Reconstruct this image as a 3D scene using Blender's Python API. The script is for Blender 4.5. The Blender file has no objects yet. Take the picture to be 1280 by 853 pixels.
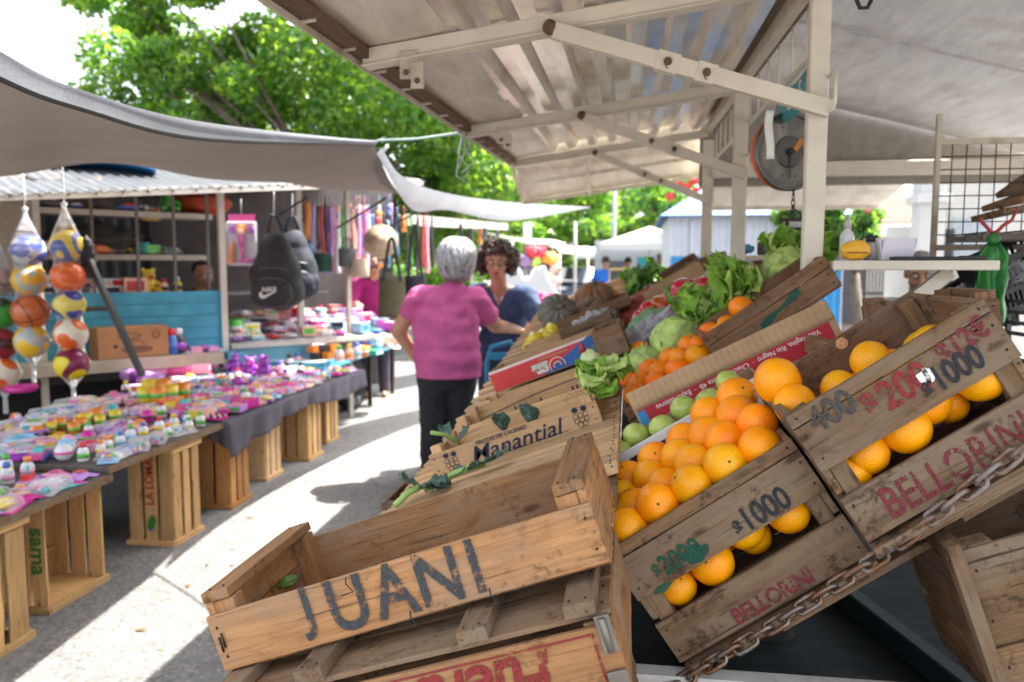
import bpy, bmesh, math, random
import numpy as np
from mathutils import Vector, Matrix, Euler, noise as mnoise
random.seed(7)
R = math.radians
sc = bpy.context.scene
col = sc.collection

# ------------------------------------------------------------------ camera, sky, sun, exposure
CA, CB, CF, CH = R(8.26), R(5.25), 995.56, 1.40
cam = bpy.data.objects.new('camera', bpy.data.cameras.new('camera'))
col.objects.link(cam)
cam.location = (0, 0, CH)
cam.rotation_euler = (R(90) - CB, 0, CA)
cam.data.sensor_width = 36.0
cam.data.lens = 28.0
cam.data.clip_end = 600
cam.data.dof.use_dof = True
cam.data.dof.focus_distance = 1.42
cam.data.dof.aperture_fstop = 4.0
sc.camera = cam

SUN_TO = Vector((0.42, 0.36, 1.0)).normalized()
world = bpy.data.worlds.new('World')
sc.world = world
world.use_nodes = True
wn = world.node_tree
sky = wn.nodes.new('ShaderNodeTexSky')
sky.sky_type = 'NISHITA'
sky.sun_disc = False
sky.sun_elevation = math.asin(SUN_TO.z)
sky.sun_rotation = math.atan2(SUN_TO.x, SUN_TO.y)
sky.air_density = 1.0
sky.dust_density = 4.0
sky.ozone_density = 1.0
hsv = wn.nodes.new('ShaderNodeHueSaturation')      # a hazy, whitish sky
hsv.inputs['Saturation'].default_value = 0.4
wn.links.new(sky.outputs[0], hsv.inputs['Color'])
wn.links.new(hsv.outputs[0], wn.nodes['Background'].inputs[0])
wn.nodes['Background'].inputs[1].default_value = 0.15
sun = bpy.data.objects.new('sun', bpy.data.lights.new('sun', 'SUN'))
col.objects.link(sun)
sun.data.energy = 3.8
sun.data.angle = R(0.53)
sun.data.color = (1.0, 0.95, 0.87)
sun.rotation_euler = (-SUN_TO).to_track_quat('-Z', 'Y').to_euler()
sc.view_settings.view_transform = 'Standard'
sc.view_settings.look = 'None'
sc.view_settings.gamma = 1
sc.view_settings.use_curve_mapping = False
sc.view_settings.exposure = 2.42
sc.cycles.max_bounces = 8
sc.cycles.diffuse_bounces = 5
sc.cycles.transparent_max_bounces = 12
sc.cycles.sample_clamp_indirect = 6

# ------------------------------------------------------------------ points from the survey of the place
_r = Vector((math.cos(CA), math.sin(CA), 0))
_h = Vector((-math.sin(CA), math.cos(CA), 0))
_f = _h * math.cos(CB) - Vector((0, 0, 1)) * math.sin(CB)
_u = Vector((0, 0, 1)) * math.cos(CB) + _h * math.sin(CB)
def ray(x, y):
    return _r * ((x - 640) / CF) + _u * ((426.5 - y) / CF) + _f
def at(x, y, X=None, Y=None, Z=None):
    d = ray(x, y)
    t = X / d.x if X is not None else (Y / d.y if Y is not None else (Z - CH) / d.z)
    return Vector((0, 0, CH)) + d * t
def W(x, y, d):
    return Vector((0, 0, CH)) + ray(x, y) * d

# ------------------------------------------------------------------ mesh builder
class MB:
    def __init__(s):
        s.v, s.f, s.m, s.sm = [], [], [], []
    def add(s, vs, fs, m=0, smooth=False):
        o = len(s.v)
        s.v += [tuple(p) for p in vs]
        for f in fs:
            s.f.append(tuple(i + o for i in f)); s.m.append(m); s.sm.append(smooth)
    def box(s, c, d, m=0, rot=None, taper=1.0):
        c = Vector(c); hx, hy, hz = d[0] / 2, d[1] / 2, d[2] / 2
        vs = []
        for z in (-1, 1):
            k = taper if z > 0 else 1
            for x, y in ((-1, -1), (1, -1), (1, 1), (-1, 1)):
                p = Vector((x * hx * k, y * hy * k, z * hz))
                if rot is not None: p = rot @ p
                vs.append(c + p)
        s.add(vs, [(0, 3, 2, 1), (4, 5, 6, 7), (0, 1, 5, 4), (1, 2, 6, 5), (2, 3, 7, 6), (3, 0, 4, 7)], m)
    def bar(s, p0, p1, w, h, m=0, up=Vector((0, 0, 1))):
        p0, p1 = Vector(p0), Vector(p1)
        x = (p1 - p0); L = x.length; x.normalize()
        y = up.cross(x)
        if y.length < 1e-4: y = Vector((0, 1, 0)).cross(x)
        y.normalize(); z = x.cross(y)
        rot = Matrix((x, y, z)).transposed()
        s.box((p0 + p1) / 2, (L, w, h), m, rot)
    def tube(s, pts, r, seg=8, m=0, caps=True, closed=False):
        pts = [Vector(p) for p in pts]
        n = len(pts)
        rs = r if isinstance(r, (list, tuple)) else [r] * n
        vs, fs = [], []
        up = None
        for i, p in enumerate(pts):
            if closed: t = pts[(i + 1) % n] - pts[i - 1]
            else: t = pts[min(i + 1, n - 1)] - pts[max(i - 1, 0)]
            if t.length < 1e-9: t = Vector((0, 0, 1))
            t.normalize()
            if up is None:
                up = t.orthogonal().normalized()
            up = (up - t * up.dot(t))
            if up.length < 1e-6: up = t.orthogonal()
            up.normalize()
            b = t.cross(up)
            for k in range(seg):
                a = 2 * math.pi * k / seg
                vs.append(p + (up * math.cos(a) + b * math.sin(a)) * rs[i])
        for i in range(n if closed else n - 1):
            j = (i + 1) % n
            for k in range(seg):
                l = (k + 1) % seg
                fs.append((i * seg + k, i * seg + l, j * seg + l, j * seg + k))
        if caps and not closed:
            fs.append(tuple(reversed(range(seg)))); fs.append(tuple((n - 1) * seg + k for k in range(seg)))
        s.add(vs, fs, m, True)
    def lathe(s, prof, seg=24, m=0, mat=None, smooth=True):
        vs, fs = [], []
        for r, z in prof:
            for k in range(seg):
                a = 2 * math.pi * k / seg
                p = Vector((r * math.cos(a), r * math.sin(a), z))
                vs.append(mat @ p if mat is not None else p)
        for i in range(len(prof) - 1):
            for k in range(seg):
                l = (k + 1) % seg
                fs.append((i * seg + k, i * seg + l, (i + 1) * seg + l, (i + 1) * seg + k))
        if prof[0][0] > 1e-5: fs.append(tuple(reversed(range(seg))))
        if prof[-1][0] > 1e-5: fs.append(tuple((len(prof) - 1) * seg + k for k in range(seg)))
        s.add(vs, fs, m, smooth)
    def ball(s, c, r, seg=16, rings=10, m=0, fn=None, rot=None):
        c = Vector(c)
        if not isinstance(r, (list, tuple)): r = (r, r, r)
        vs, fs = [], []
        for i in range(rings + 1):
            th = math.pi * i / rings
            for k in range(seg):
                a = 2 * math.pi * k / seg
                d = Vector((math.sin(th) * math.cos(a), math.sin(th) * math.sin(a), math.cos(th)))
                q = fn(d, th, a) if fn else 1.0
                p = Vector((d.x * r[0], d.y * r[1], d.z * r[2])) * q
                if rot is not None: p = rot @ p
                vs.append(c + p)
        for i in range(rings):
            for k in range(seg):
                l = (k + 1) % seg
                fs.append((i * seg + k, (i + 1) * seg + k, (i + 1) * seg + l, i * seg + l))
        s.add(vs, fs, m, True)
    def capsule(s, p0, p1, r0, r1, seg=14, m=0):
        s.tube([p0, p1], [r0, r1], seg, m)
        s.ball(p0, r0, seg, 8, m); s.ball(p1, r1, seg, 8, m)
    def grid(s, fn, nu, nv, m=0, smooth=True):
        vs = [fn(i / nu, j / nv) for i in range(nu + 1) for j in range(nv + 1)]
        w = nv + 1
        fs = [(i * w + j, (i + 1) * w + j, (i + 1) * w + j + 1, i * w + j + 1) for i in range(nu) for j in range(nv)]
        s.add(vs, fs, m, smooth)
    def prism(s, poly, h, m=0, mat=None):
        n = len(poly)
        vs = [Vector((x, y, 0)) for x, y in poly] + [Vector((x, y, h)) for x, y in poly]
        if mat is not None: vs = [mat @ v for v in vs]
        s.add(vs, [tuple(reversed(range(n))), tuple(range(n, 2 * n))] + [(i, (i + 1) % n, n + (i + 1) % n, n + i) for i in range(n)], m)
    def mesh(s, name, mats):
        me = bpy.data.meshes.new(name)
        me.from_pydata(s.v, [], s.f)
        for mt in (mats if isinstance(mats, (list, tuple)) else [mats]): me.materials.append(mt)
        me.polygons.foreach_set('material_index', s.m)
        me.polygons.foreach_set('use_smooth', s.sm)
        me.update()
        return me
    def build(s, name, mats, parent=None, loc=None, rot=None, bevel=0, seg=1, solid=0):
        o = bpy.data.objects.new(name, s.mesh(name, mats))
        col.objects.link(o)
        if parent is not None: o.parent = parent
        if loc is not None: o.location = loc
        if rot is not None: o.rotation_euler = rot
        if solid:
            md = o.modifiers.new('solid', 'SOLIDIFY'); md.thickness = solid; md.offset = 0
        if bevel:
            md = o.modifiers.new('bevel', 'BEVEL'); md.width = bevel; md.segments = seg; md.limit_method = 'ANGLE'; md.angle_limit = R(50)
        return o

def tag(o, label=None, cat=None, group=None, kind=None):
    if label: o['label'] = label
    if cat: o['category'] = cat
    if group: o['group'] = group
    if kind: o['kind'] = kind
    return o
def empty(name, loc, rot=(0, 0, 0), label=None, cat=None, group=None):
    o = bpy.data.objects.new(name, None)
    o.empty_display_size = 0.05
    col.objects.link(o)
    o.location = loc; o.rotation_euler = rot
    return tag(o, label, cat, group)
def copy_thing(o, loc=None, rot=None, label=None, group=None, scale=None):
    def cp(a, parent):
        c = a.copy(); col.objects.link(c)
        if parent is not None: c.parent = parent
        for ch in a.children: cp(ch, c)
        return c
    c = cp(o, None)
    if loc is not None: c.location = loc
    if rot is not None: c.rotation_euler = rot
    if scale is not None: c.scale = (scale,) * 3 if not isinstance(scale, (tuple, list)) else scale
    if label: c['label'] = label
    if group: c['group'] = group
    return c
def mat_of(o):
    return Matrix.LocRotScale(o.location, o.rotation_euler, o.scale)
ORD = ['first', 'second', 'third', 'fourth', 'fifth', 'sixth', 'seventh', 'eighth', 'ninth', 'tenth', 'eleventh', 'twelfth']

# ------------------------------------------------------------------ materials
def nt_new(name):
    m = bpy.data.materials.new(name); m.use_nodes = True
    nt = m.node_tree
    return m, nt, nt.nodes['Principled BSDF'], nt.nodes['Material Output']
def nd(nt, typ, **kw):
    n = nt.nodes.new(typ)
    for k, v in kw.items():
        if k in n.inputs: 
            if isinstance(v, bpy.types.NodeSocket): nt.links.new(v, n.inputs[k])
            else: n.inputs[k].default_value = v
        else: setattr(n, k, v)
    return n
def ramp(nt, fac, stops):
    n = nt.nodes.new('ShaderNodeValToRGB')
    e = n.color_ramp.elements
    while len(e) < len(stops): e.new(0.5)
    for i, (p, c) in enumerate(stops):
        e[i].position = p; e[i].color = (*c, 1) if len(c) == 3 else c
    nt.links.new(fac, n.inputs[0])
    return n.outputs[0]
def g3(x): return (x, x, x)
def mixc(nt, fac, a, b, mode='MIX'):
    n = nt.nodes.new('ShaderNodeMix'); n.data_type = 'RGBA'; n.blend_type = mode
    for sock, v in ((n.inputs[0], fac), (n.inputs[6], a), (n.inputs[7], b)):
        if isinstance(v, bpy.types.NodeSocket): nt.links.new(v, sock)
        elif isinstance(v, (int, float)): sock.default_value = v
        else: sock.default_value = (*v, 1) if len(v) == 3 else v
    return n.outputs[2]
def ocoord(nt, rand=True):
    tc = nt.nodes.new('ShaderNodeTexCoord')
    if not rand: return tc.outputs['Object']
    oi = nt.nodes.new('ShaderNodeObjectInfo')
    mu = nd(nt, 'ShaderNodeMath', operation='MULTIPLY'); nt.links.new(oi.outputs['Random'], mu.inputs[0]); mu.inputs[1].default_value = 37.0
    va = nt.nodes.new('ShaderNodeVectorMath'); va.operation = 'ADD'
    nt.links.new(tc.outputs['Object'], va.inputs[0]); nt.links.new(mu.outputs[0], va.inputs[1])
    return va.outputs[0]
def mapping(nt, vec, scale):
    n = nt.nodes.new('ShaderNodeMapping'); n.inputs['Scale'].default_value = scale
    nt.links.new(vec, n.inputs['Vector']); return n.outputs[0]
def noise(nt, vec, scale, detail=4, rough=0.55, dist=0.0):
    n = nt.nodes.new('ShaderNodeTexNoise')
    n.inputs['Scale'].default_value = scale; n.inputs['Detail'].default_value = detail
    n.inputs['Roughness'].default_value = rough; n.inputs['Distortion'].default_value = dist
    if vec is not None: nt.links.new(vec, n.inputs['Vector'])
    return n.outputs['Fac']
def bump(nt, bsdf, h, strength=0.3, dist=0.002):
    b = nt.nodes.new('ShaderNodeBump'); b.inputs['Strength'].default_value = strength; b.inputs['Distance'].default_value = dist
    nt.links.new(h, b.inputs['Height']); nt.links.new(b.outputs[0], bsdf.inputs['Normal'])
_mc = {}
def M(c, rough=0.55, metal=0.0, var=0.18, scale=18, dirt=None, dirt_amt=0.45, bmp=0.0, coat=0.0, trans=0.0, rand=0.0, sss=0.0):
    """general painted / plastic / cloth surface: a base colour with uneven tone, optional dirt patches"""
    key = (tuple(c), rough, metal, var, scale, dirt, dirt_amt, bmp, coat, trans, rand, sss)
    if key in _mc: return _mc[key]
    m, nt, b, out = nt_new('surface')
    v = ocoord(nt)
    n1 = noise(nt, v, scale, 5)
    lo = tuple(x * (1 - var) for x in c); hi = tuple(min(1, x * (1 + var)) for x in c)
    cc = ramp(nt, n1, [(0.3, lo), (0.7, hi)])
    if rand:
        oi = nt.nodes.new('ShaderNodeObjectInfo')
        hs = nt.nodes.new('ShaderNodeHueSaturation')
        mr = nd(nt, 'ShaderNodeMapRange'); nt.links.new(oi.outputs['Random'], mr.inputs[0]); mr.inputs[3].default_value = 0.5 - rand * 0.06; mr.inputs[4].default_value = 0.5 + rand * 0.06
        mr2 = nd(nt, 'ShaderNodeMapRange'); nt.links.new(oi.outputs['Random'], mr2.inputs[0]); mr2.inputs[3].default_value = 1 + rand * 0.3; mr2.inputs[4].default_value = 1 - rand * 0.3
        nt.links.new(mr.outputs[0], hs.inputs['Hue']); nt.links.new(mr2.outputs[0], hs.inputs['Value']); nt.links.new(cc, hs.inputs['Color'])
        cc = hs.outputs[0]
    if dirt:
        n2 = noise(nt, v, scale * 0.35, 8, 0.65, 0.4)
        f = ramp(nt, n2, [(1 - dirt_amt - 0.08, g3(0)), (1 - dirt_amt + 0.12, g3(1))])
        cc = mixc(nt, f, cc, dirt)
    nt.links.new(cc, b.inputs['Base Color'])
    b.inputs['Roughness'].default_value = rough; b.inputs['Metallic'].default_value = metal
    b.inputs['Coat Weight'].default_value = coat; b.inputs['Coat Roughness'].default_value = 0.12
    if trans:
        b.inputs['Transmission Weight'].default_value = trans
    if sss:
        b.inputs['Subsurface Weight'].default_value = sss; b.inputs['Subsurface Radius'].default_value = (0.012, 0.005, 0.003)
    if bmp: bump(nt, b, noise(nt, v, scale * 3, 4), bmp, 0.004)
    _mc[key] = m
    return m
def wood(name, light, dark, grey=None, grey_amt=0.3, rough=0.8, stain=0.5):
    """planks: grain runs along local X"""
    m, nt, b, out = nt_new(name)
    v = ocoord(nt)
    st = mapping(nt, v, (1.6, 22, 22))
    n1 = noise(nt, st, 3.0, 9, 0.62, 0.6)
    fine = noise(nt, mapping(nt, v, (5, 130, 130)), 2.0, 4, 0.6)
    cc = ramp(nt, n1, [(0.28, dark), (0.52, tuple((a + c) / 2 for a, c in zip(light, dark))), (0.72, light)])
    cc = mixc(nt, 0.35, cc, ramp(nt, fine, [(0.3, tuple(x * 0.55 for x in dark)), (0.65, light)]))
    # board to board
    oi = nt.nodes.new('ShaderNodeObjectInfo')
    mr = nd(nt, 'ShaderNodeMapRange'); nt.links.new(oi.outputs['Random'], mr.inputs[0]); mr.inputs[3].default_value = 0.72; mr.inputs[4].default_value = 1.22
    hs = nt.nodes.new('ShaderNodeHueSaturation'); nt.links.new(mr.outputs[0], hs.inputs['Value']); nt.links.new(cc, hs.inputs['Color'])
    cc = hs.outputs[0]
    if grey:
        ng = noise(nt, mapping(nt, v, (2.2, 7, 7)), 2.2, 6, 0.6)
        cc = mixc(nt, ramp(nt, ng, [(0.62 - grey_amt * 0.5, g3(0)), (0.86 - grey_amt * 0.5, g3(0.85))]), cc, grey)
    # stains and knots
    ns = noise(nt, mapping(nt, v, (4, 9, 9)), 1.8, 7, 0.68, 0.5)
    cc = mixc(nt, ramp(nt, ns, [(0.56, g3(0)), (0.72, g3(stain))]), cc, tuple(x * 0.28 for x in dark))
    vo = nt.nodes.new('ShaderNodeTexVoronoi'); vo.inputs['Scale'].default_value = 1.0
    nt.links.new(mapping(nt, v, (5, 14, 14)), vo.inputs['Vector'])
    kn = ramp(nt, vo.outputs['Distance'], [(0.06, g3(0.8)), (0.13, g3(0))])
    cc = mixc(nt, kn, cc, tuple(x * 0.35 for x in dark))
    # dark drying cracks along the grain and mottled mould specks
    cr = noise(nt, mapping(nt, v, (2.2, 75, 75)), 1.6, 5, 0.6, 0.3)
    cc = mixc(nt, ramp(nt, cr, [(0.30, g3(0.85)), (0.40, g3(0))]), cc, tuple(x * 0.22 for x in dark))
    mo_ = noise(nt, v, 75, 5, 0.7); mo2_ = noise(nt, v, 11, 3, 0.5)
    mm_ = nd(nt, 'ShaderNodeMath', operation='MULTIPLY'); nt.links.new(mo_, mm_.inputs[0]); nt.links.new(mo2_, mm_.inputs[1])
    cc = mixc(nt, ramp(nt, mm_.outputs[0], [(0.29, g3(0)), (0.40, g3(0.75 * stain + 0.15))]), cc, tuple(x * 0.3 for x in dark))
    nt.links.new(cc, b.inputs['Base Color'])
    b.inputs['Roughness'].default_value = rough
    b.inputs['Specular IOR Level'].default_value = 0.25
    hsum = nd(nt, 'ShaderNodeMath', operation='ADD'); nt.links.new(n1, hsum.inputs[0]); nt.links.new(fine, hsum.inputs[1])
    bump(nt, b, hsum.outputs[0], 0.55, 0.0018)
    return m
def paint(name, c, wear=0.5, scale=90):
    """stencil paint worn through to the wood"""
    m, nt, b, out = nt_new(name)
    v = ocoord(nt)
    b.inputs['Base Color'].default_value = (*c, 1); b.inputs['Roughness'].default_value = 0.8
    n1 = noise(nt, v, scale, 6, 0.7); n2 = noise(nt, v, scale * 0.18, 4, 0.6)
    ad = nd(nt, 'ShaderNodeMath', operation='MULTIPLY_ADD'); nt.links.new(n1, ad.inputs[0]); ad.inputs[1].default_value = 1.5; hf = nd(nt, 'ShaderNodeMath', operation='MULTIPLY'); nt.links.new(n2, hf.inputs[0]); hf.inputs[1].default_value = 0.5; nt.links.new(hf.outputs[0], ad.inputs[2])
    hv = nd(nt, 'ShaderNodeMath', operation='MULTIPLY'); nt.links.new(ad.outputs[0], hv.inputs[0]); hv.inputs[1].default_value = 0.5
    f = ramp(nt, hv.outputs[0], [(wear * 0.5 + 0.13, g3(0)), (wear * 0.5 + 0.24, g3(0.95))])
    tr = nt.nodes.new('ShaderNodeBsdfTransparent'); mx = nt.nodes.new('ShaderNodeMixShader')
    nt.links.new(f, mx.inputs[0]); nt.links.new(tr.outputs[0], mx.inputs[1]); nt.links.new(b.outputs[0], mx.inputs[2])
    nt.links.new(mx.outputs[0], out.inputs['Surface'])
    return m
def film(name, c=(0.9, 0.92, 0.95), alpha=0.35, rough=0.18):
    """thin plastic film"""
    m, nt, b, out = nt_new(name)
    b.inputs['Base Color'].default_value = (*c, 1); b.inputs['Roughness'].default_value = rough
    tr = nt.nodes.new('ShaderNodeBsdfTransparent'); mx = nt.nodes.new('ShaderNodeMixShader')
    fr = nt.nodes.new('ShaderNodeLayerWeight'); fr.inputs[0].default_value = 0.35
    f = ramp(nt, fr.outputs['Facing'], [(0.0, g3(alpha)), (1.0, g3(min(1, alpha + 0.5)))])
    nt.links.new(f, mx.inputs[0]); nt.links.new(tr.outputs[0], mx.inputs[1]); nt.links.new(b.outputs[0], mx.inputs[2])
    nt.links.new(mx.outputs[0], out.inputs['Surface'])
    return m
def leafmat(name, c, tr=0.5, var=0.35, rough=0.5, scale=1.5, vein=None):
    m, nt, b, out = nt_new(name)
    v = ocoord(nt)
    n1 = noise(nt, v, scale, 4)
    cc = ramp(nt, n1, [(0.3, tuple(x * (1 - var) for x in c)), (0.7, tuple(x * (1 + var) for x in c))])
    if vein:
        w = noise(nt, v, scale * 9, 6, 0.7, 1.5)
        cc = mixc(nt, ramp(nt, w, [(0.5, g3(0)), (0.62, g3(0.75))]), cc, vein)
        bump(nt, b, noise(nt, v, scale * 4, 5, 0.6, 0.8), 0.8, 0.006)
    nt.links.new(cc, b.inputs['Base Color']); b.inputs['Roughness'].default_value = rough
    t = nt.nodes.new('ShaderNodeBsdfTranslucent'); mx = nt.nodes.new('ShaderNodeMixShader'); mx.inputs[0].default_value = tr
    br = mixc(nt, 1.0, cc, (1.75, 1.8, 0.9), 'MULTIPLY')
    nt.links.new(br, t.inputs[0]); nt.links.new(b.outputs[0], mx.inputs[1]); nt.links.new(t.outputs[0], mx.inputs[2])
    nt.links.new(mx.outputs[0], out.inputs['Surface'])
    return m

WD_JUANI = wood('warm_crate_wood', (0.45, 0.235, 0.10), (0.24, 0.112, 0.045), (0.28, 0.20, 0.135), 0.28, stain=0.6)
WD_OLD = wood('weathered_crate_wood', (0.275, 0.16, 0.08), (0.11, 0.058, 0.029), (0.20, 0.147, 0.098), 0.46, stain=0.85)
WD_DARK = wood('dark_crate_wood', (0.30, 0.165, 0.085), (0.13, 0.065, 0.033), (0.2, 0.16, 0.13), 0.25, stain=0.6)
WD_PALE = wood('pale_crate_wood', (0.68, 0.45, 0.24), (0.48, 0.29, 0.14), (0.42, 0.36, 0.28), 0.12, stain=0.25)
WD_FRESH = wood('fresh_pine_wood', (0.66, 0.42, 0.19), (0.46, 0.26, 0.10), None, 0, stain=0.2)
WD_FRESH2 = wood('orange_pine_wood', (0.5, 0.25, 0.085), (0.32, 0.14, 0.045), None, 0, stain=0.25)
IRON = M((0.05, 0.04, 0.035), 0.55, 0.8, dirt=(0.12, 0.05, 0.02), dirt_amt=0.4)
CARD = M((0.42, 0.27, 0.15), 0.85, var=0.12, scale=9)
CARDD = M((0.30, 0.185, 0.10), 0.85, var=0.15, scale=9)
WHITE = M((0.78, 0.77, 0.74), 0.6, var=0.06)
BLACK = M((0.012, 0.012, 0.014), 0.5)

WD_TEAL = wood('worn_teal_boards', (0.022, 0.042, 0.052), (0.007, 0.014, 0.018), (0.035, 0.04, 0.04), 0.3, stain=0.7)
# ------------------------------------------------------------------ boards and crates
def board(parent, name, c, d, mat, nails=True, bevel=0.0016, warp=0.0012, tilt=0.0):
    """a sawn board; its local X is the long way so the grain follows it"""
    ax = max(range(3), key=lambda i: d[i])
    if ax == 0: L, w, h, rot = d[0], d[1], d[2], (0, 0, 0)
    elif ax == 1: L, w, h, rot = d[1], d[0], d[2], (0, 0, R(90))
    else: L, w, h, rot = d[2], d[1], d[0], (0, R(-90), 0)
    mb = MB()
    n = 6
    ph = random.uniform(0, 6); bow = random.uniform(-1, 1) * warp * 0.35
    vs, fs = [], []
    for i in range(n + 1):
        x = -L / 2 + L * i / n
        q = math.sin(i / n * math.pi) * bow
        for (a, b) in ((-1, -1), (1, -1), (1, 1), (-1, 1)):
            j = lambda: random.uniform(-warp, warp) * 0.5
            vs.append((x + (j() if i in (0, n) else 0), a * w / 2 + j() + q * (w < h), b * h / 2 + j() + q * (w >= h)))
    for i in range(n):
        o = i * 4
        for k in range(4):
            l = (k + 1) % 4
            fs.append((o + k, o + l, o + 4 + l, o + 4 + k))
    fs.append((3, 2, 1, 0)); fs.append((n * 4, n * 4 + 1, n * 4 + 2, n * 4 + 3))
    fs = [tuple(reversed(f)) for f in fs]
    mb.add(vs, fs)
    if nails:
        for sx in (-1, 1):
            for k in ((-0.25, 0.28) if max(w, h) > 0.035 else (0.05,)):
                x = sx * (L / 2 - random.uniform(0.010, 0.016))
                if w < h:
                    for sgn in (-1, 1): mb.ball((x, sgn * (w / 2 + 0.0004), h * k), 0.0026, 6, 4, 1)
                else:
                    for sgn in (-1, 1): mb.ball((x, w * k, sgn * (h / 2 + 0.0004)), 0.0026, 6, 4, 1)
    r = Euler(rot)
    if tilt: r = (Matrix.Rotation(tilt, 3, 'Y') @ r.to_matrix()).to_euler()
    return mb.build(name, [mat, IRON], parent, c, r, bevel)

def crate(name, label, cat, loc, slope, L, D, H, mat, front=((0, 1),), back=None, T=0.009, yaw=0, roll=0, group=None,
          cap=None, ends=((0.02, 1.0),), post=0.028, base=4, near=True, mat_end=None, mat_back=None):
    """slatted fruit crate. Local x: along the crate, y: away, z: up; origin at the front lower left corner.
    front/back/ends: (z0, z1) of each slat as a share of H"""
    root = empty(name, loc, (roll, -slope, yaw), label, cat, group)
    me = mat_end or mat
    bv = 0.0016 if near else 0
    back = front if back is None else back
    for a, b in front: board(root, 'side_slat', (L / 2, -T / 2, (a + b) / 2 * H), (L, T, (b - a) * H), mat, near, bv)
    for a, b in back: board(root, 'side_slat', (L / 2, D + T / 2, (a + b) / 2 * H), (L, T, (b - a) * H), mat_back or mat, near, bv)
    for x in (T * 0.75, L - T * 0.75):
        for a, b in ends: board(root, 'end_board', (x, D / 2, (a + b) / 2 * H), (T * 1.4, D - 0.002, (b - a) * H), me, False, bv)
        if cap:
            cw, ct = cap
            board(root, 'end_cap', (x + (cw / 2 - T * 0.75 if x < L / 2 else -cw / 2 + T * 0.75), D / 2, H * max(b for a, b in ends) + ct / 2), (cw, D + 0.004, ct), me, True, bv)
    hp = H * max([b for a, b in ends] + [b for a, b in front])
    for x in (T * 1.5 + post / 2, L - T * 1.5 - post / 2):
        for y in (post / 2 + 0.001, D - post / 2 - 0.001):
            board(root, 'corner_post', (x, y, hp / 2), (post, post, hp - 0.004), me, False, bv)
    if base:
        w = D / base
        for k in range(base):
            board(root, 'base_board', (L / 2, w * (k + 0.5), -0.0045), (L, w * 0.86, 0.008), mat, False, bv)
    return root

# ------------------------------------------------------------------ lettering
_tc = {}
def text_mesh(body, size, shear=0.0, offset=0.0, spacing=1.0, depth=0.0004):
    cu = bpy.data.curves.new('lettering', 'FONT')
    cu.body = body; cu.size = size; cu.shear = shear; cu.offset = offset; cu.space_character = spacing
    cu.extrude = depth; cu.align_x = 'CENTER'; cu.align_y = 'CENTER'
    cu.resolution_u = 4
    o = bpy.data.objects.new('lettering', cu); col.objects.link(o)
    dg = bpy.context.evaluated_depsgraph_get()
    me = bpy.data.meshes.new_from_object(o.evaluated_get(dg))
    bpy.data.objects.remove(o); bpy.data.curves.remove(cu)
    return me
def letter(parent, body, size, loc, mat, rot=(R(90), 0, 0), shear=0, offset=0, spacing=1.0, sx=1.0, name='lettering', label=None):
    me = text_mesh(body, size, shear, offset, spacing)
    me.materials.clear(); me.materials.append(mat)
    o = bpy.data.objects.new(name, me); col.objects.link(o)
    o.parent = parent; o.location = loc; o.rotation_euler = rot; o.scale = (sx, 1, 1)
    return o
P_BLACK = paint('black_stencil', (0.018, 0.02, 0.024), 0.44)
P_FADED = paint('faded_black_stencil', (0.06, 0.055, 0.05), 0.56)
P_RED = paint('red_stencil', (0.24, 0.022, 0.022), 0.56)
P_WINE = paint('wine_stencil', (0.17, 0.022, 0.03), 0.60)
P_GREY = paint('grey_stencil', (0.045, 0.05, 0.055), 0.58)
P_GREEN = paint('green_stencil', (0.008, 0.075, 0.04), 0.44)
P_NAVY = paint('navy_stencil', (0.014, 0.02, 0.05), 0.36)
P_SIGNRED = paint('sign_red', (0.42, 0.03, 0.02), 0.30)
P_SIGNGREEN = paint('sign_green', (0.03, 0.17, 0.02), 0.30)
P_WHITE = paint('white_paint', (0.75, 0.75, 0.74), 0.25, 60)

# ------------------------------------------------------------------ bodies as one skin
def skin_mesh(name, prims, voxel=0.008, smooth=6, factor=0.5):
    mb = MB()
    for p in prims:
        if p[0] == 'c': mb.capsule(p[1], p[2], p[3], p[4], 16)
        elif p[0] == 'e': mb.ball(p[1], p[2], 24, 16, rot=p[3] if len(p) > 3 else None)
        elif p[0] == 'p':
            pts, rs = p[1], p[2]
            for i in range(len(pts) - 1): mb.capsule(pts[i], pts[i + 1], rs[i], rs[i + 1], 14)
    o = mb.build('tmp', M((0.5, 0.5, 0.5)))
    md = o.modifiers.new('r', 'REMESH'); md.mode = 'VOXEL'; md.voxel_size = voxel
    ms = o.modifiers.new('s', 'SMOOTH'); ms.iterations = smooth; ms.factor = factor
    dg = bpy.context.evaluated_depsgraph_get()
    me = bpy.data.meshes.new_from_object(o.evaluated_get(dg))
    old = o.data
    bpy.data.objects.remove(o); bpy.data.meshes.remove(old)
    me.name = name
    me.polygons.foreach_set('use_smooth', [True] * len(me.polygons))
    return me
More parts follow.
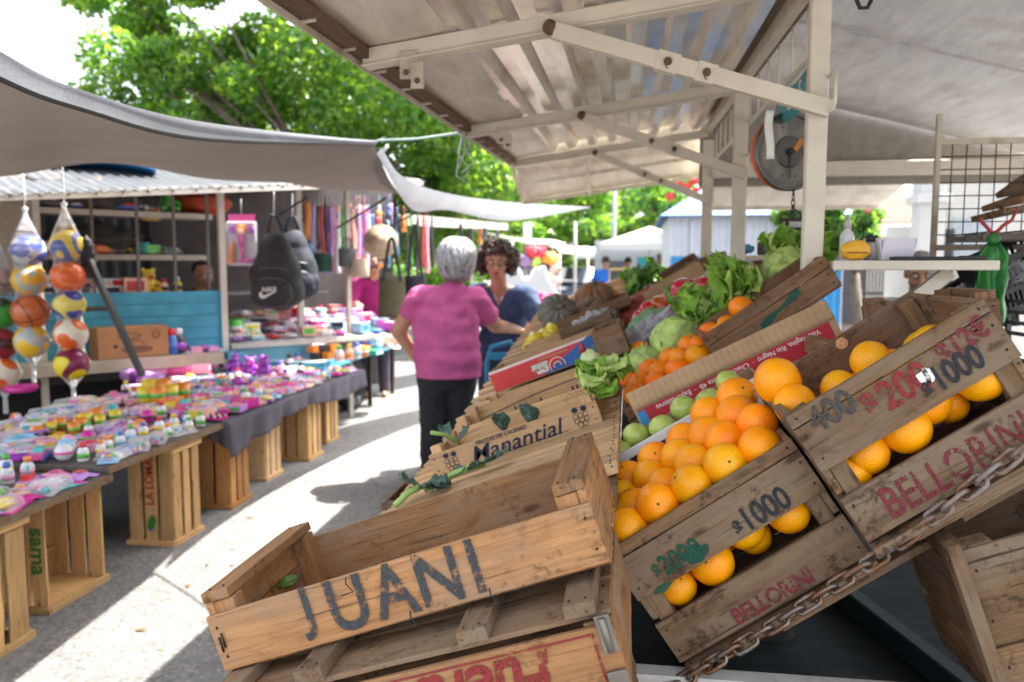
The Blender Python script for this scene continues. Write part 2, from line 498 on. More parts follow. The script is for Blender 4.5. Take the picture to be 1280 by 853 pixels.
def skin(name, prims, mat, parent=None, voxel=0.008, smooth=6, wrinkle=0.0, wscale=6.0, cut=None, drop=None):
    me = skin_mesh(name, prims, voxel, smooth)
    me.materials.clear(); me.materials.append(mat)
    if wrinkle:
        k = len(me.vertices)
        co = np.empty(k * 3); no = np.empty(k * 3)
        me.vertices.foreach_get('co', co); me.vertices.foreach_get('normal', no)
        P = co.reshape(-1, 3)
        q = np.array([mnoise.noise(Vector((a * wscale, b_ * wscale, c_ * wscale * 1.8))) + 0.5 * mnoise.noise(Vector((a, b_, c_)) * wscale * 2.3) for a, b_, c_ in P])
        P += no.reshape(-1, 3) * q[:, None] * wrinkle
        me.vertices.foreach_set('co', P.ravel()); me.update()
    if cut:
        bm = bmesh.new(); bm.from_mesh(me)
        for co, no in cut:
            g = bm.verts[:] + bm.edges[:] + bm.faces[:]
            bmesh.ops.bisect_plane(bm, geom=g, plane_co=co, plane_no=no, clear_outer=True)
        bm.to_mesh(me); bm.free()
    if drop:
        bm = bmesh.new(); bm.from_mesh(me)
        bmesh.ops.delete(bm, geom=[f for f in bm.faces if drop(f.calc_center_median())], context='FACES')
        bm.to_mesh(me); bm.free()
    o = bpy.data.objects.new(name, me); col.objects.link(o)
    if parent is not None: o.parent = parent
    return o
def lumpy(c, r, amp, freq, seed=0, seg=20, rings=14, rot=None, mb=None, m=0, sharp=False):
    mb = mb or MB()
    off = Vector((seed * 3.1, seed * 1.7, seed * 2.3))
    def fn(d, th, a):
        q = mnoise.noise(d * freq + off) + 0.5 * mnoise.noise(d * freq * 2.1 + off)
        if sharp: q = abs(q) * 1.5 - 0.4
        return 1 + amp * q
    mb.ball(c, r, seg, rings, m, fn, rot)
    return mb
# ================================================================== ground
def ground_material():
    m, nt, b, out = nt_new('street_surface')
    tc = nt.nodes.new('ShaderNodeTexCoord'); v = tc.outputs['Object']
    big = noise(nt, v, 0.7, 6, 0.6); mid = noise(nt, v, 9, 6, 0.65)
    cc = ramp(nt, mid, [(0.3, (0.105, 0.102, 0.10)), (0.7, (0.165, 0.161, 0.156))])
    cc = mixc(nt, ramp(nt, big, [(0.42, g3(0)), (0.7, g3(0.55))]), cc, (0.19, 0.185, 0.177))
    vo = nt.nodes.new('ShaderNodeTexVoronoi'); vo.inputs['Scale'].default_value = 70; nt.links.new(v, vo.inputs['Vector'])
    sp = nt.nodes.new('ShaderNodeSeparateColor'); nt.links.new(vo.outputs['Color'], sp.inputs[0])
    cc = mixc(nt, ramp(nt, sp.outputs[0], [(0.55, g3(0)), (0.95, g3(0.6))]), cc, (0.26, 0.25, 0.232))
    cc = mixc(nt, ramp(nt, sp.outputs[1], [(0.74, g3(0)), (0.97, g3(0.65))]), cc, (0.08, 0.08, 0.08))
    st = noise(nt, v, 2.3, 8, 0.7, 0.8)
    cc = mixc(nt, ramp(nt, st, [(0.55, g3(0)), (0.66, g3(0.3))]), cc, (0.10, 0.095, 0.09))
    wv_ = nt.nodes.new('ShaderNodeVectorMath'); wv_.operation = 'ADD'; nz = nt.nodes.new('ShaderNodeTexNoise'); nz.inputs['Scale'].default_value = 2.5; nz.inputs['Detail'].default_value = 5
    nt.links.new(v, nz.inputs['Vector']); nt.links.new(v, wv_.inputs[0]); nt.links.new(nz.outputs['Color'], wv_.inputs[1])
    ck = nt.nodes.new('ShaderNodeTexVoronoi'); ck.feature = 'DISTANCE_TO_EDGE'; ck.inputs['Scale'].default_value = 0.62; nt.links.new(wv_.outputs[0], ck.inputs['Vector'])
    cc = mixc(nt, ramp(nt, ck.outputs['Distance'], [(0.002, g3(0.35)), (0.007, g3(0))]), cc, (0.045, 0.043, 0.04))
    oil = noise(nt, v, 1.1, 5, 0.55)
    cc = mixc(nt, ramp(nt, oil, [(0.60, g3(0)), (0.70, g3(0.45))]), cc, (0.075, 0.07, 0.068))
    nt.links.new(cc, b.inputs['Base Color']); b.inputs['Roughness'].default_value = 0.92
    h = nd(nt, 'ShaderNodeMath', operation='ADD'); nt.links.new(vo.outputs['Distance'], h.inputs[0]); nt.links.new(mid, h.inputs[1])
    bump(nt, b, h.outputs[0], 0.6, 0.006)
    return m
g = MB(); g.add([(-200, -60, 0), (200, -60, 0), (200, 320, 0), (-200, 320, 0)], [(0, 1, 2, 3)])
tag(g.build('ground', ground_material()), kind='structure')

# ================================================================== the fruit stall: frame, folding awning, roof, trailer bed
CREAM = M((0.62, 0.565, 0.47), 0.5, var=0.08, scale=9, dirt=(0.25, 0.16, 0.09), dirt_amt=0.27, bmp=0.08)
CREAMR = M((0.52, 0.46, 0.37), 0.55, var=0.1, scale=7, dirt=(0.16, 0.07, 0.035), dirt_amt=0.36, bmp=0.12)
RUST = M((0.13, 0.07, 0.042), 0.8, var=0.3, scale=60)
def sheet_metal(name, c, metal=0.35, rough=0.38):
    m, nt, b, out = nt_new(name)
    v = ocoord(nt, False)
    n1 = noise(nt, mapping(nt, v, (7, 1.3, 7)), 2.0, 8, 0.65, 0.5)
    n2 = noise(nt, v, 2.2, 7, 0.65)
    cc = ramp(nt, n1, [(0.3, tuple(x * 0.72 for x in c)), (0.62, c)])
    cc = mixc(nt, ramp(nt, n2, [(0.54, g3(0)), (0.74, g3(0.55))]), cc, (0.30, 0.22, 0.15))
    nt.links.new(cc, b.inputs['Base Color'])
    b.inputs['Metallic'].default_value = metal; b.inputs['Roughness'].default_value = rough
    bump(nt, b, n1, 0.12, 0.004)
    return m
TIN = sheet_metal('corrugated_tin', (0.84, 0.77, 0.67), 0.5, 0.24)
FLATTIN = sheet_metal('flat_tin', (0.72, 0.655, 0.56), 0.1, 0.5)
CEIL = sheet_metal('ceiling_panel_paint', (0.82, 0.81, 0.80), 0.0, 0.5)

SX = 0.50                                   # the line of posts
def flap_z(X, Y): return 2.165 - (SX - X) * 0.135 + 0.028 * (Y - 2.2)
stall = empty('market_stall', (SX, 2.2, 0), label='cream painted fruit stall on a trailer with a corrugated folding awning, right of the aisle', cat='market stall')
def sp(v): return Vector(v) - Vector((SX, 2.2, 0))
BY = (0.85, 2.2, 3.65, 5.1)
# corrugated sheet, ribs along the aisle
mb = MB()
prof = []
x = -0.50
while x < 0.44:
    prof += [(x, 0.0), (x + 0.040, 0.0), (x + 0.056, 0.046), (x + 0.109, 0.046)]
    x += 0.125
prof.append((x, 0.0))
ys = [0.85 + (5.1 - 0.85) * i / 12 for i in range(13)]
vs = []
for (px, h) in prof:
    for y in ys: vs.append(sp((px, y, flap_z(px, y) + 0.012 + h + 0.002 * math.sin(y * 3 + px * 20))))
n = len(ys)
mb.add(vs, [(i * n + j, (i + 1) * n + j, (i + 1) * n + j + 1, i * n + j + 1) for i in range(len(prof) - 1) for j in range(n - 1)])
mb.build('corrugated_sheet', TIN, stall, solid=0.0012)
mb = MB()
mb.grid(lambda u, v: sp((-0.745 + 0.26 * u, 0.85 + 4.25 * v, flap_z(-0.745 + 0.26 * u, 0.85 + 4.25 * v) + 0.010 + 0.003 * math.sin(v * 30 + u * 4))), 4, 24)
mb.build('flat_sheet', FLATTIN, stall, solid=0.0015)
# outer angle rail: a flange below and a web, with bolts
mb = MB()
a, b_ = (-0.752, 0.85, flap_z(-0.752, 0.85) - 0.012), (-0.752, 5.1, flap_z(-0.752, 5.1) - 0.012)
mb.bar(sp(a), sp(b_), 0.006, 0.052)
mb.bar(sp(Vector(a) + Vector((0.020, 0, 0.006))), sp(Vector(b_) + Vector((0.020, 0, 0.006))), 0.036, 0.03, 1)
for k in range(16):
    y = 0.98 + k * 0.27
    mb.bar(sp((-0.748, y, flap_z(-0.75, y) - 0.026)), sp((-0.712, y, flap_z(-0.75, y) - 0.022)), 0.008, 0.008, 0)
mb.build('edge_rail', [CREAMR, RUST], stall, bevel=0.0015)
for i, y in enumerate(BY):
    mb = MB()
    mb.bar(sp((-0.735, y, flap_z(-0.735, y) - 0.022)), sp((0.47, y, flap_z(0.47, y) - 0.022)), 0.046, 0.05)
    mb.bar(sp((-0.735, y - 0.027, flap_z(-0.735, y) - 0.0445)), sp((0.47, y - 0.027, flap_z(0.47, y) - 0.0445)), 0.02, 0.005)
    mb.build('cross_beam', CREAM, stall, bevel=0.003)
    if i in (1, 2):
        mb = MB()
        X0 = -0.60 if i == 1 else -0.57
        z0 = flap_z(X0, y) - 0.075
        mb.box(sp((X0, y - 0.03, z0 + 0.01)), (0.05, 0.006, 0.075))
        mb.box(sp((X0 + 0.026, y - 0.035, z0 - 0.02)), (0.035, 0.012, 0.07))
        for dx, dz in ((-0.005, -0.012), (0.026, -0.035)): mb.ball(sp((X0 + dx, y - 0.042, z0 + dz)), 0.008, 8, 6, 1)
        mb.build('latch_bracket', [CREAMR, RUST], stall, bevel=0.001)
for y in (2.2, 3.65, 5.1):
    zt = flap_z(-0.2, y)
    mb = MB()
    p0 = Vector((-0.20, y - 0.045, zt - 0.05)); p1 = Vector((SX - 0.0, y - 0.045, 1.80))
    mb.bar(sp(p0), sp(p1), 0.028, 0.042)
    for t, w in ((0.42, 0.06), (0.56, 0.05)):
        q = p0.lerp(p1, t); d = (p1 - p0).normalized()
        mb.bar(sp(q - d * w / 2), sp(q + d * w / 2), 0.034, 0.05, 0)
        mb.ball(sp(q + Vector((0, -0.02, 0.0))), 0.011, 8, 6, 1)
        mb.tube([sp(q + Vector((0.006 * math.cos(k), -0.024, -0.01 + 0.008 * math.sin(k)))) for k in np.linspace(0, 5, 9)], 0.0018, 6, 1)
    mb.ball(sp(p0 + Vector((-0.012, 0, 0.01))), (0.02, 0.026, 0.02), 10, 8, 1)
    mb.build('strut', [CREAM, RUST], stall, bevel=0.002)
for i, (y, w) in enumerate(((2.2, 0.050), (3.65, 0.060), (5.1, 0.065))):
    mb = MB()
    mb.box(sp((SX - 0.022, y, 1.36)), (w, 0.04, 1.64))
    mb.build('post', CREAM, stall, bevel=0.004)
    mb = MB()       # the hooked pin that holds the strut
    mb.tube([sp((SX, y - 0.02, 1.885)), sp((SX + 0.003, y - 0.05, 1.89)), sp((SX + 0.004, y - 0.078, 1.875)), sp((SX + 0.004, y - 0.078, 1.81)), sp((SX, y - 0.075, 1.795)), sp((SX - 0.008, y - 0.05, 1.79))], 0.0045, 8)
    mb.build('hook_pin', CREAM, stall)
# hinge beam along the ridge
mb = MB()
mb.bar(sp((0.475, 0.85, flap_z(0.48, 0.85) + 0.0)), sp((0.475, 5.15, flap_z(0.48, 5.15) + 0.0)), 0.036, 0.05)
mb.bar(sp((0.512, 0.85, flap_z(0.48, 0.85) + 0.012)), sp((0.512, 5.15, flap_z(0.48, 5.15) + 0.012)), 0.02, 0.03, 1)
mb.build('hinge_beam', [CREAMR, RUST], stall, bevel=0.003)
# thin lattice rail beside the ridge
mb = MB()
za, zb = 2.0, 2.06
mb.bar(sp((0.515, 2.25, za)), sp((0.515, 5.05, zb)), 0.012, 0.016)
for k in range(13):
    y = 2.3 + k * 0.225
    mb.tube([sp((0.515, y, za + (zb - za) * (y - 2.25) / 2.8)), sp((0.515, y, flap_z(0.48, y)))], 0.004, 6)
mb.build('lattice_rail', CREAM, stall)
# far end panel, a sloping apron
mb = MB()
zt, zb2 = lambda X: flap_z(X, 5.1) + 0.07, lambda X: flap_z(X, 5.1) - 0.20
mb.grid(lambda u, v: sp((-0.745 + 1.24 * u, 5.13 + 0.60 * v, (1 - v) * zt(-0.745 + 1.24 * u) + v * zb2(-0.745 + 1.24 * u))), 8, 6)
mb.build('end_panel', FLATTIN, stall, solid=0.002)
mb = MB()
e = lambda u, v: sp((-0.745 + 1.24 * u, 5.13 + 0.60 * v - 0.01, (1 - v) * (zt(-0.745 + 1.24 * u) - 0.07) + v * zb2(-0.745 + 1.24 * u) - 0.016))
for a, b_ in (((0, 0), (0, 1)), ((0, 1), (1, 1)), ((0, 0.5), (1, 0.5)), ((0.38, 0), (0.38, 1)), ((1, 0), (1, 1))):
    mb.bar(e(*a), e(*b_), 0.022, 0.022)
mb.build('end_frame', CREAMR, stall)
# main roof over the trailer (a shallow barrel), header and rear apron
prof = [(0.53, 2.20), (0.55, 2.40), (0.85, 2.345), (1.2, 2.27), (1.6, 2.17), (2.0, 2.06), (2.4, 1.95), (2.9, 1.81)]
mb = MB()
def ceil_fn(u, v):
    t = u * (len(prof) - 1); i = min(int(t), len(prof) - 2); f = t - i
    f2 = f
    return sp((prof[i][0] * (1 - f2) + prof[i + 1][0] * f2, 0.3 + 4.8 * v, prof[i][1] * (1 - f2) + prof[i + 1][1] * f2 + 0.028 * (4.8 * v - 1.9) + 0.004 * math.sin(v * 23 + u * 9)))
mb.grid(ceil_fn, 28, 24)
mb.build('ceiling', CEIL, stall, solid=0.003)
for k, yy in enumerate((1.9, 3.4)):
    mb = MB(); mb.tube([sp((px + 0.0, yy + 0.35 * i / 7, pz + 0.028 * (yy - 2.2) - 0.012 - 0.006 * (i % 2))) for i, (px, pz) in enumerate(prof) if i], 0.006, 6)
    mb.build('cable', M((0.5, 0.49, 0.47), 0.5), stall)
mb = MB()
top = [(px, pz) for px, pz in prof if px < 2.5]
poly = [(0.43, 2.40)] + [(px, pz + 0.11) for px, pz in top] + [(2.4, 1.90), (0.43, 1.90)]
mb.prism(poly, 0.03, 0, Matrix.Translation(sp((0, 5.16, 0))) @ Matrix.Rotation(R(90), 4, 'X'))
mb.build('header', M((0.27, 0.24, 0.205), 0.7, var=0.15), stall)  # taupe darkens the panel to stand for the shadow behind the ceiling edge
mb = MB(); mb.bar(sp((0.5, 5.08, 1.99)), sp((3.0, 5.08, 1.99)), 0.06, 0.085); mb.build('header_beam', CREAM, stall, bevel=0.004)
mb = MB()
mb.grid(lambda u, v: sp((0.52 + 1.2 * u, 5.2 + 0.75 * v, 1.96 - 0.13 * v)), 6, 4)
mb.bar(sp((0.52, 5.95, 1.83)), sp((1.72, 5.95, 1.83)), 0.03, 0.035)
mb.build('rear_apron', FLATTIN, stall, solid=0.004)
mb = MB()
mb.box(sp((0.70, 2.22, 1.407)), (0.38, 0.24, 0.018))
mb.box(sp((0.70, 2.095, 1.406)), (0.385, 0.012, 0.024))
mb.build('side_shelf', CREAM, stall, bevel=0.002)
mb = MB(); mb.bar(sp((0.82, 2.2, 1.39)), sp((SX + 0.05, 2.2, 1.16)), 0.02, 0.035); mb.build('shelf_brace', CREAM, stall)
# trailer bed: dark teal steel tray with a rusted white flange
TEAL = M((0.010, 0.022, 0.027), 0.85, var=0.4, scale=5, dirt=(0.012, 0.012, 0.012), dirt_amt=0.5, bmp=0.15)
TEAL2 = M((0.014, 0.028, 0.034), 0.75, var=0.3, scale=8, dirt=(0.06, 0.03, 0.015), dirt_amt=0.3, bmp=0.2)
FLANGE = M((0.46, 0.44, 0.40), 0.5, var=0.1, scale=9, dirt=(0.15, 0.06, 0.025), dirt_amt=0.42, bmp=0.2)
mb = MB()
mb.box(sp((0.95, 3.6, 0.43)), (1.94, 4.3, 0.03))
mb.box(sp((0.95, 5.75, 0.70)), (1.94, 0.03, 0.52)); mb.box(sp((1.905, 3.6, 0.70)), (0.03, 4.3, 0.52))
mb.box(sp((-0.005, 3.6, 0.60)), (0.03, 4.3, 0.32))
mb.build('trailer_bed', WD_TEAL, stall)
mb = MB(); mb.box(sp((0.30, 2.6, 0.48)), (0.05, 2.2, 0.07), rot=Matrix.Rotation(R(-9), 3, 'Z')); mb.box(sp((0.62, 2.3, 0.475)), (0.045, 2.0, 0.06), rot=Matrix.Rotation(R(14), 3, 'Z'))
mb.build('floor_rib', TEAL2, stall, bevel=0.004)
mb = MB()
mb.box(sp((0.47, 1.445, 0.648)), (1.0, 0.045, 0.012)); mb.box(sp((0.47, 1.428, 0.58)), (1.0, 0.008, 0.135))
mb.build('flange', FLANGE, stall, bevel=0.003)
for y in (2.3, 4.7):
    w = MB(); w.lathe([(0.16, -0.09), (0.27, -0.09), (0.30, -0.06), (0.30, 0.06), (0.27, 0.09), (0.16, 0.09)], 28, 0, Matrix.Translation(sp((0.35, y, 0.30))) @ Matrix.Rotation(R(90), 4, 'Y'))
    w.lathe([(0.0, -0.05), (0.16, -0.05), (0.16, 0.05), (0.0, 0.05)], 20, 1, Matrix.Translation(sp((0.35, y, 0.30))) @ Matrix.Rotation(R(90), 4, 'Y'))
    w.build('wheel', [M((0.02, 0.02, 0.02), 0.85), M((0.4, 0.4, 0.4), 0.5, 0.5)], stall)

# ---- display racks (sloping slatted decks that carry the crates)
def deck_z(X, Y):          # lower deck, 20.5 degrees
    return 1.031 + 0.10 * max(0, Y - 2.15) + (X + 0.04) * math.tan(R(20.5))
rack = empty('display_rack', (-0.3, 3.6, 0.6), label='sloping rack of pale pine slats carrying the fruit crates along the aisle', cat='display rack')
rp = lambda v: Vector(v) - Vector((-0.3, 3.6, 0.6))
def slat_row(x0, x1, y, w, mat, zf, th=0.012):
    p0, p1 = Vector((x0, y, zf(x0, y))), Vector((x1, y, zf(x1, y)))
    c = (p0 + p1) / 2; L = (p1 - p0).length
    o = board(rack, 'slat', rp(c), (L, w, th), mat, True)
    o.rotation_euler = (0, -math.atan2(p1.z - p0.z, p1.x - p0.x), 0)
    return o
y = 1.56
k = 0
while y < 2.75:
    w = random.choice((0.052, 0.06, 0.07))
    slat_row(-0.60 + random.uniform(-0.012, 0.012), -0.015, y + w / 2, w, WD_PALE, lambda X, Y: deck_z(X, Y) - 0.04 + 0.002 * math.sin(Y * 40))
    y += w + random.uniform(0.004, 0.012); k += 1
while y < 5.6:
    slat_row(-0.60, -0.015, y + 0.055, 0.105, WD_PALE, lambda X, Y: deck_z(X, Y) - 0.04); y += 0.13
for X, ya, yb in ((-0.575, 1.5, 5.6), (-0.30, 1.5, 5.6), (-0.03, 1.5, 5.6)):
    o = board(rack, 'rail', rp((X, (ya + yb) / 2, deck_z(X, 2) - 0.07)), (0.03, yb - ya, 0.04), WD_OLD, False)
for X, yy in ((-0.56, 1.75), (-0.56, 3.6), (-0.56, 5.4)):
    board(rack, 'leg', rp((X, yy, deck_z(X, yy) / 2 - 0.05)), (0.045, 0.045, deck_z(X, yy) - 0.12), WD_OLD, False)
# upper deck, 35 degrees, dark boards
def upper_z(X, Y): return 0.83 + 0.10 * max(0, Y - 2) + X * math.tan(R(35))
y = 1.78
while y < 5.4:
    slat_row(0.0, 0.50, y + 0.05, 0.10, WD_DARK, lambda X, Y: upper_z(X, Y) - 0.03); y += 0.135
for X in (0.08, 0.44):
    board(rack, 'rail', rp((X, 3.6, upper_z(X, 3.4) - 0.06)), (0.03, 3.7, 0.04), WD_DARK, False)
    for yy in (3.5, 5.2): board(rack, 'leg', rp((X, yy, (upper_z(X, yy) - 0.07 + 0.445) / 2)), (0.04, 0.04, upper_z(X, yy) - 0.08 - 0.445), WD_DARK, False)

# ================================================================== hanging scale, sign, mesh rack and shelf things
sc_c = Vector((0.545, 2.92, 1.80))
scale_t = empty('hanging_scale', sc_c, (0, 0, R(22)), label='round hanging scale with a grey dial and orange body behind the first cream post', cat='scale'); scale_t.scale = (0.96, 0.96, 0.96)
ORANGEP = M((0.62, 0.10, 0.015), 0.4, var=0.1)
rx = Matrix.Rotation(R(90), 4, 'X')
mb = MB(); mb.lathe([(0.0, -0.075), (0.095, -0.075), (0.122, -0.055), (0.138, -0.02), (0.138, 0.0)], 40, 0, rx); mb.build('body', ORANGEP, scale_t)
mb = MB(); mb.lathe([(0.128, -0.004), (0.138, -0.004), (0.141, 0.006), (0.138, 0.016), (0.128, 0.016), (0.128, -0.004)], 40, 0, rx); mb.build('rim', M((0.16, 0.15, 0.14), 0.35, 0.6), scale_t)
mb = MB(); mb.lathe([(0.0, 0.004), (0.129, 0.004)], 40, 0, rx, False)
dial = mb.build('dial', M((0.32, 0.30, 0.26), 0.35, var=0.15, coat=0.4), scale_t)
mb = MB()
for k in range(40):
    a = k / 40 * 2 * math.pi; l = 0.014 if k % 4 == 0 else 0.007
    mb.box((0.112 * math.cos(a), -0.006, 0.112 * math.sin(a)), (l, 0.001, 0.0022), 0, Matrix.Rotation(-a, 3, 'Y'))
    if k % 4 == 0: mb.box((0.09 * math.cos(a), -0.006, 0.09 * math.sin(a)), (0.009, 0.001, 0.008), 0, Matrix.Rotation(-a, 3, 'Y'))
mb.build('graduation', M((0.14, 0.13, 0.11), 0.6), dial)
mb = MB(); mb.lathe([(0.0, 0.008), (0.052, 0.008), (0.058, 0.005)], 30, 0, rx, False); mb.build('dial_centre', M((0.05, 0.045, 0.04), 0.25, coat=0.5), dial)
mb = MB(); mb.box((0.034, -0.011, 0.026), (0.02, 0.002, 0.05), 0, Matrix.Rotation(R(35), 3, 'Y')); mb.build('sticker', M((0.5, 0.18, 0.02), 0.5), dial)
mb = MB(); mb.box((0.0, -0.014, -0.055), (0.004, 0.002, 0.085)); mb.lathe([(0, 0.02), (0.012, 0.02), (0.012, 0.005)], 12, 0, rx); mb.build('needle', BLACK, dial)
mb = MB()
mb.tube([(0, -0.04, 0.135), (0, -0.04, 0.17), (0.012, -0.04, 0.19), (0, -0.04, 0.21), (-0.012, -0.04, 0.195)], 0.005, 8)
mb.build('top_hook', IRON, scale_t)
mb = MB()
mb.tube([(0, -0.04, -0.135), (0, -0.04, -0.16)], 0.004, 8)
for k in range(4):
    z = -0.165 - k * 0.02
    mb.tube([(0.007 * math.cos(t) * (k % 2) , -0.04 + 0.007 * math.cos(t) * (1 - k % 2), z + 0.013 * math.sin(t)) for t in np.linspace(0, 2 * math.pi, 11)[:-1]], 0.0022, 6, closed=True)
mb.box((0, -0.04, -0.262), (0.085, 0.03, 0.045)); mb.box((0, -0.058, -0.262), (0.05, 0.006, 0.02), 1)
mb.tube([(0.035, -0.04, -0.262), (0.07, -0.04, -0.262), (0.095, -0.04, -0.285), (0.10, -0.04, -0.33), (0.085, -0.04, -0.37)], 0.005, 8)
mb.tube([(-0.005, -0.04, -0.20), (0.03, -0.04, -0.22), (0.04, -0.04, -0.262)], 0.003, 6)
mb.build('hook_block', [IRON, M((0.45, 0.45, 0.45), 0.5)], scale_t)
# paper strip hung in front of the dial from the first strut's fixing
mb = MB(); mb.grid(lambda u, v: Vector((0.024 * (u - 0.5) - 0.004 * math.sin(v * 5), 0.006 * math.sin(v * 7 + u), -0.145 * v)), 3, 10)
o = mb.build('paper_strip', WHITE, None, (0.42, 2.55, 1.875), solid=0.0006)
tag(o, 'narrow white paper strip dangling in front of the grey scale dial', 'paper strip')
# turquoise sign
TURQ = M((0.045, 0.30, 0.36), 0.5, var=0.12)
sg = empty('hanging_sign', (0.522, 2.62, 1.93), (0, 0, R(90)), label='turquoise sign with pale lettering hung beside the ridge of the awning', cat='sign')
mb = MB(); mb.grid(lambda u, v: Vector((0.62 * (u - 0.35), 0.006 * math.sin(u * 9), 0.105 * (v - 0.5) + 0.02 * u)), 10, 2); mb.build('board', TURQ, sg, solid=0.003)
for k, (x, t_) in enumerate(((-0.14, 'O'), (0.02, 'E'), (0.16, 'S'))):
    letter(sg, t_, 0.085, (-x, 0.009, 0.008), WHITE, (R(90), 0, R(180)))
mb = MB(); mb.tube([(-0.2, 0, 0.05), (-0.2, 0, 0.10)], 0.002, 6); mb.tube([(0.38, 0, 0.07), (0.38, 0, 0.13)], 0.002, 6); mb.build('hanger', IRON, sg)
mb = MB(); mb.tube([(0.0, 0, 0.10), (0.0, 0, 0.02), (0.014, 0, -0.012), (0.034, 0, -0.012), (0.044, 0, 0.012)], 0.006, 8)
tag(mb.build('meat_hook', BLACK, None, (0.60, 2.35, 2.115)), 'black iron hook hanging under the white ceiling right of the turquoise sign', 'hook')
# wire mesh rack at right
WIRE = M((0.10, 0.085, 0.07), 0.5, 0.6, dirt=(0.14, 0.06, 0.03), dirt_amt=0.35)
rk = empty('wire_mesh_rack', (1.06, 3.0, 1.47), label='rusty wire mesh rack with a shelf hung under the roof at the far right', cat='wire rack')
mb = MB()
for k in range(14): mb.tube([(k * 0.047, 0, 0.0), (k * 0.047, 0, 0.36)], 0.0022, 5)
for k in range(9): mb.tube([(0, 0.003, k * 0.045), (0.62, 0.003, k * 0.045)], 0.0022, 5)
mb.build('mesh', WIRE, rk)
mb = MB()
for a, b_ in (((0, 0, -0.03), (0, 0, 0.46)), ((0, 0, 0.365), (0.95, 0, 0.365)), ((0, 0, 0), (0.95, -0.35, 0)), ((0.3, 0, 0.36), (0.42, -0.03, 0.16))): mb.bar(a, b_, 0.016, 0.02)
mb.build('frame', CREAMR, rk)
mb = MB()
for k in range(3): mb.box((0.5, -0.12 - k * 0.12, 0.025), (0.98, 0.02, 0.02))
for k in range(14): mb.tube([(0.04 + k * 0.07, 0.0, 0.04), (0.04 + k * 0.07, -0.40, 0.04)], 0.003, 5)
mb.build('shelf', WIRE, rk)
for k, (px, py, d, L, rz, lab) in enumerate(((1275, 262, 2.65, 0.26, 20, 'lowest grey wooden board lying on the wire rack at far right'), (1280, 246, 2.7, 0.24, 32, 'middle brown board of the small pile on the wire rack'), (1288, 228, 2.75, 0.20, 42, 'uppermost dark board leaning on the pile on the wire rack'))):
    o = board(None, 'loose_board', W(px, py, d), (L, 0.14, 0.02), (WD_OLD, WD_DARK, WD_OLD)[k], False)
    o.rotation_euler = (R(-8), R(-10 - 6 * k), R(rz)); tag(o, lab, 'board')

# ---- things on the side shelf
ZS = 1.418
def bottle_mesh():
    mb = MB()
    mb.lathe([(0.0, 0), (0.025, 0), (0.027, 0.004), (0.027, 0.085), (0.022, 0.10), (0.012, 0.108), (0.012, 0.115)], 20, 0)
    mb.lathe([(0.014, 0.112), (0.015, 0.13), (0.010, 0.138), (0.010, 0.155), (0.0, 0.158)], 16, 1)
    mb.box((0, -0.012, 0.15), (0.008, 0.02, 0.008), 1)
    return mb
t = empty('spray_bottle', at(1058, 318, Y=2.26) * 1.0 + Vector((0, 0, ZS - at(1058, 318, Y=2.26).z)), label='small clear spray bottle standing on the cream side shelf', cat='bottle'); t.scale = (0.72, 0.72, 0.76)
mb = MB(); mb.lathe([(0.0, 0), (0.024, 0), (0.026, 0.004), (0.026, 0.085), (0.022, 0.10), (0.012, 0.108), (0.012, 0.115), (0, 0.115)], 20); mb.build('bottle_body', M((0.62, 0.64, 0.64), 0.2, var=0.05), t)
mb = MB(); mb.lathe([(0.014, 0.114), (0.015, 0.13), (0.010, 0.138), (0.010, 0.155), (0.0, 0.158)], 16); mb.box((0, -0.014, 0.15), (0.008, 0.022, 0.008)); mb.build('spray_cap', M((0.5, 0.48, 0.44), 0.4), t)
mb = MB(); lumpy((0, 0, 0.026), (0.037, 0.028, 0.026), 0.14, 2.0, 3, mb=mb); mb.box((-0.002, -0.027, 0.020), (0.05, 0.004, 0.003), 1)
tag(mb.build('cut_squash', [M((0.78, 0.42, 0.03), 0.45, var=0.12), M((0.25, 0.1, 0.01), 0.6)], None, (0.568, 2.13, ZS)), 'cut piece of yellow squash lying on the cream side shelf', 'squash')
t = empty('glass_jar', (0.615, 2.16, ZS), label='small glass jar with a dark lid beside the yellow squash', cat='jar')
mb = MB(); mb.lathe([(0, 0), (0.016, 0), (0.017, 0.04), (0.013, 0.048), (0, 0.048)], 16); mb.build('glass', M((0.25, 0.26, 0.25), 0.15), t)
mb = MB(); mb.lathe([(0.0, 0.064), (0.014, 0.064), (0.014, 0.048)], 16); mb.build('lid', BLACK, t)
mb = MB()
mb.box((0, 0, 0.004), (0.085, 0.07, 0.006))
for s in (-1, 1): mb.box((s * 0.045, 0, 0.03), (0.004, 0.075, 0.055), 0, Matrix.Rotation(R(s * 12), 3, 'Y')); mb.box((0, s * 0.038, 0.03), (0.085, 0.004, 0.055), 0, Matrix.Rotation(R(-s * 12), 3, 'X'))
tag(mb.build('plastic_tray', M((0.62, 0.58, 0.68), 0.3, var=0.06), None, (0.665, 2.18, ZS), (0, 0, R(15)), bevel=0.002), 'pale lilac plastic tray on the middle of the cream side shelf', 'tray')
mb = MB(); mb.box((0, 0, 0.005), (0.17, 0.03, 0.01)); mb.box((0.11, 0, 0.006), (0.06, 0.022, 0.012), 1)
tag(mb.build('knife', [M((0.02, 0.02, 0.022), 0.35, 0.5), BLACK], None, (0.735, 2.12, ZS), (0, 0, R(4)), bevel=0.002), 'long black knife lying along the front of the side shelf', 'knife')
mb = MB(); mb.lathe([(0, 0), (0.048, 0), (0.052, 0.006), (0.052, 0.055), (0.055, 0.058), (0.050, 0.058), (0.047, 0.01), (0, 0.01)], 24)
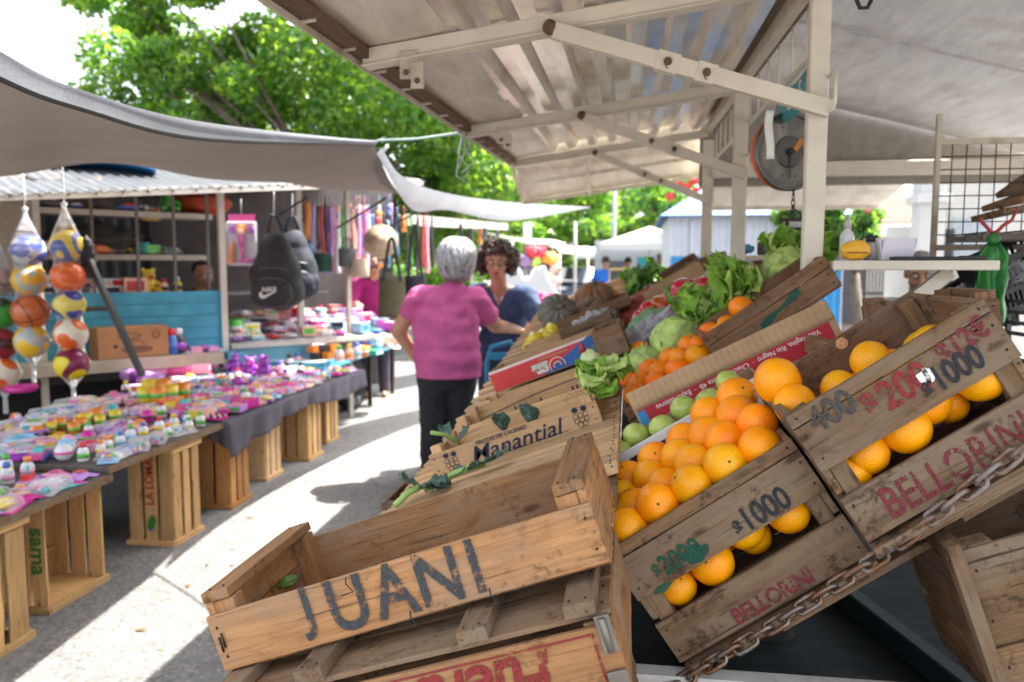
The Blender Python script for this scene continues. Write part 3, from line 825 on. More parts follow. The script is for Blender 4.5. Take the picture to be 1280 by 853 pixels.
pot = mb.build('metal_pot', M((0.22, 0.21, 0.20), 0.35, 0.8), None, at(961, 319, Y=3.75)); tag(pot, 'grey metal pot on a ledge beyond the scale', 'pot')
mb = MB(); mb.box((0, 0, -0.012), (0.42, 0.2, 0.022)); mb.bar((0, 0, -0.02), (0.0, 0.1, -0.9), 0.03, 0.03, 1)
lg = mb.build('ledge', [CREAMR, CREAMR], None, at(968, 319, Y=3.75) + Vector((0, 0, -0.002)), bevel=0.002); tag(lg, 'narrow cream ledge between the second and first posts carrying the metal pot', 'shelf')
lumpy((0, 0, 0.02), (0.05, 0.03, 0.02), 0.5, 3, 5).build('crumpled_bag', [M((0.06, 0.25, 0.45), 0.4)], None, at(930, 317, Y=3.75)); tag(bpy.data.objects['crumpled_bag'], 'crumpled blue plastic bag left of the metal pot', 'plastic bag')
# green bag hung by red ties
GREENB = M((0.018, 0.17, 0.03), 0.35, var=0.25, scale=30, bmp=0.3)
gb = empty('green_bag', W(1240, 335, 2.2), label='bright green plastic bag knotted and hung by red ties at right', cat='plastic bag')
mb = MB()
def gfn(u, v):
    w = 0.072 * (0.30 + 0.70 * min(1, u * 6)) * (1 + 0.05 * math.sin(u * 7))
    x = w * (v - 0.5)
    return Vector((x + 0.010 * u, 0.010 * math.sin(v * 11 + u * 3) * (0.4 + u) + 0.006 * math.sin(u * 15 + v * 4), 0.07 - 0.225 * u + 0.012 * (v - 0.5) * u))
mb.grid(gfn, 22, 18); mb.grid(lambda u, v: gfn(u, v) + Vector((0.004 * math.sin(u * 9), 0.016 * math.sin(v * 3.14) + 0.004, 0.003)), 22, 18)
lumpy((0, 0, 0.08), (0.016, 0.014, 0.018), 0.4, 3, 2, mb=mb)
mb.build('bag_body', GREENB, gb)
for s in (-1, 1):
    mb = MB(); mb.tube([(0, 0, 0.09), (s * 0.022, 0, 0.115), (s * 0.04 + 0.008, 0.01, 0.13), (s * 0.045 + 0.016, 0.01, 0.15 + 0.012 * s)], [0.005, 0.005, 0.005, 0.003], 8); mb.build('red_tie', M((0.35, 0.03, 0.02), 0.45), gb)

random.seed(9)
for k in range(16):
    px, py = random.choice(((330, 560), (380, 600), (300, 640), (420, 640), (250, 740), (200, 800), (360, 700), (440, 590), (470, 540), (280, 700), (410, 560), (340, 760)))
    p = at(px + random.uniform(-25, 25), py + random.uniform(-15, 15), Z=0.004)
    mb = MB(); L = random.uniform(0.012, 0.03); q = random.uniform(0, 6)
    mb.grid(lambda u, v: Vector((L * (u - 0.5) * 2, L * 0.45 * (v - 0.5) * 2 * math.sin(3.0 * u + 0.1), 0.006 * math.sin(u * 3.1 + q) * abs(v - 0.3))), 6, 4)
    o = mb.build('dry_leaf' if k % 3 else 'paper_scrap', M((0.16, 0.10, 0.045), 0.8) if k % 3 else WHITE, None, p, (0, 0, q))
    tag(o, ('curled brown leaf lying on the sunlit street between the stalls' if k % 3 else 'small white paper scrap lying on the street between the stalls'), 'leaf' if k % 3 else 'paper', 'litter on the street')
# ================================================================== crates on the near end of the stall
juani = crate('wooden_crate', 'warm brown empty crate stencilled JUANI at the front of the stall', 'crate', (-0.629, 1.15, 0.757), R(19.5), 0.645, 0.33, 0.092, WD_JUANI,
              front=((0, 1),), back=((0, 1.05),), T=0.010, cap=(0.048, 0.016), ends=((0.02, 0.62), (0.64, 1.22)), post=0.034, group='wooden crates on the fruit stall')
for i, (ch, x) in enumerate(zip('JUANI', (0.160, 0.238, 0.315, 0.390, 0.450))):
    letter(juani, ch, 0.090 if i == 0 else 0.118, (x + (0.012 if i == 0 else 0), -0.0125, 0.046 + (0.014 if i == 0 else 0)), P_GREY, rot=(R(90), R(2), 0), offset=0.002, sx=0.84)
for x, z in ((0.33, 0.012), (0.46, 0.012), (0.25, 0.09)):
    mb = MB(); mb.tube([(x, -0.013, z), (x + 0.002, -0.024, z - 0.006), (x + 0.01, -0.026, z - 0.02), (x - 0.012, -0.022, z - 0.022)], 0.0012, 5); mb.build('bent_wire', IRON, juani)
for x in (0.018, 0.012): mb = MB(); mb.tube([(x, -0.012, 0.02 + x), (x + 0.002, -0.014, 0.045 + x)], 0.0018, 5); mb.build('bent_nail', IRON, juani)
lumpy((0.125, 0.14, 0.012), (0.02, 0.012, 0.008), 0.5, 3, 8).build('dry_leaf_scrap', [leafmat('scrap_leaf', (0.10, 0.16, 0.03), 0.3)], None, mat_of(juani) @ Vector((0, 0, 0.004)), (0.2, -0.3, 0.5))
tag(bpy.data.objects['dry_leaf_scrap'], 'small green leaf scrap on the floor of the empty JUANI crate', 'leaf')

th = R(17.6); Lf, Hf = 0.66, 0.105
tr = Vector((-0.018, 1.085, 0.918)); tl = tr - Vector((math.cos(th), 0, math.sin(th))) * Lf
bl = tl + Vector((math.sin(th), 0, -math.cos(th))) * Hf
fuera = crate('wooden_crate', 'upturned brown crate with red upside down lettering under the JUANI crate', 'crate', bl, th, Lf, 0.37, Hf, WD_JUANI, front=((0, 0.9),), T=0.010, ends=((0.0, 0.95),), base=0, group='wooden crates on the fruit stall')
for k in range(3): board(fuera, 'base_board', (Lf / 2, 0.055 + k * 0.125, Hf + 0.003), (Lf, 0.112, 0.008), WD_OLD, True)
for x in (0.06, 0.20, 0.46, 0.62): board(fuera, 'cleat', (x, 0.17, Hf + 0.018), (0.045, 0.36, 0.020), WD_OLD, True)
letter(fuera, 'Fuera de S', 0.098, (Lf - 0.285, -0.0125, 0.050), P_RED, rot=(R(90), R(180), 0), shear=0.18, offset=0.0025, spacing=0.95, sx=0.95)
mb = MB()
for z in (0.006, 0.087): mb.box((Lf - 0.32, -0.0123, z), (0.58, 0.0008, 0.003))
mb.box((Lf - 0.032, -0.0123, 0.0465), (0.003, 0.0008, 0.081))
mb.build('red_frame_line', P_RED, fuera)
mb = MB()
mb.box((Lf - 0.012, -0.015, 0.085), (0.022, 0.008, 0.055)); mb.box((Lf - 0.014, -0.016, 0.018), (0.028, 0.008, 0.026)); mb.tube([(Lf - 0.012, -0.021, 0.06), (Lf - 0.012, -0.021, 0.11)], 0.005, 8)
mb.build('iron_hinge', M((0.22, 0.20, 0.17), 0.45, 0.8, dirt=(0.13, 0.06, 0.03), dirt_amt=0.4), fuera, bevel=0.001)
crate('wooden_crate', 'dark supporting crate underneath the upturned crate at the bottom edge', 'crate', bl + Vector((0.065, 0.02, -0.20)), th, 0.62, 0.34, 0.18, WD_DARK, front=((0, 0.45), (0.52, 1)), group='wooden crates on the fruit stall')
st = crate('wooden_crate', 'old crate standing upright deep under the front of the stall', 'crate', (-0.52, 1.12, 0.0), 0, 0.5, 0.36, 0.42, WD_DARK, front=((0, 0.2), (0.4, 0.6), (0.8, 1)), group='wooden crates on the fruit stall')

def price(root, txt, size, x, z, mat, off=0.0012, T=0.0105, rot=0, shear=0, sx=0.8, sp=1.0): return letter(root, txt, size, (x, -T, z), mat, rot=(R(90), -rot, 0), offset=off, sx=sx, shear=shear, spacing=sp)
SL = ((0, 0.34), (0.555, 0.895), (0.905, 1.0))
low = crate('wooden_crate', 'weathered crate of oranges stencilled $1000 and $2000, lower of the chained pair', 'crate', (0.105, 1.45, 0.672), R(34.8), 0.395, 0.30, 0.247, WD_OLD, front=SL, T=0.009, ends=((0.02, 0.3), (0.36, 0.66), (0.70, 1.0)), post=0.03, group='wooden crates on the fruit stall')
ML, MLi = mat_of(low), mat_of(low).inverted()
def pl(txt, size, px, py, mat, off=0.0012, **k): q = MLi @ at(px, py, Y=1.441); return price(low, txt, size, q.x, q.z, mat, off, T=0.0106, **k)
pl('$', 0.036, 923, 660, P_BLACK); pl('1000', 0.060, 956, 637, P_BLACK); pl('$', 0.036, 822, 714, P_GREEN, 0.001); pl('2000', 0.052, 851, 696, P_GREEN, 0.001)
pl('BELLORINI', 0.043, 966, 746, P_WINE, 0.0012, sx=0.82, sp=0.97)
def smear(root, x, z, w, h, mat, seed, T=0.0102, y=None):
    mb = MB(); n = 26; pts = []
    for k in range(n):
        a = 2 * math.pi * k / n; q = 1 + 0.45 * mnoise.noise(Vector((math.cos(a) * 1.6 + seed, math.sin(a) * 1.6, seed)))
        pts.append((x + w * q * math.cos(a), z + h * q * math.sin(a)))
    mb.add([(px, (-T if y is None else y), pz) for px, pz in pts], [tuple(range(n))])
    return mb.build('paint_smear', mat, root)
_q = MLi @ at(868, 692, Y=1.441)
smear(low, _q.x, _q.z, 0.026, 0.017, paint('thick_green_smear', (0.004, 0.06, 0.035), 0.40), 2)
smear(low, _q.x - 0.085, _q.z - 0.025, 0.020, 0.006, P_GREEN, 5)
for k, (dx, L_, z) in enumerate(((0.0, 0.395, -0.018), (0.05, 0.30, -0.032), (0.14, 0.30, -0.046))): board(low, 'cleat', (0.2 + dx, 0.006 + 0.014 * k, z), (L_, 0.05, 0.013), WD_OLD)

upp_o = at(1083, 676, Y=1.38)
upp = crate('wooden_crate', 'weathered orange crate stencilled $200 in red, higher of the two chained crates', 'crate', upp_o, R(34.2), 0.362, 0.30, 0.250, WD_OLD, front=SL, back=((0, 0.48), (0.50, 1.02)), mat_back=WD_DARK, T=0.010, ends=((0.02, 0.3), (0.36, 0.66), (0.70, 1.0)), post=0.03, group='wooden crates on the fruit stall')
MU, MUi = mat_of(upp), mat_of(upp).inverted()
def pu(txt, size, px, py, mat, off=0.0014, T=0.0118, **k): q = MUi @ at(px, py, Y=1.37); return price(upp, txt, size, q.x, q.z, mat, off, T=T, **k)
pu('400', 0.062, 1040, 515, P_FADED, 0.0015, sx=0.85); pu('$', 0.050, 1088, 505, P_RED); pu('200', 0.070, 1131, 483, P_RED, 0.0016)
pu('$', 0.036, 1160, 488, P_BLACK, T=0.0126); pu('1000', 0.058, 1196, 461, P_BLACK, 0.0014, T=0.0126, sx=0.74); pu('$12€', 0.048, 1203, 426, P_WINE, rot=R(4), sx=0.85)
pu('BELLORINI', 0.078, 1196, 583, P_WINE, 0.0008, sx=0.70, sp=1.02)
_q = MUi @ at(1157, 470, Y=1.37); smear(upp, _q.x, _q.z, 0.015, 0.013, P_WHITE, 7, T=0.0122)
for k, (dx, L_, z) in enumerate(((0.0, 0.36, -0.018), (0.02, 0.26, -0.034), (0.12, 0.30, -0.050))): board(upp, 'cleat', (0.18 + dx, 0.004 + 0.014 * k, z), (L_, 0.05, 0.014), WD_OLD)
kn = mat_of(upp).inverted() @ at(1053, 430, Y=1.675)
mb = MB(); mb.lathe([(0, 0.0012), (0.011, 0.001), (0.013, 0.0)], 18, 0, Matrix.Translation((kn.x, 0.2985, kn.z)) @ Matrix.Rotation(R(90), 4, 'X')); mb.build('knot', M((0.50, 0.27, 0.12), 0.8, var=0.4, scale=200), upp)
crate('wooden_crate', 'dark brown crate behind the upper orange crate below the side shelf', 'crate', at(1120, 425, Y=1.74), R(8), 0.20, 0.22, 0.06, WD_DARK, front=((0, 1),), ends=((0, 1.3),), group='wooden crates on the fruit stall')
rb = crate('wooden_crate', 'old empty crate leaning in the trailer bed at the bottom right corner', 'crate', (0.655, 1.36, 0.630), R(20), 0.42, 0.36, 0.34, WD_OLD, front=((0, 0.46), (0.48, 0.97)), post=0.04, ends=((0, 0.28), (0.33, 0.62), (0.67, 0.98)), mat_end=WD_DARK, group='wooden crates on the fruit stall')
board(rb, 'corner_strip', (-0.012, -0.012, 0.17), (0.022, 0.028, 0.36), WD_OLD)

# ---- chain across the chained crates
pts = [at(836, 862, Y=1.424), at(950, 790, Y=1.422), at(1096, 700, Y=1.395), at(1180, 640, Y=1.352), at(1300, 545, Y=1.348)]
def along(pts, s):
    acc = 0
    for a, b in zip(pts, pts[1:]):
        l = (b - a).length
        if acc + l >= s: return a.lerp(b, (s - acc) / l), (b - a).normalized()
        acc += l
    return pts[-1], (pts[-1] - pts[-2]).normalized()
tot = sum((b - a).length for a, b in zip(pts, pts[1:]))
CHAINM = M((0.20, 0.18, 0.165), 0.4, 0.75, var=0.35, scale=50, dirt=(0.20, 0.085, 0.03), dirt_amt=0.52, bmp=0.35)
CHAINW = M((0.21, 0.19, 0.17), 0.5, 0.3, var=0.2, scale=50, dirt=(0.16, 0.07, 0.028), dirt_amt=0.52, bmp=0.35)
ch = empty('chain', pts[0], label='rusty steel chain slung across the fronts of the two orange crates', cat='chain')
pitch = 0.0335; k = 0
while k * pitch < tot:
    c, t = along(pts, k * pitch)
    c = c + Vector((0, 0.0, -0.004 * math.sin(math.pi * k * pitch / tot * 2)))
    n0 = Vector((0, -1, 0)); n0 = (n0 - t * n0.dot(t)).normalized(); b = t.cross(n0)
    an = R(45 if k % 2 else -45) + random.uniform(-0.18, 0.18)
    w = n0 * math.sin(an) + b * math.cos(an)
    ring = []
    for q in range(20):
        a = 2 * math.pi * q / 20
        ex = 0.0135 * (1 if math.cos(a) > 0 else -1) if abs(math.cos(a)) > 0.05 else 0
        ring.append(t * (ex + 0.011 * math.cos(a)) + w * 0.0115 * math.sin(a))
    mb = MB(); mb.tube(ring, 0.0042, 8, closed=True)
    mb.build('link', CHAINW if k > 11 else CHAINM, ch, c - pts[0]); k += 1

# ================================================================== fruit
def orange_material(name, c1, c2, spots=0.3):
    m, nt, b, out = nt_new(name)
    v = ocoord(nt)
    n1 = noise(nt, v, 16, 4)
    oi = nt.nodes.new('ShaderNodeObjectInfo')
    cc = ramp(nt, n1, [(0.3, c1), (0.7, c2)])
    hs = nt.nodes.new('ShaderNodeHueSaturation')
    mr = nd(nt, 'ShaderNodeMapRange'); nt.links.new(oi.outputs['Random'], mr.inputs[0]); mr.inputs[3].default_value = 0.482; mr.inputs[4].default_value = 0.513
    mv = nd(nt, 'ShaderNodeMapRange'); nt.links.new(oi.outputs['Random'], mv.inputs[0]); mv.inputs[3].default_value = 1.12; mv.inputs[4].default_value = 0.88
    nt.links.new(mr.outputs[0], hs.inputs['Hue']); nt.links.new(mv.outputs[0], hs.inputs['Value']); nt.links.new(cc, hs.inputs['Color'])
    sp_ = noise(nt, v, 55, 3, 0.6)
    cc = mixc(nt, ramp(nt, sp_, [(0.70, g3(0)), (0.78, g3(spots))]), hs.outputs[0], (0.16, 0.05, 0.008))
    nt.links.new(cc, b.inputs['Base Color']); b.inputs['Roughness'].default_value = 0.31
    b.inputs['Specular IOR Level'].default_value = 0.35
    b.inputs['Subsurface Weight'].default_value = 0.05; b.inputs['Subsurface Radius'].default_value = (0.008, 0.003, 0.001)
    vo = nt.nodes.new('ShaderNodeTexVoronoi'); vo.inputs['Scale'].default_value = 330; nt.links.new(v, vo.inputs['Vector'])
    bump(nt, b, vo.outputs['Distance'], 0.5, 0.0014)
    return m
OR = orange_material('orange_peel', (0.84, 0.27, 0.001), (0.94, 0.41, 0.002))
MAND = orange_material('mandarin_peel', (0.82, 0.20, 0.001), (0.90, 0.285, 0.002), 0.45)
STEMM = M((0.12, 0.10, 0.03), 0.7)
def fruit_mesh(name, r, mats, squash=0.96, dimple=0.05, amp=0.02, seed=0, stem=True, seg=28, rings=20):
    mb = MB(); off = Vector((seed * 5.3, seed, 2.2))
    def fn(d, th, a):
        return (1 + amp * mnoise.noise(d * 1.6 + off)) * (1 - dimple * math.exp(-(th / 0.22) ** 2) - dimple * 0.5 * math.exp(-((math.pi - th) / 0.2) ** 2))
    mb.ball((0, 0, 0), (r, r, r * squash), seg, rings, 0, fn)
    if stem:
        z = r * squash * (1 - dimple)
        mb.lathe([(r * 0.075, z - 0.001), (r * 0.06, z + r * 0.03), (0, z + r * 0.03)], 8, 1)
    return mb.mesh(name, mats)
OM = [fruit_mesh('orange', 0.0405, [OR, STEMM], 0.97, 0.045, 0.03, s) for s in range(4)]
MM = [fruit_mesh('mandarin', 0.036, [MAND, STEMM], 0.80, 0.09, 0.05, s) for s in range(3)]
def put(name, me, loc, label, cat, group=None, s=1.0, rot=None):
    o = bpy.data.objects.new(name, me); col.objects.link(o)
    o.location = loc; o.rotation_euler = rot if rot is not None else (random.uniform(-1.2, 1.2), random.uniform(-1.2, 1.2), random.uniform(0, 6))
    o.scale = (s, s, s)
    return tag(o, label, cat, group)
random.seed(21)
g_low = 'oranges in the lower chained crate'; g_upp = 'oranges in the upper chained crate'
for j in range(4):
    for i in range(5):
        x = 0.052 + i * 0.0735 + (0.022 if j % 2 else 0) - (0.0 if i < 4 else 0.004); y = 0.045 + j * 0.073
        z = 0.252 + 0.016 * j * (0.5 + 0.13 * i) + random.uniform(-0.006, 0.008)
        put('orange', random.choice(OM), ML @ Vector((x, y, z)), f'orange heaped above the $1000 crate rim, {ORD[j]} row back, {ORD[i]} up the slope', 'orange', g_low, random.uniform(0.98, 1.09))
for j in range(2):
    for i in range(5):
        put('orange', random.choice(OM), ML @ Vector((0.055 + i * 0.072, 0.046 + j * 0.075, 0.182 + random.uniform(-0.003, 0.003))), f'orange half hidden behind the $1000 slat, {ORD[j]} layer back, {ORD[i]} up the slope', 'orange', g_low, 0.93)
for i, (x, z, y, s) in enumerate(((0.068, 0.108, 0.042, 0.92), (0.148, 0.112, 0.040, 1.05), (0.232, 0.128, 0.060, 0.95), (0.238, 0.098, 0.085, 0.85), (0.318, 0.118, 0.046, 1.0), (0.185, 0.125, 0.115, 0.95))):
    put('orange', OM[i % 4], ML @ Vector((x, y, z)), f'orange seen through the gap of the $1000 crate, {ORD[i]} from its lower left end', 'orange', g_low, s)
for i, (x, z, y, s) in enumerate(((0.045, 0.095, 0.05, 0.9), (0.085, 0.112, 0.045, 0.95), (0.16, 0.116, 0.042, 1.08), (0.215, 0.13, 0.06, 1.0), (0.25, 0.098, 0.09, 0.85), (0.305, 0.125, 0.045, 1.0), (0.12, 0.10, 0.12, 0.95))):
    put('orange', OM[(i + 1) % 4], MU @ Vector((x, y, z)), f'orange seen through the gap of the red $200 crate, {ORD[i]} from its left end', 'orange', g_upp, s, (0.3 * i, 1.2, 0.4 * i))
def ontop(px, py, Y): return at(px, py, Y=Y)
for px, py, Y, s, lab in ((972, 477, 1.55, 1.12, 'big round orange at the left end of the red $200 crate'), (994, 506, 1.50, 0.98, 'orange in front of the big round one in the red $200 crate'), (1050, 487, 1.54, 0.9, 'orange just showing above the faded 400 on the upper crate'), (1089, 452, 1.54, 0.95, 'orange just showing above the middle of the upper crate rim')):
    put('orange', OM[0], ontop(px, py, Y), lab, 'orange', g_upp, s, (0.4, 1.0, 0.3))
for i in range(4):
    for j in range(3):
        put('orange', OM[j], MU @ Vector((0.055 + i * 0.083, 0.09 + j * 0.078, 0.175 - 0.02 * (j > 1))), f'orange lying low inside the red $200 crate, {ORD[j]} row back, {ORD[i]} up the slope', 'orange', g_upp, 1.0)

# ---- apple carton
CARTW = M((0.72, 0.72, 0.72), 0.6, var=0.05)
def carton(name, label, loc, slope, L, D, H, mat, th=0.005, yaw=0, mat_front=None, group=None, flap=None):
    root = empty(name, loc, (0, -slope, yaw), label, 'carton', group)
    mb = MB(); mb.box((L / 2, 0, H / 2), (L, th, H)); mb.build('front_wall', mat_front or mat, root, bevel=0.001)
    mb = MB(); mb.box((L / 2, D, H / 2), (L, th, H)); mb.build('back_wall', mat, root, bevel=0.001)
    for x in (th / 2, L - th / 2):
        mb = MB(); mb.box((x, D / 2, H / 2), (th, D - th, H)); mb.build('end_wall', mat, root, bevel=0.001)
    mb = MB(); mb.box((L / 2, D / 2, th / 2), (L - 2 * th, D - th, th)); mb.build('bottom', mat, root)
    if flap:
        mb = MB(); n = 60
        mb.grid(lambda u, v: Vector((L * u, -0.006 + 0.012 * math.sin(v * 2) + 0.0012 * math.sin(u * L / 0.0085 * 2 * math.pi * 0.5) , H - 0.004 + flap * v)), 150, 3, smooth=True)
        mb.build('corrugated_flap', CARD, root, solid=0.003)
    return root
ac = carton('fruit_carton', 'white carton of green apples behind the heap of oranges', at(758, 580, Y=1.83) + Vector((0.055, 0, -0.085)), R(32), 0.40, 0.15, 0.105, CARDD, mat_front=CARTW, group='cartons on the fruit stall')
mb = MB(); mb.box((0.14, -0.0032, 0.068), (0.18, 0.0006, 0.034), 0); mb.build('black_print', M((0.02, 0.02, 0.024), 0.5), ac)
APPLE = M((0.40, 0.50, 0.10), 0.32, var=0.22, scale=30, dirt=(0.42, 0.46, 0.14), dirt_amt=0.4, coat=0.2)
AM = fruit_mesh('apple', 0.032, [APPLE, STEMM], 0.9, 0.16, 0.03, 2)
MA = mat_of(ac)
for i, x in enumerate((0.035, 0.085, 0.150, 0.215, 0.275, 0.335)):
    put('green_apple', AM, MA @ Vector((x, 0.055 + 0.02 * (i % 2), 0.098 + 0.012 * (i % 2))), f'green apple in the white carton, {ORD[i]} up the slope', 'apple', 'green apples in the white carton', random.uniform(0.94, 1.08), (random.uniform(-.4, .4), random.uniform(-.4, .4), i))
for i, x in enumerate((0.06, 0.14, 0.22, 0.30)): put('green_apple', AM, MA @ Vector((x, 0.10, 0.05)), 'green apple hidden in the lower layer of the white carton', 'apple', 'green apples in the white carton', 1.0)
# ---- tall cardboard carton with a corrugated flap and a red band
cc_o = at(797, 528, Y=2.0)
cc = carton('fruit_carton', 'brown corrugated carton with a red printed band between the apples and the mandarins', cc_o + Vector((0.03, 0, -0.05)), R(27), 0.53, 0.10, 0.092, CARD, group='cartons on the fruit stall', flap=0.046)
REDP = M((0.42, 0.018, 0.03), 0.45, var=0.08)
mb = MB(); mb.box((0.26, -0.0032, 0.058), (0.505, 0.0008, 0.052)); mb.build('red_band', REDP, cc)
mb = MB(); mb.box((0.015, -0.0034, 0.05), (0.022, 0.0008, 0.06)); mb.build('blue_edge', M((0.03, 0.25, 0.5), 0.5), cc)
letter(cc, 'Villa Regina, Rio Negro  ·  Chacra 98 Lote 4B  ·  Exportadores', 0.0185, (0.27, -0.0040, 0.072), WHITE, rot=(R(90), R(180), 0), sx=0.92)
mb = MB(); mb.box((0.255, -0.0038, 0.044), (0.035, 0.0006, 0.012)); mb.build('green_stamp', M((0.02, 0.14, 0.05), 0.6), cc)
# ---- the two mandarin crates
g_m = 'mandarins in the dark crates'
m1 = crate('wooden_crate', 'dark crate full of mandarins, lower of the pair beside the lettuces', 'crate', at(797, 540, Y=2.13), R(34), 0.36, 0.25, 0.07, WD_DARK, front=((0, 0.48), (0.52, 1)), ends=((0, 1.0),), group='wooden crates on the fruit stall')
m2 = crate('wooden_crate', 'dark crate with a green paint smear and few mandarins, beside the long lettuce', 'crate', at(899, 455, Y=2.13), R(35.5), 0.365, 0.25, 0.085, WD_DARK, front=((0, 0.6), (0.63, 1)), back=((0, 1.0),), ends=((0, 1.0),), group='wooden crates on the fruit stall')
mb = MB(); mb.grid(lambda u, v: Vector((0.14 + 0.13 * u, -0.0105, 0.02 + 0.025 * u + (0.014 + 0.006 * math.sin(u * 9)) * (v - 0.5))), 14, 2); mb.build('paint_smear', paint('green_brush_smear', (0.005, 0.075, 0.05), 0.44), m2)
Mm1, Mm2 = mat_of(m1), mat_of(m2)
for j in range(3):
    for i in range(5):
        put('mandarin', random.choice(MM), Mm1 @ Vector((0.048 + i * 0.066 + 0.02 * (j % 2), 0.045 + j * 0.068, 0.075 + 0.012 * j + random.uniform(-.004, .006))), f'mandarin in the lower dark crate, {ORD[j]} row from the front, {ORD[i]} up the slope', 'mandarin', g_m, random.uniform(0.94, 1.08), (random.uniform(-.5, .5), random.uniform(-.5, .5), random.uniform(0, 6)))
for i, (px, py, Y, s, lab) in enumerate(((912, 408, 2.22, 0.98, 'mandarin lowest in the upper dark crate'), (928, 386, 2.26, 1.12, 'spotted mandarin sitting highest at the left end of the upper dark crate'), (942, 402, 2.20, 0.95, 'mandarin half hidden behind the front slat of the upper dark crate'))):
    put('mandarin', MM[i], at(px, py, Y=Y), lab, 'mandarin', g_m, s, (0.3, 0.4, i))

# ================================================================== leafy vegetables
def leaf_sheet(mb, base, d_out, up, L, w, curl=0.8, ruffle=0.15, nu=9, nv=8, m=0, stalk=0.0, cup=0.35, phase=0.0):
    """one ruffled leaf growing from base along d_out, bending towards up by curl"""
    d_out = d_out.normalized(); side = d_out.cross(up)
    if side.length < 1e-4: side = d_out.orthogonal()
    side.normalize(); nrm = side.cross(d_out).normalized()
    def fn(u, v):
        s = (v - 0.5) * 2
        a = curl * u
        k = abs(curl) > 0.02
        p = base + d_out * (L * math.sin(a) / curl if k else L * u) + nrm * (L * (1 - math.cos(a)) / curl if k else 0)
        t = max(0.0, (u - stalk) / (1 - stalk))
        ww = w * (0.16 + 0.84 * math.sin(min(1, t * 1.05 + 0.06) * math.pi * 0.62) ** 0.8) * (1 - 0.55 * max(0, t - 0.75) * 4 * 0.5)
        if u < stalk: ww = w * 0.16
        edge = abs(s) ** 1.6
        rf = ruffle * w * (0.15 + edge) * t * (math.sin(u * 13 + s * 2.5 + phase) + 0.7 * math.sin(u * 31 + phase * 2 + s * 4) + 0.4 * math.sin(s * 17 + u * 9))
        return p + side * (s * ww) + nrm * (cup * ww * s * s + rf)
    mb.grid(fn, nu, nv, m)
def lettuce(loc, r, mats, label, n=30, style='head', seed=1, tilt=(0, 0, 0)):
    rnd = random.Random(seed)
    mb = MB()
    if style == 'head': lumpy((0, 0, r * 0.02), (r * 0.86, r * 0.86, r * 0.80), 0.13, 2.4, seed, 40, 28, mb=mb, m=0)
    else: lumpy((0, 0, -r * 0.1), r * 0.55, 0.2, 2.6, seed, 18, 12, mb=mb, m=1)
    for k in range(n):
        t = k / n
        a = k * 2.39996 + rnd.uniform(-.3, .3)
        el = -0.1 + t * 1.35                 # outer leaves lie low, inner ones stand
        d = Vector((math.cos(a) * math.cos(el), math.sin(a) * math.cos(el), math.sin(el)))
        base = Vector((0, 0, -r * 0.5)) + d * r * 0.2
        hug = 1.7 if style == 'head' else 0.9
        leaf_sheet(mb, base, d, Vector((0, 0, 1)), r * (1.25 - 0.3 * t) * rnd.uniform(0.8, 1.15), r * rnd.uniform(0.36, 0.55), hug + rnd.uniform(-0.3, 0.7), 0.30, 16, 14, 0 if rnd.random() < 0.72 else 1, cup=0.3 * rnd.uniform(-0.3, 1.2), phase=rnd.uniform(0, 6))
    o = mb.build('lettuce', mats, None, loc, tilt, solid=0.0008)
    return tag(o, label, 'lettuce', 'lettuces along the upper rack')
LPALE = leafmat('pale_lettuce', (0.50, 0.62, 0.20), 0.35, 0.35, 0.42, 16, (0.70, 0.76, 0.42))
LWHITE = leafmat('white_lettuce_heart', (0.68, 0.74, 0.40), 0.3, 0.2, 0.42, 14, (0.78, 0.82, 0.55))
LGREEN = leafmat('green_lettuce', (0.25, 0.46, 0.045), 0.38, 0.4, 0.38, 18, (0.45, 0.58, 0.15))
LDEEP = leafmat('deep_green_leaf', (0.09, 0.22, 0.028), 0.35, 0.4, 0.4, 14, (0.22, 0.34, 0.08))
LBLUE = leafmat('blue_green_leaf', (0.05, 0.125, 0.095), 0.2, 0.3, 0.5, 14, (0.20, 0.30, 0.22))
STALKM = leafmat('pale_green_stalk', (0.33, 0.50, 0.14), 0.1, 0.2, 0.4, 10)
lettuce(at(846, 427, Y=2.5), 0.092, [LPALE, LWHITE], 'round pale iceberg lettuce just above the heap of mandarins', 26, 'head', 3, (R(10), R(-25), 0))
lettuce(at(806, 460, Y=2.46), 0.075, [LPALE, LWHITE], 'lowest pale frilly lettuce above the first mandarins', 26, 'head', 5, (R(20), R(-35), 1))
lettuce(at(874, 386, Y=2.58), 0.094, [LGREEN, LPALE], 'bright green leafy lettuce in the middle of the row, above the iceberg', 30, 'open', 7, (R(25), R(-20), 2))
lettuce(at(905, 395, Y=2.52), 0.085, [LDEEP, LGREEN], 'small dark leafy lettuce wedged behind the upper mandarin crate', 22, 'open', 9, (R(40), R(10), 0))
lettuce(at(985, 345, Y=2.50), 0.10, [LPALE, LWHITE], 'pale lettuce next to the first cream post', 26, 'head', 13, (R(20), R(-20), 2))
lettuce(at(1003, 318, Y=2.58), 0.10, [LGREEN, LPALE], 'green lettuce touching the left side of the first cream post', 26, 'open', 15, (R(20), R(20), 0))
lettuce(at(1038, 300, Y=2.48), 0.075, [LDEEP, LGREEN], 'dark lettuce on the shelf behind the spray bottle', 22, 'open', 17, (0, 0, 0))
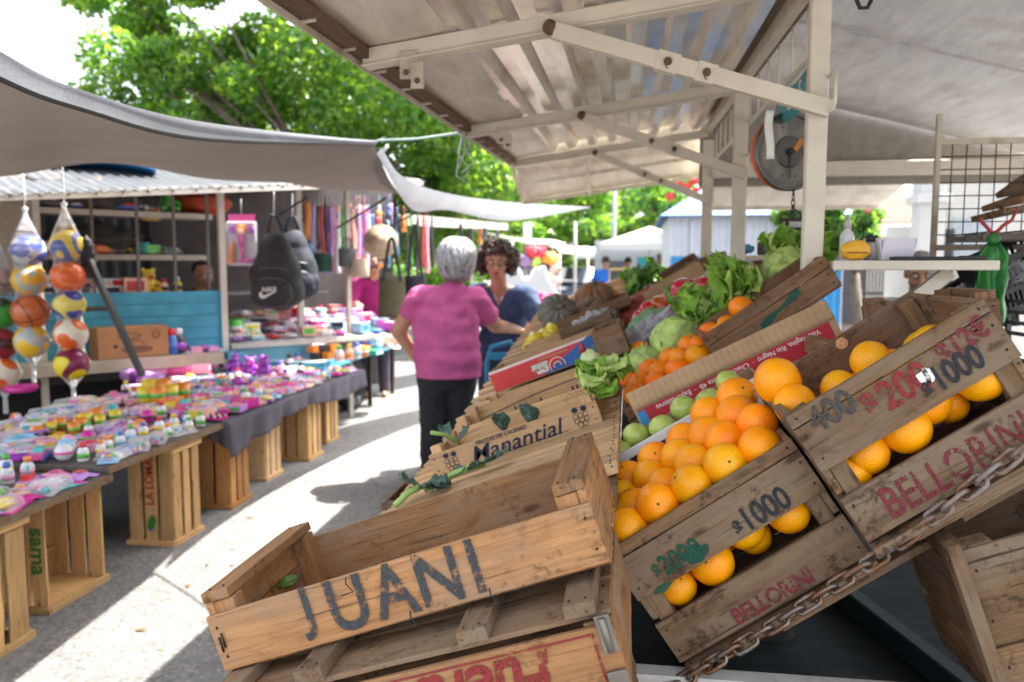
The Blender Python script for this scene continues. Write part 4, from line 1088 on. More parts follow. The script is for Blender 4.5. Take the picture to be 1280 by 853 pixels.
# long leafed lettuce lying down the slope
def leaf_bunch(name, p0, p1, mats, label, cat, n=12, w=0.05, L=None, spread=0.5, seed=1, stalk=0.25, group=None, curl=0.5):
    rnd = random.Random(seed); mb = MB()
    ax = (p1 - p0); LL = L or ax.length; ax.normalize()
    up = Vector((0, -0.35, 1)).normalized(); up = (up - ax * up.dot(ax)).normalized(); sd = ax.cross(up)
    for k in range(n):
        s, q = rnd.uniform(-1, 1), rnd.uniform(-0.2, 1)
        d = (ax + sd * s * spread + up * q * spread * 0.6).normalized()
        leaf_sheet(mb, sd * s * 0.012 + up * (0.01 + 0.02 * q), d, up, LL * rnd.uniform(0.75, 1.05), w * rnd.uniform(0.8, 1.15), curl * rnd.uniform(-0.5, 1.1) + 0.05, 0.34, 16, 12, 0 if k % 3 else 1, stalk, 0.3, rnd.uniform(0, 6))
    return tag(mb.build(name, mats, None, p0, solid=0.0008), label, cat, group)
leaf_bunch('leafy_lettuce', at(900, 400, Y=2.50), at(985, 328, Y=2.52), [LGREEN, LPALE], 'long leafed lettuce lying up the slope between the green and the pale heads', 'lettuce', 40, 0.040, 0.19, 0.7, 4, 0.1, curl=1.1)
leaf_bunch('leafy_lettuce', at(730, 458, Y=2.22), at(768, 498, Y=2.10), [LGREEN, LPALE], 'loose lettuce leaves hanging over the right end of the Manantial crate', 'lettuce', 9, 0.045, 0.15, 0.4, 6, 0.1, curl=0.3)
lumpy((0, 0, 0), (0.036, 0.03, 0.055), 0.25, 3, 4).build('lettuce_heart', [LWHITE], None, at(737, 463, Y=2.2)); tag(bpy.data.objects['lettuce_heart'], 'pale lettuce heart propped against the crate end by the red carton', 'lettuce')

# ---- broccoli trimmings on the slats
def stem(p0, p1, r, label, leaves, seed):
    rnd = random.Random(seed)
    root = empty('broccoli_stalk', p0, label=label, cat='stalk', group='broccoli trimmings on the slats')
    mb = MB(); mid = (p1 - p0) * 0.5 + Vector((0, 0.012, 0.006)); mb.tube([Vector((0, 0, 0)), mid, p1 - p0], [r, r * 0.95, r * 1.1], 10); mb.build('stem', STALKM, root)
    for (t, L, w, ang, cu) in leaves:
        mb = MB(); b_ = (p1 - p0) * t
        d = Vector((math.cos(ang), math.sin(ang), 0.38))
        leaf_sheet(mb, b_, d, Vector((0, 0, 1)), L, w, cu, 0.22, 12, 10, 0, 0.12, 0.3, rnd.uniform(0, 6))
        mb.build('leaf', LBLUE, root, solid=0.0008)
    return root
dz = lambda px, py, Y, h=0.0: at(px, py, Y=Y)
stem(at(530, 613, Y=1.93), at(606, 579, Y=1.97), 0.0085, 'long pale green broccoli stalk with leaves lying in front of the Manantial crate', ((0.02, 0.075, 0.034, 3.6, 0.4), (0.05, 0.07, 0.036, -0.6, -0.3), (0.72, 0.07, 0.032, -0.55, 0.3), (0.95, 0.075, 0.034, -0.15, 0.3), (0.5, 0.035, 0.018, 0.8, 0.8)), 3)
stem(at(494, 632, Y=1.86), at(524, 609, Y=1.90), 0.009, 'thick dark green cut stalk at the lower left edge of the slats', ((0.9, 0.08, 0.04, 0.0, -0.2),), 5)
stem(at(539, 541, Y=2.15), at(572, 553, Y=2.2), 0.006, 'thin green stalk across the left end of the Manantial crate', ((0.9, 0.06, 0.025, 0.4, 0.9), (0.6, 0.05, 0.02, 2.0, 0.7)), 8)
for k, (px, py, Y, L, w, a, lab) in enumerate(((622, 532, 2.27, 0.055, 0.04, 0.3, 'folded dark leaf inside the Manantial crate left of the middle'), (655, 522, 2.27, 0.065, 0.05, 0.5, 'large curled leaf standing inside the Manantial crate'), (649, 597, 1.75, 0.035, 0.016, 1.2, 'small dark leaf scrap on the slats behind the JUANI crate'), (586, 622, 1.72, 0.03, 0.012, 0.2, 'tiny green scrap on the slats nearest the aisle'))):
    mb = MB(); Rk = Matrix.Rotation(a + 0.4, 3, 'Z') @ Matrix.Rotation(R(48), 3, 'X') @ Matrix.Rotation(R(25), 3, 'Y'); mb.grid(lambda u, v: Rk @ Vector((u * L * 0.62 * math.cos(v * 6.2832) * (1 + 0.14 * math.sin(v * 31.4 + k)), u * w * 0.8 * math.sin(v * 6.2832) * (1 + 0.12 * math.sin(v * 44)), u * u * L * (0.35 + 0.22 * math.sin(v * 12.57 + k)))), 8, 40)
    tag(mb.build('cabbage_leaf', LBLUE, None, at(px, py, Y=Y), solid=0.0008), lab, 'leaf', 'broccoli trimmings on the slats')

# ---- Manantial crates
def grapes(root, x, z, s, T=0.0082):
    mb = MB()
    for i, row in enumerate((3, 3, 2, 1)):
        for k in range(row):
            cx, cz = x + (k - (row - 1) / 2) * 0.0105 * s, z + 0.004 - i * 0.0088 * s
            mb.tube([(cx + 0.005 * s * math.cos(a), -T, cz + 0.005 * s * math.sin(a)) for a in np.linspace(0, 2 * math.pi, 15)[:-1]], 0.0007, 4, closed=True)
    n = 14
    for (lx, lz, q) in ((x - 0.008 * s, z + 0.016 * s, 0.3), (x + 0.010 * s, z + 0.015 * s, 1.2)):
        mb.add([(lx + (0.009 if k % 2 else 0.005) * s * math.cos(2 * math.pi * k / n + q), -T, lz + (0.008 if k % 2 else 0.0045) * s * math.sin(2 * math.pi * k / n + q)) for k in range(n)], [tuple(range(n))])
    return mb.build('grape_emblem', P_NAVY, root)
mo = at(546, 597, Y=2.12)
man = crate('wooden_crate', 'pale empty crate lettered Manantial with grape emblems on the slatted rack', 'crate', mo, R(20.2), 0.49, 0.21, 0.064, WD_PALE, front=((0, 1),), back=((0, 0.9),), T=0.007, ends=((0.0, 1.0),), post=0.03, base=3, group='wooden crates on the fruit stall')
letter(man, 'Manantial', 0.060, (0.245, -0.0082, 0.026), P_NAVY, shear=0.32, offset=0.0006, sx=1.12, spacing=1.02)
letter(man, 'FRUTAS DE CALIDAD', 0.0155, (0.215, -0.0082, 0.056), P_NAVY, offset=0.0002)
mb = MB(); mb.grid(lambda u, v: Vector((0.13 + 0.265 * u, -0.0080, 0.006 + 0.003 * u * u + 0.0018 * v)), 8, 1); mb.build('underline', P_NAVY, man)
grapes(man, 0.058, 0.030, 1.25); grapes(man, 0.438, 0.034, 1.35)
for ch_ in [c for c in man.children if c.name.startswith('corner_post')]: ch_.scale = (1.35, 1, 1); ch_.location.z += 0.012
mo2 = mo + Vector((0.02, 0.235, 0.04))
man2 = crate('wooden_crate', 'second pale empty crate with a blue arc line, right behind the lettered one', 'crate', mo2, R(20.2), 0.49, 0.20, 0.06, WD_PALE, front=((0, 0.8),), back=((0, 1.25),), T=0.007, ends=((0.0, 1.0),), post=0.03, base=3, group='wooden crates on the fruit stall')
for ch_ in [c for c in man2.children if c.name.startswith('corner_post')]: ch_.scale = (1.35, 1, 1); ch_.location.z += 0.012
mb = MB(); mb.grid(lambda u, v: Vector((0.045 + 0.41 * u, 0.1985, 0.030 + 0.026 * math.sin(u * 1.9) + 0.003 * v)), 20, 1)
for x, h in ((0.16, 0.012), (0.18, 0.014), (0.25, 0.012), (0.36, 0.016), (0.375, 0.016)): mb.box((x, 0.1985, 0.030), (0.006, 0.0008, h))
mb.build('blue_arc', P_NAVY, man2)
crate('wooden_crate', 'third pale crate with a whitened edge, in front of the red and blue carton', 'crate', mo2 + Vector((0.03, 0.235, 0.038)), R(20.5), 0.49, 0.16, 0.055, WD_PALE, front=((0, 0.8),), T=0.007, ends=((0, 1.0),), base=3, group='wooden crates on the fruit stall')
crate('wooden_crate', 'small dusky crate standing low at the aisle side by the broccoli stalk', 'crate', at(478, 662, Y=2.02), 0, 0.16, 0.22, 0.075, WD_DARK, front=((0, 1),), T=0.006, ends=((0, 1),), base=2, group='wooden crates on the fruit stall')
s0 = at(478, 662, Y=2.02)
cb = crate('wooden_crate', 'tall crate on end beneath the small dusky crate in the aisle', 'crate', (s0.x - 0.02, 2.0, 0.0), 0, 0.24, 0.26, s0.z - 0.02, WD_DARK, front=((0, 0.3), (0.36, 0.64), (0.7, 1)), group='wooden crates on the fruit stall')

# ---- red and blue carton
ro = at(620, 492, Y=2.78)
rc = carton('fruit_carton', 'red and blue printed fruit carton behind the pale crates', ro, R(21.5), 0.44, 0.30, 0.078, CARD, group='cartons on the fruit stall')
REDC = M((0.55, 0.03, 0.035), 0.4, var=0.06); BLUEC = M((0.015, 0.11, 0.38), 0.4, var=0.06)
mb = MB(); mb.add([(0.002, -0.0035, 0.003), (0.185, -0.0035, 0.003), (0.36, -0.0035, 0.070), (0.002, -0.0035, 0.070)], [(0, 1, 2, 3)]); mb.build('red_print', REDC, rc)
mb = MB(); mb.add([(0.185, -0.0035, 0.003), (0.438, -0.0035, 0.003), (0.438, -0.0035, 0.076), (0.375, -0.0035, 0.076)], [(0, 1, 2, 3)]); mb.build('blue_print', BLUEC, rc)
mb = MB(); mb.add([(0.002, -0.0038, 0.069), (0.36, -0.0038, 0.069), (0.375, -0.0038, 0.077), (0.002, -0.0038, 0.077)], [(0, 1, 2, 3)]); mb.box((0.11 + 0.13, -0.004, 0.058), (0.11, 0.0006, 0.004), 1); mb.build('white_print', [M((0.75, 0.6, 0.6), 0.5), M((0.3, 0.28, 0.12), 0.5)], rc)
letter(rc, 'Salut', 0.030, (0.185, -0.0045, 0.036), M((0.5, 0.62, 0.5), 0.5), rot=(R(90), R(180), 0), shear=0.2, offset=0.002)
letter(rc, 'sana', 0.024, (0.19, -0.0045, 0.016), WHITE, rot=(R(90), R(180), 0), shear=0.2, offset=0.002)
mb = MB()
for r_, mi in ((0.028, 0), (0.021, 1), (0.013, 0)):
    mb.tube([(0.245 + r_ * math.cos(a), -0.005, 0.018 + r_ * math.sin(a)) for a in np.linspace(-0.4, 3.6, 16)], 0.0018, 4, mi)
mb.build('swirl_emblem', [WHITE, REDC], rc)
mb = MB(); mb.lathe([(0.0, 0), (0.009, 0.002), (0.011, 0.02), (0.006, 0.032), (0, 0.034)], 10)
tag(mb.build('chilli_tip', M((0.3, 0.015, 0.015), 0.4), None, at(728, 443, Y=2.5)), 'dark red chilli tip poking up beside the lettuce heart', 'chilli')
crate('wooden_crate', 'dark crate end standing at the right of the red and blue carton', 'crate', at(752, 452, Y=2.62), R(22), 0.10, 0.26, 0.10, WD_DARK, front=((0, 1),), T=0.007, ends=((0, 1),), base=2, group='wooden crates on the fruit stall')
crate('wooden_crate', 'supporting pale crate hidden beneath the red and blue carton', 'crate', ro + Vector((0.03, 0.01, -0.075)), R(21.5), 0.42, 0.28, 0.055, WD_PALE, near=False, base=2, group='wooden crates on the fruit stall')

# ================================================================== further along the stall
BAGP = film('lilac_bag_film', (0.62, 0.58, 0.66), 0.55, 0.25)
CLEARF = film('clear_bag_film', (0.75, 0.76, 0.8), 0.12, 0.15)
def film_bag(p0, p1, w, h, mat, label, seed=1, parent=None, name='plastic_bag'):
    ax = p1 - p0; L = ax.length; ang = math.atan2(ax.z, ax.x)
    mb = lumpy((0, 0, 0), (L / 2, w, h), 0.5, 4.0, seed, 44, 26, sharp=True)
    o = mb.build(name, mat, None, (p0 + p1) / 2, (0, -ang, 0))
    return tag(o, label, 'plastic bag')
film_bag(at(768, 450, Y=2.85), at(846, 392, Y=2.85), 0.08, 0.045, BAGP, 'crumpled lilac plastic bag lying up the slope between the iceberg lettuce and the tomatoes', 3)
lumpy((0, 0, 0), (0.085, 0.05, 0.04), 0.35, 2.5, 6).build('cabbage', [leafmat('pale_cabbage', (0.23, 0.42, 0.22), 0.2, 0.25, 0.5, 10, (0.4, 0.55, 0.36))], None, at(806, 404, Y=3.0), (0, R(-35), 0)); tag(bpy.data.objects['cabbage'], 'pale green pointed cabbage between the lilac bag and the tomatoes', 'cabbage')
lumpy((0, 0, 0), (0.07, 0.05, 0.04), 0.4, 3, 7).build('cabbage', [LBLUE], None, at(762, 452, Y=2.66), (0, R(40), 0)); tag(bpy.data.objects['cabbage.001'], 'dark green cabbage leaf wad right of the red and blue carton', 'cabbage')
for i, (px, py) in enumerate(((783, 457), (791, 446), (799, 437), (784, 465), (794, 452))):
    put('mandarin', MM[i % 3], at(px, py, Y=2.66 + 0.02 * (i % 2)), f'mandarin {("lowest", "second lowest", "front", "topmost", "middle")[i]} in the little row under the lilac bag', 'mandarin', 'mandarins under the lilac bag', 0.95)
tc_ = carton('fruit_carton', 'peach coloured carton of tomatoes behind the lettuces', at(797, 441, Y=3.15), R(33), 0.55, 0.28, 0.07, M((0.48, 0.30, 0.19), 0.8), group='cartons on the fruit stall')
TOM = M((0.50, 0.025, 0.012), 0.22, var=0.15, coat=0.3, rand=0.5)
TM = [fruit_mesh('tomato', 0.042, [TOM, M((0.05, 0.12, 0.02), 0.6)], 0.82, 0.1, 0.06, s, True, 20, 14) for s in range(2)]
for i, (px, py, s) in enumerate(((799, 404, 0.9), (810, 393, 0.95), (805, 411, 0.85), (826, 385, 1.0), (819, 397, 0.85), (840, 377, 1.0), (833, 388, 0.85), (855, 367, 1.3), (848, 380, 0.85), (872, 364, 0.9), (880, 360, 0.9), (795, 414, 0.8), (864, 374, 0.9))):
    put('tomato', TM[i % 2], at(px, py - 3, Y=3.24 + 0.04 * (i % 2)), f'red tomato in the peach carton, {ORD[i] if i < 12 else "lowest"} of the pile from the lower end', 'tomato', 'tomatoes in the peach carton', s * 1.15)
mb = MB(); lumpy((0, 0, 0), (0.055, 0.05, 0.042), 0.08, 2, 3, mb=mb)
tag(mb.build('melon', M((0.75, 0.36, 0.02), 0.4), None, at(892, 357, Y=3.25)), 'yellow orange melon at the top end of the tomatoes', 'melon')
tag(lumpy((0, 0, 0), (0.10, 0.05, 0.035), 0.15, 2, 9).build('squash', M((0.62, 0.36, 0.16), 0.5), None, at(888, 372, Y=3.18), (0, R(-33), 0)), 'long peach coloured squash along the front of the tomato carton', 'squash')
film_bag(at(830, 405, Y=3.55), at(905, 345, Y=3.55), 0.09, 0.06, CLEARF, 'clear plastic bag over the brown carton behind the tomatoes', 5)
for i, (px, py, Y, sl, L, H, lab) in enumerate(((812, 386, 3.75, 30, 0.30, 0.08, 'brown torn carton behind the clear plastic bag'), (858, 362, 3.9, 25, 0.24, 0.07, 'short brown carton highest behind the tomatoes'), (792, 388, 4.4, 28, 0.32, 0.07, 'long brown carton beside the bunches of greens'))):
    carton('fruit_carton', lab, at(px, py, Y=Y), R(sl), L, 0.26, H, CARDD if i else CARD, group='cartons on the fruit stall')
for i, (px, py, Y, sl, L, lab) in enumerate(((835, 358, 4.6, 32, 0.22, 'dark crate at the top of the far pile, left one'), (866, 348, 4.3, 18, 0.2, 'dark crate at the top of the far pile, right one'), (905, 362, 3.7, 14, 0.2, 'dark crate leaning below the second post'), (885, 355, 4.0, 20, 0.18, 'dark crate between the far pile and the second post'))):
    crate('wooden_crate', lab, 'crate', at(px, py, Y=Y), R(sl), L, 0.24, 0.085, WD_DARK, front=((0, 0.45), (0.52, 1)), T=0.007, ends=((0, 1),), base=2, near=False, group='wooden crates on the fruit stall')
film_bag(at(880, 342, Y=4.2), at(925, 335, Y=4.2), 0.06, 0.05, CLEARF, 'puffed clear plastic bag on top of the far crates', 8)
NETR = M((0.38, 0.06, 0.05), 0.5, var=0.4, scale=60, bmp=0.4)
for i, (px, py, Y, r, lab) in enumerate(((786, 396, 3.75, (0.065, 0.06, 0.06), 'red net bag of onions, nearest of two'), (806, 378, 3.8, (0.09, 0.05, 0.05), 'red net bag of onions, leaning up the slope'))):
    o = lumpy((0, 0, 0), r, 0.25, 3.5, i + 20).build('onion_net', NETR, None, at(px, py, Y=Y), (0, R(-35), 0)); tag(o, lab, 'net bag', 'onion nets')
for i, (px, py, qx, qy, Y, lab) in enumerate(((778, 385, 822, 352, 4.9, 'bunch of dark greens on the far slope, nearer one'), (800, 370, 838, 340, 5.2, 'bunch of dark greens on the far slope, farther one'), (775, 372, 805, 352, 5.4, 'small bunch of greens by the chalkboard'))):
    leaf_bunch('greens_bunch', at(px, py, Y=Y), at(qx, qy, Y=Y), [LDEEP, LGREEN], lab, 'greens', 26, 0.05, None, 0.5, 30 + i, 0.1, 'bunches of greens')
lumpy((0, 0, 0), 0.035, 0.1, 2, 4).build('red_onion', [M((0.25, 0.03, 0.09), 0.3)], None, at(812, 364, Y=4.6)); tag(bpy.data.objects['red_onion'], 'single red onion on the brown carton by the greens', 'onion')
# pumpkins
def pumpkin(loc, r, c, c2, label, n=10, tilt=(0, 0, 0), sq=0.75):
    mt = M(c, 0.6, var=0.3, scale=12, dirt=c2, dirt_amt=0.45)
    root = empty('pumpkin', loc, tilt, label, 'pumpkin', 'pumpkins on the aisle side')
    mb = MB()
    mb.ball((0, 0, 0), (r, r, r * sq), 60, 20, 0, lambda d, th, a: (0.86 + 0.15 * abs(math.sin(a * n / 2)) ** 0.7) * (1 - 0.18 * math.exp(-(th / 0.35) ** 2)))
    mb.build('flesh', mt, root)
    mb = MB(); mb.tube([(0, 0, r * sq * 0.7), (0.004, 0, r * sq * 0.95), (0.02, 0, r * sq * 1.15)], [r * 0.14, r * 0.09, r * 0.11], 8); mb.build('stalk', M((0.18, 0.14, 0.08), 0.8), root)
    return root
pumpkin(at(697, 391, Y=3.75), 0.098, (0.13, 0.12, 0.10), (0.20, 0.17, 0.13), 'dark grey pumpkin nearest the aisle', 11, (R(60), R(15), 0))
pumpkin(at(743, 372, Y=4.1), 0.105, (0.26, 0.115, 0.045), (0.14, 0.10, 0.07), 'orange brown ribbed pumpkin at the top of the pumpkin group', 12, (R(25), R(-10), 0))
pumpkin(at(738, 392, Y=3.85), 0.09, (0.20, 0.125, 0.075), (0.13, 0.12, 0.10), 'brown grey pumpkin in front of the orange brown one', 12, (R(40), R(-20), 0))
pumpkin(at(716, 400, Y=3.8), 0.06, (0.15, 0.13, 0.11), (0.22, 0.15, 0.1), 'small grey pumpkin between the dark one and the brown one', 10, (R(30), 0, 0))
pumpkin(at(762, 392, Y=3.7), 0.055, (0.22, 0.10, 0.045), (0.12, 0.09, 0.07), 'small brown pumpkin right of the pumpkin group', 10, (R(10), 0, 0))
SQ = M((0.55, 0.27, 0.08), 0.5, var=0.2)
for i, (px, py, qx, qy, lab) in enumerate(((778, 385, 767, 362, 'pale orange gourd neck standing up by the chalkboard, left one'), (785, 388, 794, 370, 'pale orange gourd neck leaning right by the chalkboard'), (762, 380, 752, 372, 'stubby orange gourd lying beside the pumpkins'))):
    p0, p1 = at(px, py, Y=4.2), at(qx, qy, Y=4.2); mb = MB(); mb.tube([Vector((0, 0, 0)), (p1 - p0) * 0.4, (p1 - p0) * 0.9, p1 - p0], [0.035, 0.028, 0.018, 0.012], 10)
    tag(mb.build('gourd', SQ, None, p0), lab, 'gourd', 'gourds by the pumpkins')
# yellow fruit crate beside the navy sleeve
yc = crate('wooden_crate', 'low crate of yellow peppers under the hands of the navy sweater woman', 'crate', at(660, 446, Y=3.35), R(22), 0.26, 0.22, 0.05, WD_PALE, front=((0, 1),), T=0.006, ends=((0, 1),), base=2, group='wooden crates on the fruit stall')
YP = M((0.62, 0.47, 0.02), 0.3, var=0.2, coat=0.3)
for i, (px, py) in enumerate(((668, 424), (680, 418), (690, 412), (676, 428), (688, 421), (700, 420), (664, 432))):
    o = lumpy((0, 0, 0), (0.042, 0.03, 0.026), 0.18, 2.5, i + 40, 14, 10).build('yellow_pepper', YP, None, at(px, py, Y=3.45 + 0.04 * (i % 2)), (0, R(-22), i)); tag(o, f'yellow pepper in the low crate by the navy sleeve, {ORD[i]} from the sleeve', 'pepper', 'yellow peppers in the low crate')
film_bag(at(715, 425, Y=3.35), at(765, 392, Y=3.45), 0.07, 0.05, CLEARF, 'thin plastic sheet crumpled over the crate behind the red and blue carton', 11)
crate('wooden_crate', 'flat dark crate carrying the pumpkins', 'crate', at(690, 418, Y=3.6), R(22), 0.38, 0.5, 0.045, WD_DARK, front=((0, 1),), T=0.007, ends=((0, 1),), base=3, near=False, group='wooden crates on the fruit stall')
crate('wooden_crate', 'small brown crate just behind the red and blue carton', 'crate', at(705, 432, Y=3.2), R(22), 0.22, 0.2, 0.06, WD_OLD, front=((0, 1),), T=0.007, ends=((0, 1),), base=2, near=False, group='wooden crates on the fruit stall')
# ================================================================== people
def skin_tone(c): return M(c, 0.5, var=0.10, scale=14, sss=0.08)
SKIN1 = skin_tone((0.50, 0.26, 0.16)); SKIN2 = skin_tone((0.44, 0.23, 0.14)); SKIN3 = skin_tone((0.34, 0.17, 0.10))
def cloth_mat(c, var=0.12, b=0.25): return M(c, 0.9, var=var, scale=26, bmp=b)
V = Vector
def head_prims(c, s=1.0, yaw=0.0, pitch=0.0, jaw=0.0):
    """head centred at c; local -y is the face; returns prims and the frame"""
    Rm = Matrix.Rotation(yaw, 3, 'Z') @ Matrix.Rotation(pitch, 3, 'X')
    q = lambda x, y, z: c + Rm @ (V((x, y, z)) * s)
    e = lambda x, y, z, a, b, d: ('e', q(x, y, z), (a * s, b * s, d * s), Rm)
    pr_ = [e(0, 0.012, 0.025, 0.073, 0.092, 0.088), e(0, -0.02, -0.045, 0.058, 0.066, 0.068), e(0, -0.052, -0.088, 0.028, 0.026, 0.022),
           ('c', q(0, -0.082, 0.012), q(0, -0.104, -0.030), 0.010 * s, 0.0165 * s), e(0.015, -0.092, -0.033, 0.011, 0.012, 0.009), e(-0.015, -0.092, -0.033, 0.011, 0.012, 0.009),
           ('c', q(-0.050, -0.070, 0.026), q(0.050, -0.070, 0.026), 0.014 * s, 0.014 * s),
           e(0.042, -0.066, -0.028, 0.024, 0.02, 0.022), e(-0.042, -0.066, -0.028, 0.024, 0.02, 0.022),
           ('c', q(-0.018, -0.083, -0.060), q(0.018, -0.083, -0.060), 0.0085 * s, 0.0085 * s), ('c', q(-0.014, -0.080, -0.070), q(0.014, -0.080, -0.070), 0.009 * s, 0.009 * s),
           e(0.074, 0.012, -0.005, 0.010, 0.020, 0.030), e(-0.074, 0.012, -0.005, 0.010, 0.020, 0.030)]
    return pr_, q, Rm
def face_features(parent, q, Rm, s, brow=(0.05, 0.03, 0.02), lip=(0.30, 0.09, 0.07)):
    mb = MB()
    for x in (-0.031, 0.031): mb.ball(q(x, -0.0795, 0.006), 0.0115 * s, 12, 8, 0); mb.ball(q(x, -0.0885, 0.006), 0.0058 * s, 10, 6, 1)
    mb.build('eye', [M((0.7, 0.68, 0.66), 0.25), M((0.03, 0.015, 0.008), 0.2)], parent)
    mb = MB()
    for x in (-1, 1): mb.tube([q(x * 0.014, -0.0925, 0.028), q(x * 0.032, -0.0915, 0.034), q(x * 0.050, -0.080, 0.026)], [0.003 * s, 0.0042 * s, 0.002 * s], 6)
    mb.build('eyebrow', M(brow, 0.9), parent)
    mb = MB()
    mb.tube([q(-0.024, -0.085, -0.064), q(-0.008, -0.0955, -0.0615), q(0.008, -0.0955, -0.0615), q(0.024, -0.085, -0.064)], [0.002, 0.0042 * s, 0.0042 * s, 0.002], 6)
    mb.tube([q(-0.020, -0.085, -0.068), q(0, -0.0945, -0.071), q(0.020, -0.085, -0.068)], [0.002, 0.005 * s, 0.002], 6)
    mb.build('lips', M(lip, 0.45), parent)
def hand_prims(w, d, n, s=1.0, curl=0.5, thumb=1):
    """w wrist point, d direction of the fingers, n direction the palm faces"""
    d = d.normalized(); n = (n - d * n.dot(d)).normalized(); sd = d.cross(n)
    pr_ = [('e', w + d * 0.045 * s, (0.040 * s, 0.040 * s, 0.016 * s), Matrix((sd, d, n)).transposed()), ('c', w - d * 0.01, w + d * 0.03 * s, 0.024 * s, 0.028 * s)]
    for k, (x, L) in enumerate(((-0.030, 0.062), (-0.010, 0.074), (0.011, 0.070), (0.030, 0.052))):
        p0 = w + d * 0.078 * s + sd * x * s
        c1 = curl * 0.7; c2 = curl * 1.5
        p1 = p0 + (d * math.cos(c1) + n * math.sin(c1)) * L * 0.5 * s; p2 = p1 + (d * math.cos(c2) + n * math.sin(c2)) * L * 0.5 * s
        pr_ += [('c', p0, p1, 0.0095 * s, 0.009 * s), ('c', p1, p2, 0.009 * s, 0.0075 * s)]
    t0 = w + d * 0.025 * s + sd * 0.034 * s * thumb
    t1 = t0 + (d * 0.6 + sd * 0.7 * thumb + n * 0.3).normalized() * 0.036 * s; t2 = t1 + (d * 0.9 + n * 0.4).normalized() * 0.030 * s
    return pr_ + [('c', t0, t1, 0.013 * s, 0.011 * s), ('c', t1, t2, 0.011 * s, 0.008 * s)]

# ---- woman in pink, seen from behind; local x follows the picture's right, y goes away
pk = empty('person', (-1.19, 5.12, 0), (0, 0, R(6)), 'person in a pink top and dark trousers seen from behind, hand on hip', 'person')
neck = V((0.055, 0.0, 1.33)); hc = V((0.072, 0.012, 1.442))
Ls, Rs = V((-0.165, 0, 1.205)), V((0.20, 0.02, 1.195))
Le, Re = V((-0.315, 0.02, 0.985)), V((0.325, 0.16, 1.01))
Lw, Rw = V((-0.215, 0.07, 0.81)), V((0.47, 0.40, 0.965))
hp_, hq, hR = head_prims(hc, 1.0, R(180 + 20), R(-8))
hp_ = hp_
body = hp_ + [('c', V((0.05, 0.01, 1.22)), hc + V((0, 0.01, -0.06)), 0.068, 0.056),
    ('e', V((0.01, 0, 1.08)), (0.19, 0.115, 0.17)), ('e', V((0.015, -0.005, 0.93)), (0.19, 0.135, 0.17)), ('e', V((0.02, 0, 0.77)), (0.20, 0.145, 0.13)), ('c', Ls, Rs, 0.062, 0.062),
    ('c', Ls, Le, 0.068, 0.050), ('c', Le, Lw, 0.050, 0.032), ('c', Rs, Re, 0.070, 0.052), ('c', Re, Rw, 0.050, 0.031)]
body += hand_prims(Lw, V((0.35, -0.25, -0.9)), V((0.8, 0.3, 0.2)), 0.9, 0.5, 1) + hand_prims(Rw, V((0.8, 0.5, -0.35)), V((0.1, 0.2, -1)), 0.9, 0.6, 1)
for sx, x0, x1, y1 in ((-1, -0.075, -0.085, -0.02), (1, 0.095, 0.08, 0.05)):
    hip, kn_, an = V((x0, 0, 0.70)), V((x1, 0.02 + y1, 0.42)), V((x1 - 0.01, 0.0 + y1, 0.07))
    body += [('c', hip, kn_, 0.105, 0.068), ('c', kn_, an, 0.066, 0.042), ('c', an + V((0, -0.02, -0.035)), an + V((0.01, 0.14, -0.045)), 0.036, 0.028)]
skin('body', body, SKIN1, pk, 0.0065, 6)
tc_ = [V((0.02, -0.004, 1.17)), V((0.012, -0.010, 1.06)), V((0.012, -0.012, 0.93)), V((0.016, -0.012, 0.82)), V((0.02, -0.006, 0.70))]
top = []
for i in range(25):
    t = i / 24 * 4; k = min(int(t), 3); c = tc_[k].lerp(tc_[k + 1], t - k)
    w = np.interp(c.z, (0.70, 0.80, 0.93, 1.06, 1.17), (0.224, 0.228, 0.220, 0.222, 0.192)); d_ = np.interp(c.z, (0.70, 0.80, 0.93, 1.06, 1.17), (0.170, 0.172, 0.160, 0.152, 0.128))
    top.append(('e', c, (float(w), float(d_), 0.10)))
top += [('c', Ls + V((0.02, 0, 0)), Rs - V((0.02, 0, 0)), 0.085, 0.085), ('c', V((0.04, 0.005, 1.19)), V((0.05, 0.01, 1.275)), 0.13, 0.075),
       ('c', Ls, Ls.lerp(Le, 0.42), 0.082, 0.078), ('c', Rs, Rs.lerp(Re, 0.60), 0.084, 0.080)]
PINK = M((0.56, 0.105, 0.29), 0.9, var=0.10, scale=10, bmp=0.2)
dl, dr = (Le - Ls).normalized(), (Re - Rs).normalized()
top_o = skin('pink_top', top, PINK, pk, 0.008, 10, 0.016, 8.0, cut=[(V((0, 0, 0.685)), V((0, 0, -1))), (V((0, 0, 1.30)), V((-0.1, 0.1, 1)))])
md = top_o.modifiers.new('solid', 'SOLIDIFY'); md.thickness = 0.004
tr_ = [('e', V((0.015, 0, 0.70)), (0.205, 0.155, 0.13))]
for sx, x0, x1, y1 in ((-1, -0.075, -0.085, -0.02), (1, 0.095, 0.08, 0.05)):
    tr_ += [('c', V((x0, 0, 0.68)), V((x1, 0.02 + y1, 0.42)), 0.118, 0.092), ('c', V((x1, 0.02 + y1, 0.42)), V((x1 - 0.01, y1, 0.07)), 0.092, 0.074)]
skin('trousers', tr_, M((0.022, 0.021, 0.027), 0.9, var=0.25, scale=14, bmp=0.25), pk, 0.009, 8, 0.008, 8.0, cut=[(V((0, 0, 0.06)), V((0, 0, -1)))])
for x, y in ((-0.095, -0.02), (0.07, 0.05)):
    skin('shoe', [('c', V((x, y - 0.03, 0.045)), V((x + 0.012, y + 0.15, 0.038)), 0.048, 0.038)], M((0.03, 0.03, 0.035), 0.6), pk, 0.008, 4, cut=[(V((0, 0, 0.004)), V((0, 0, -1)))])
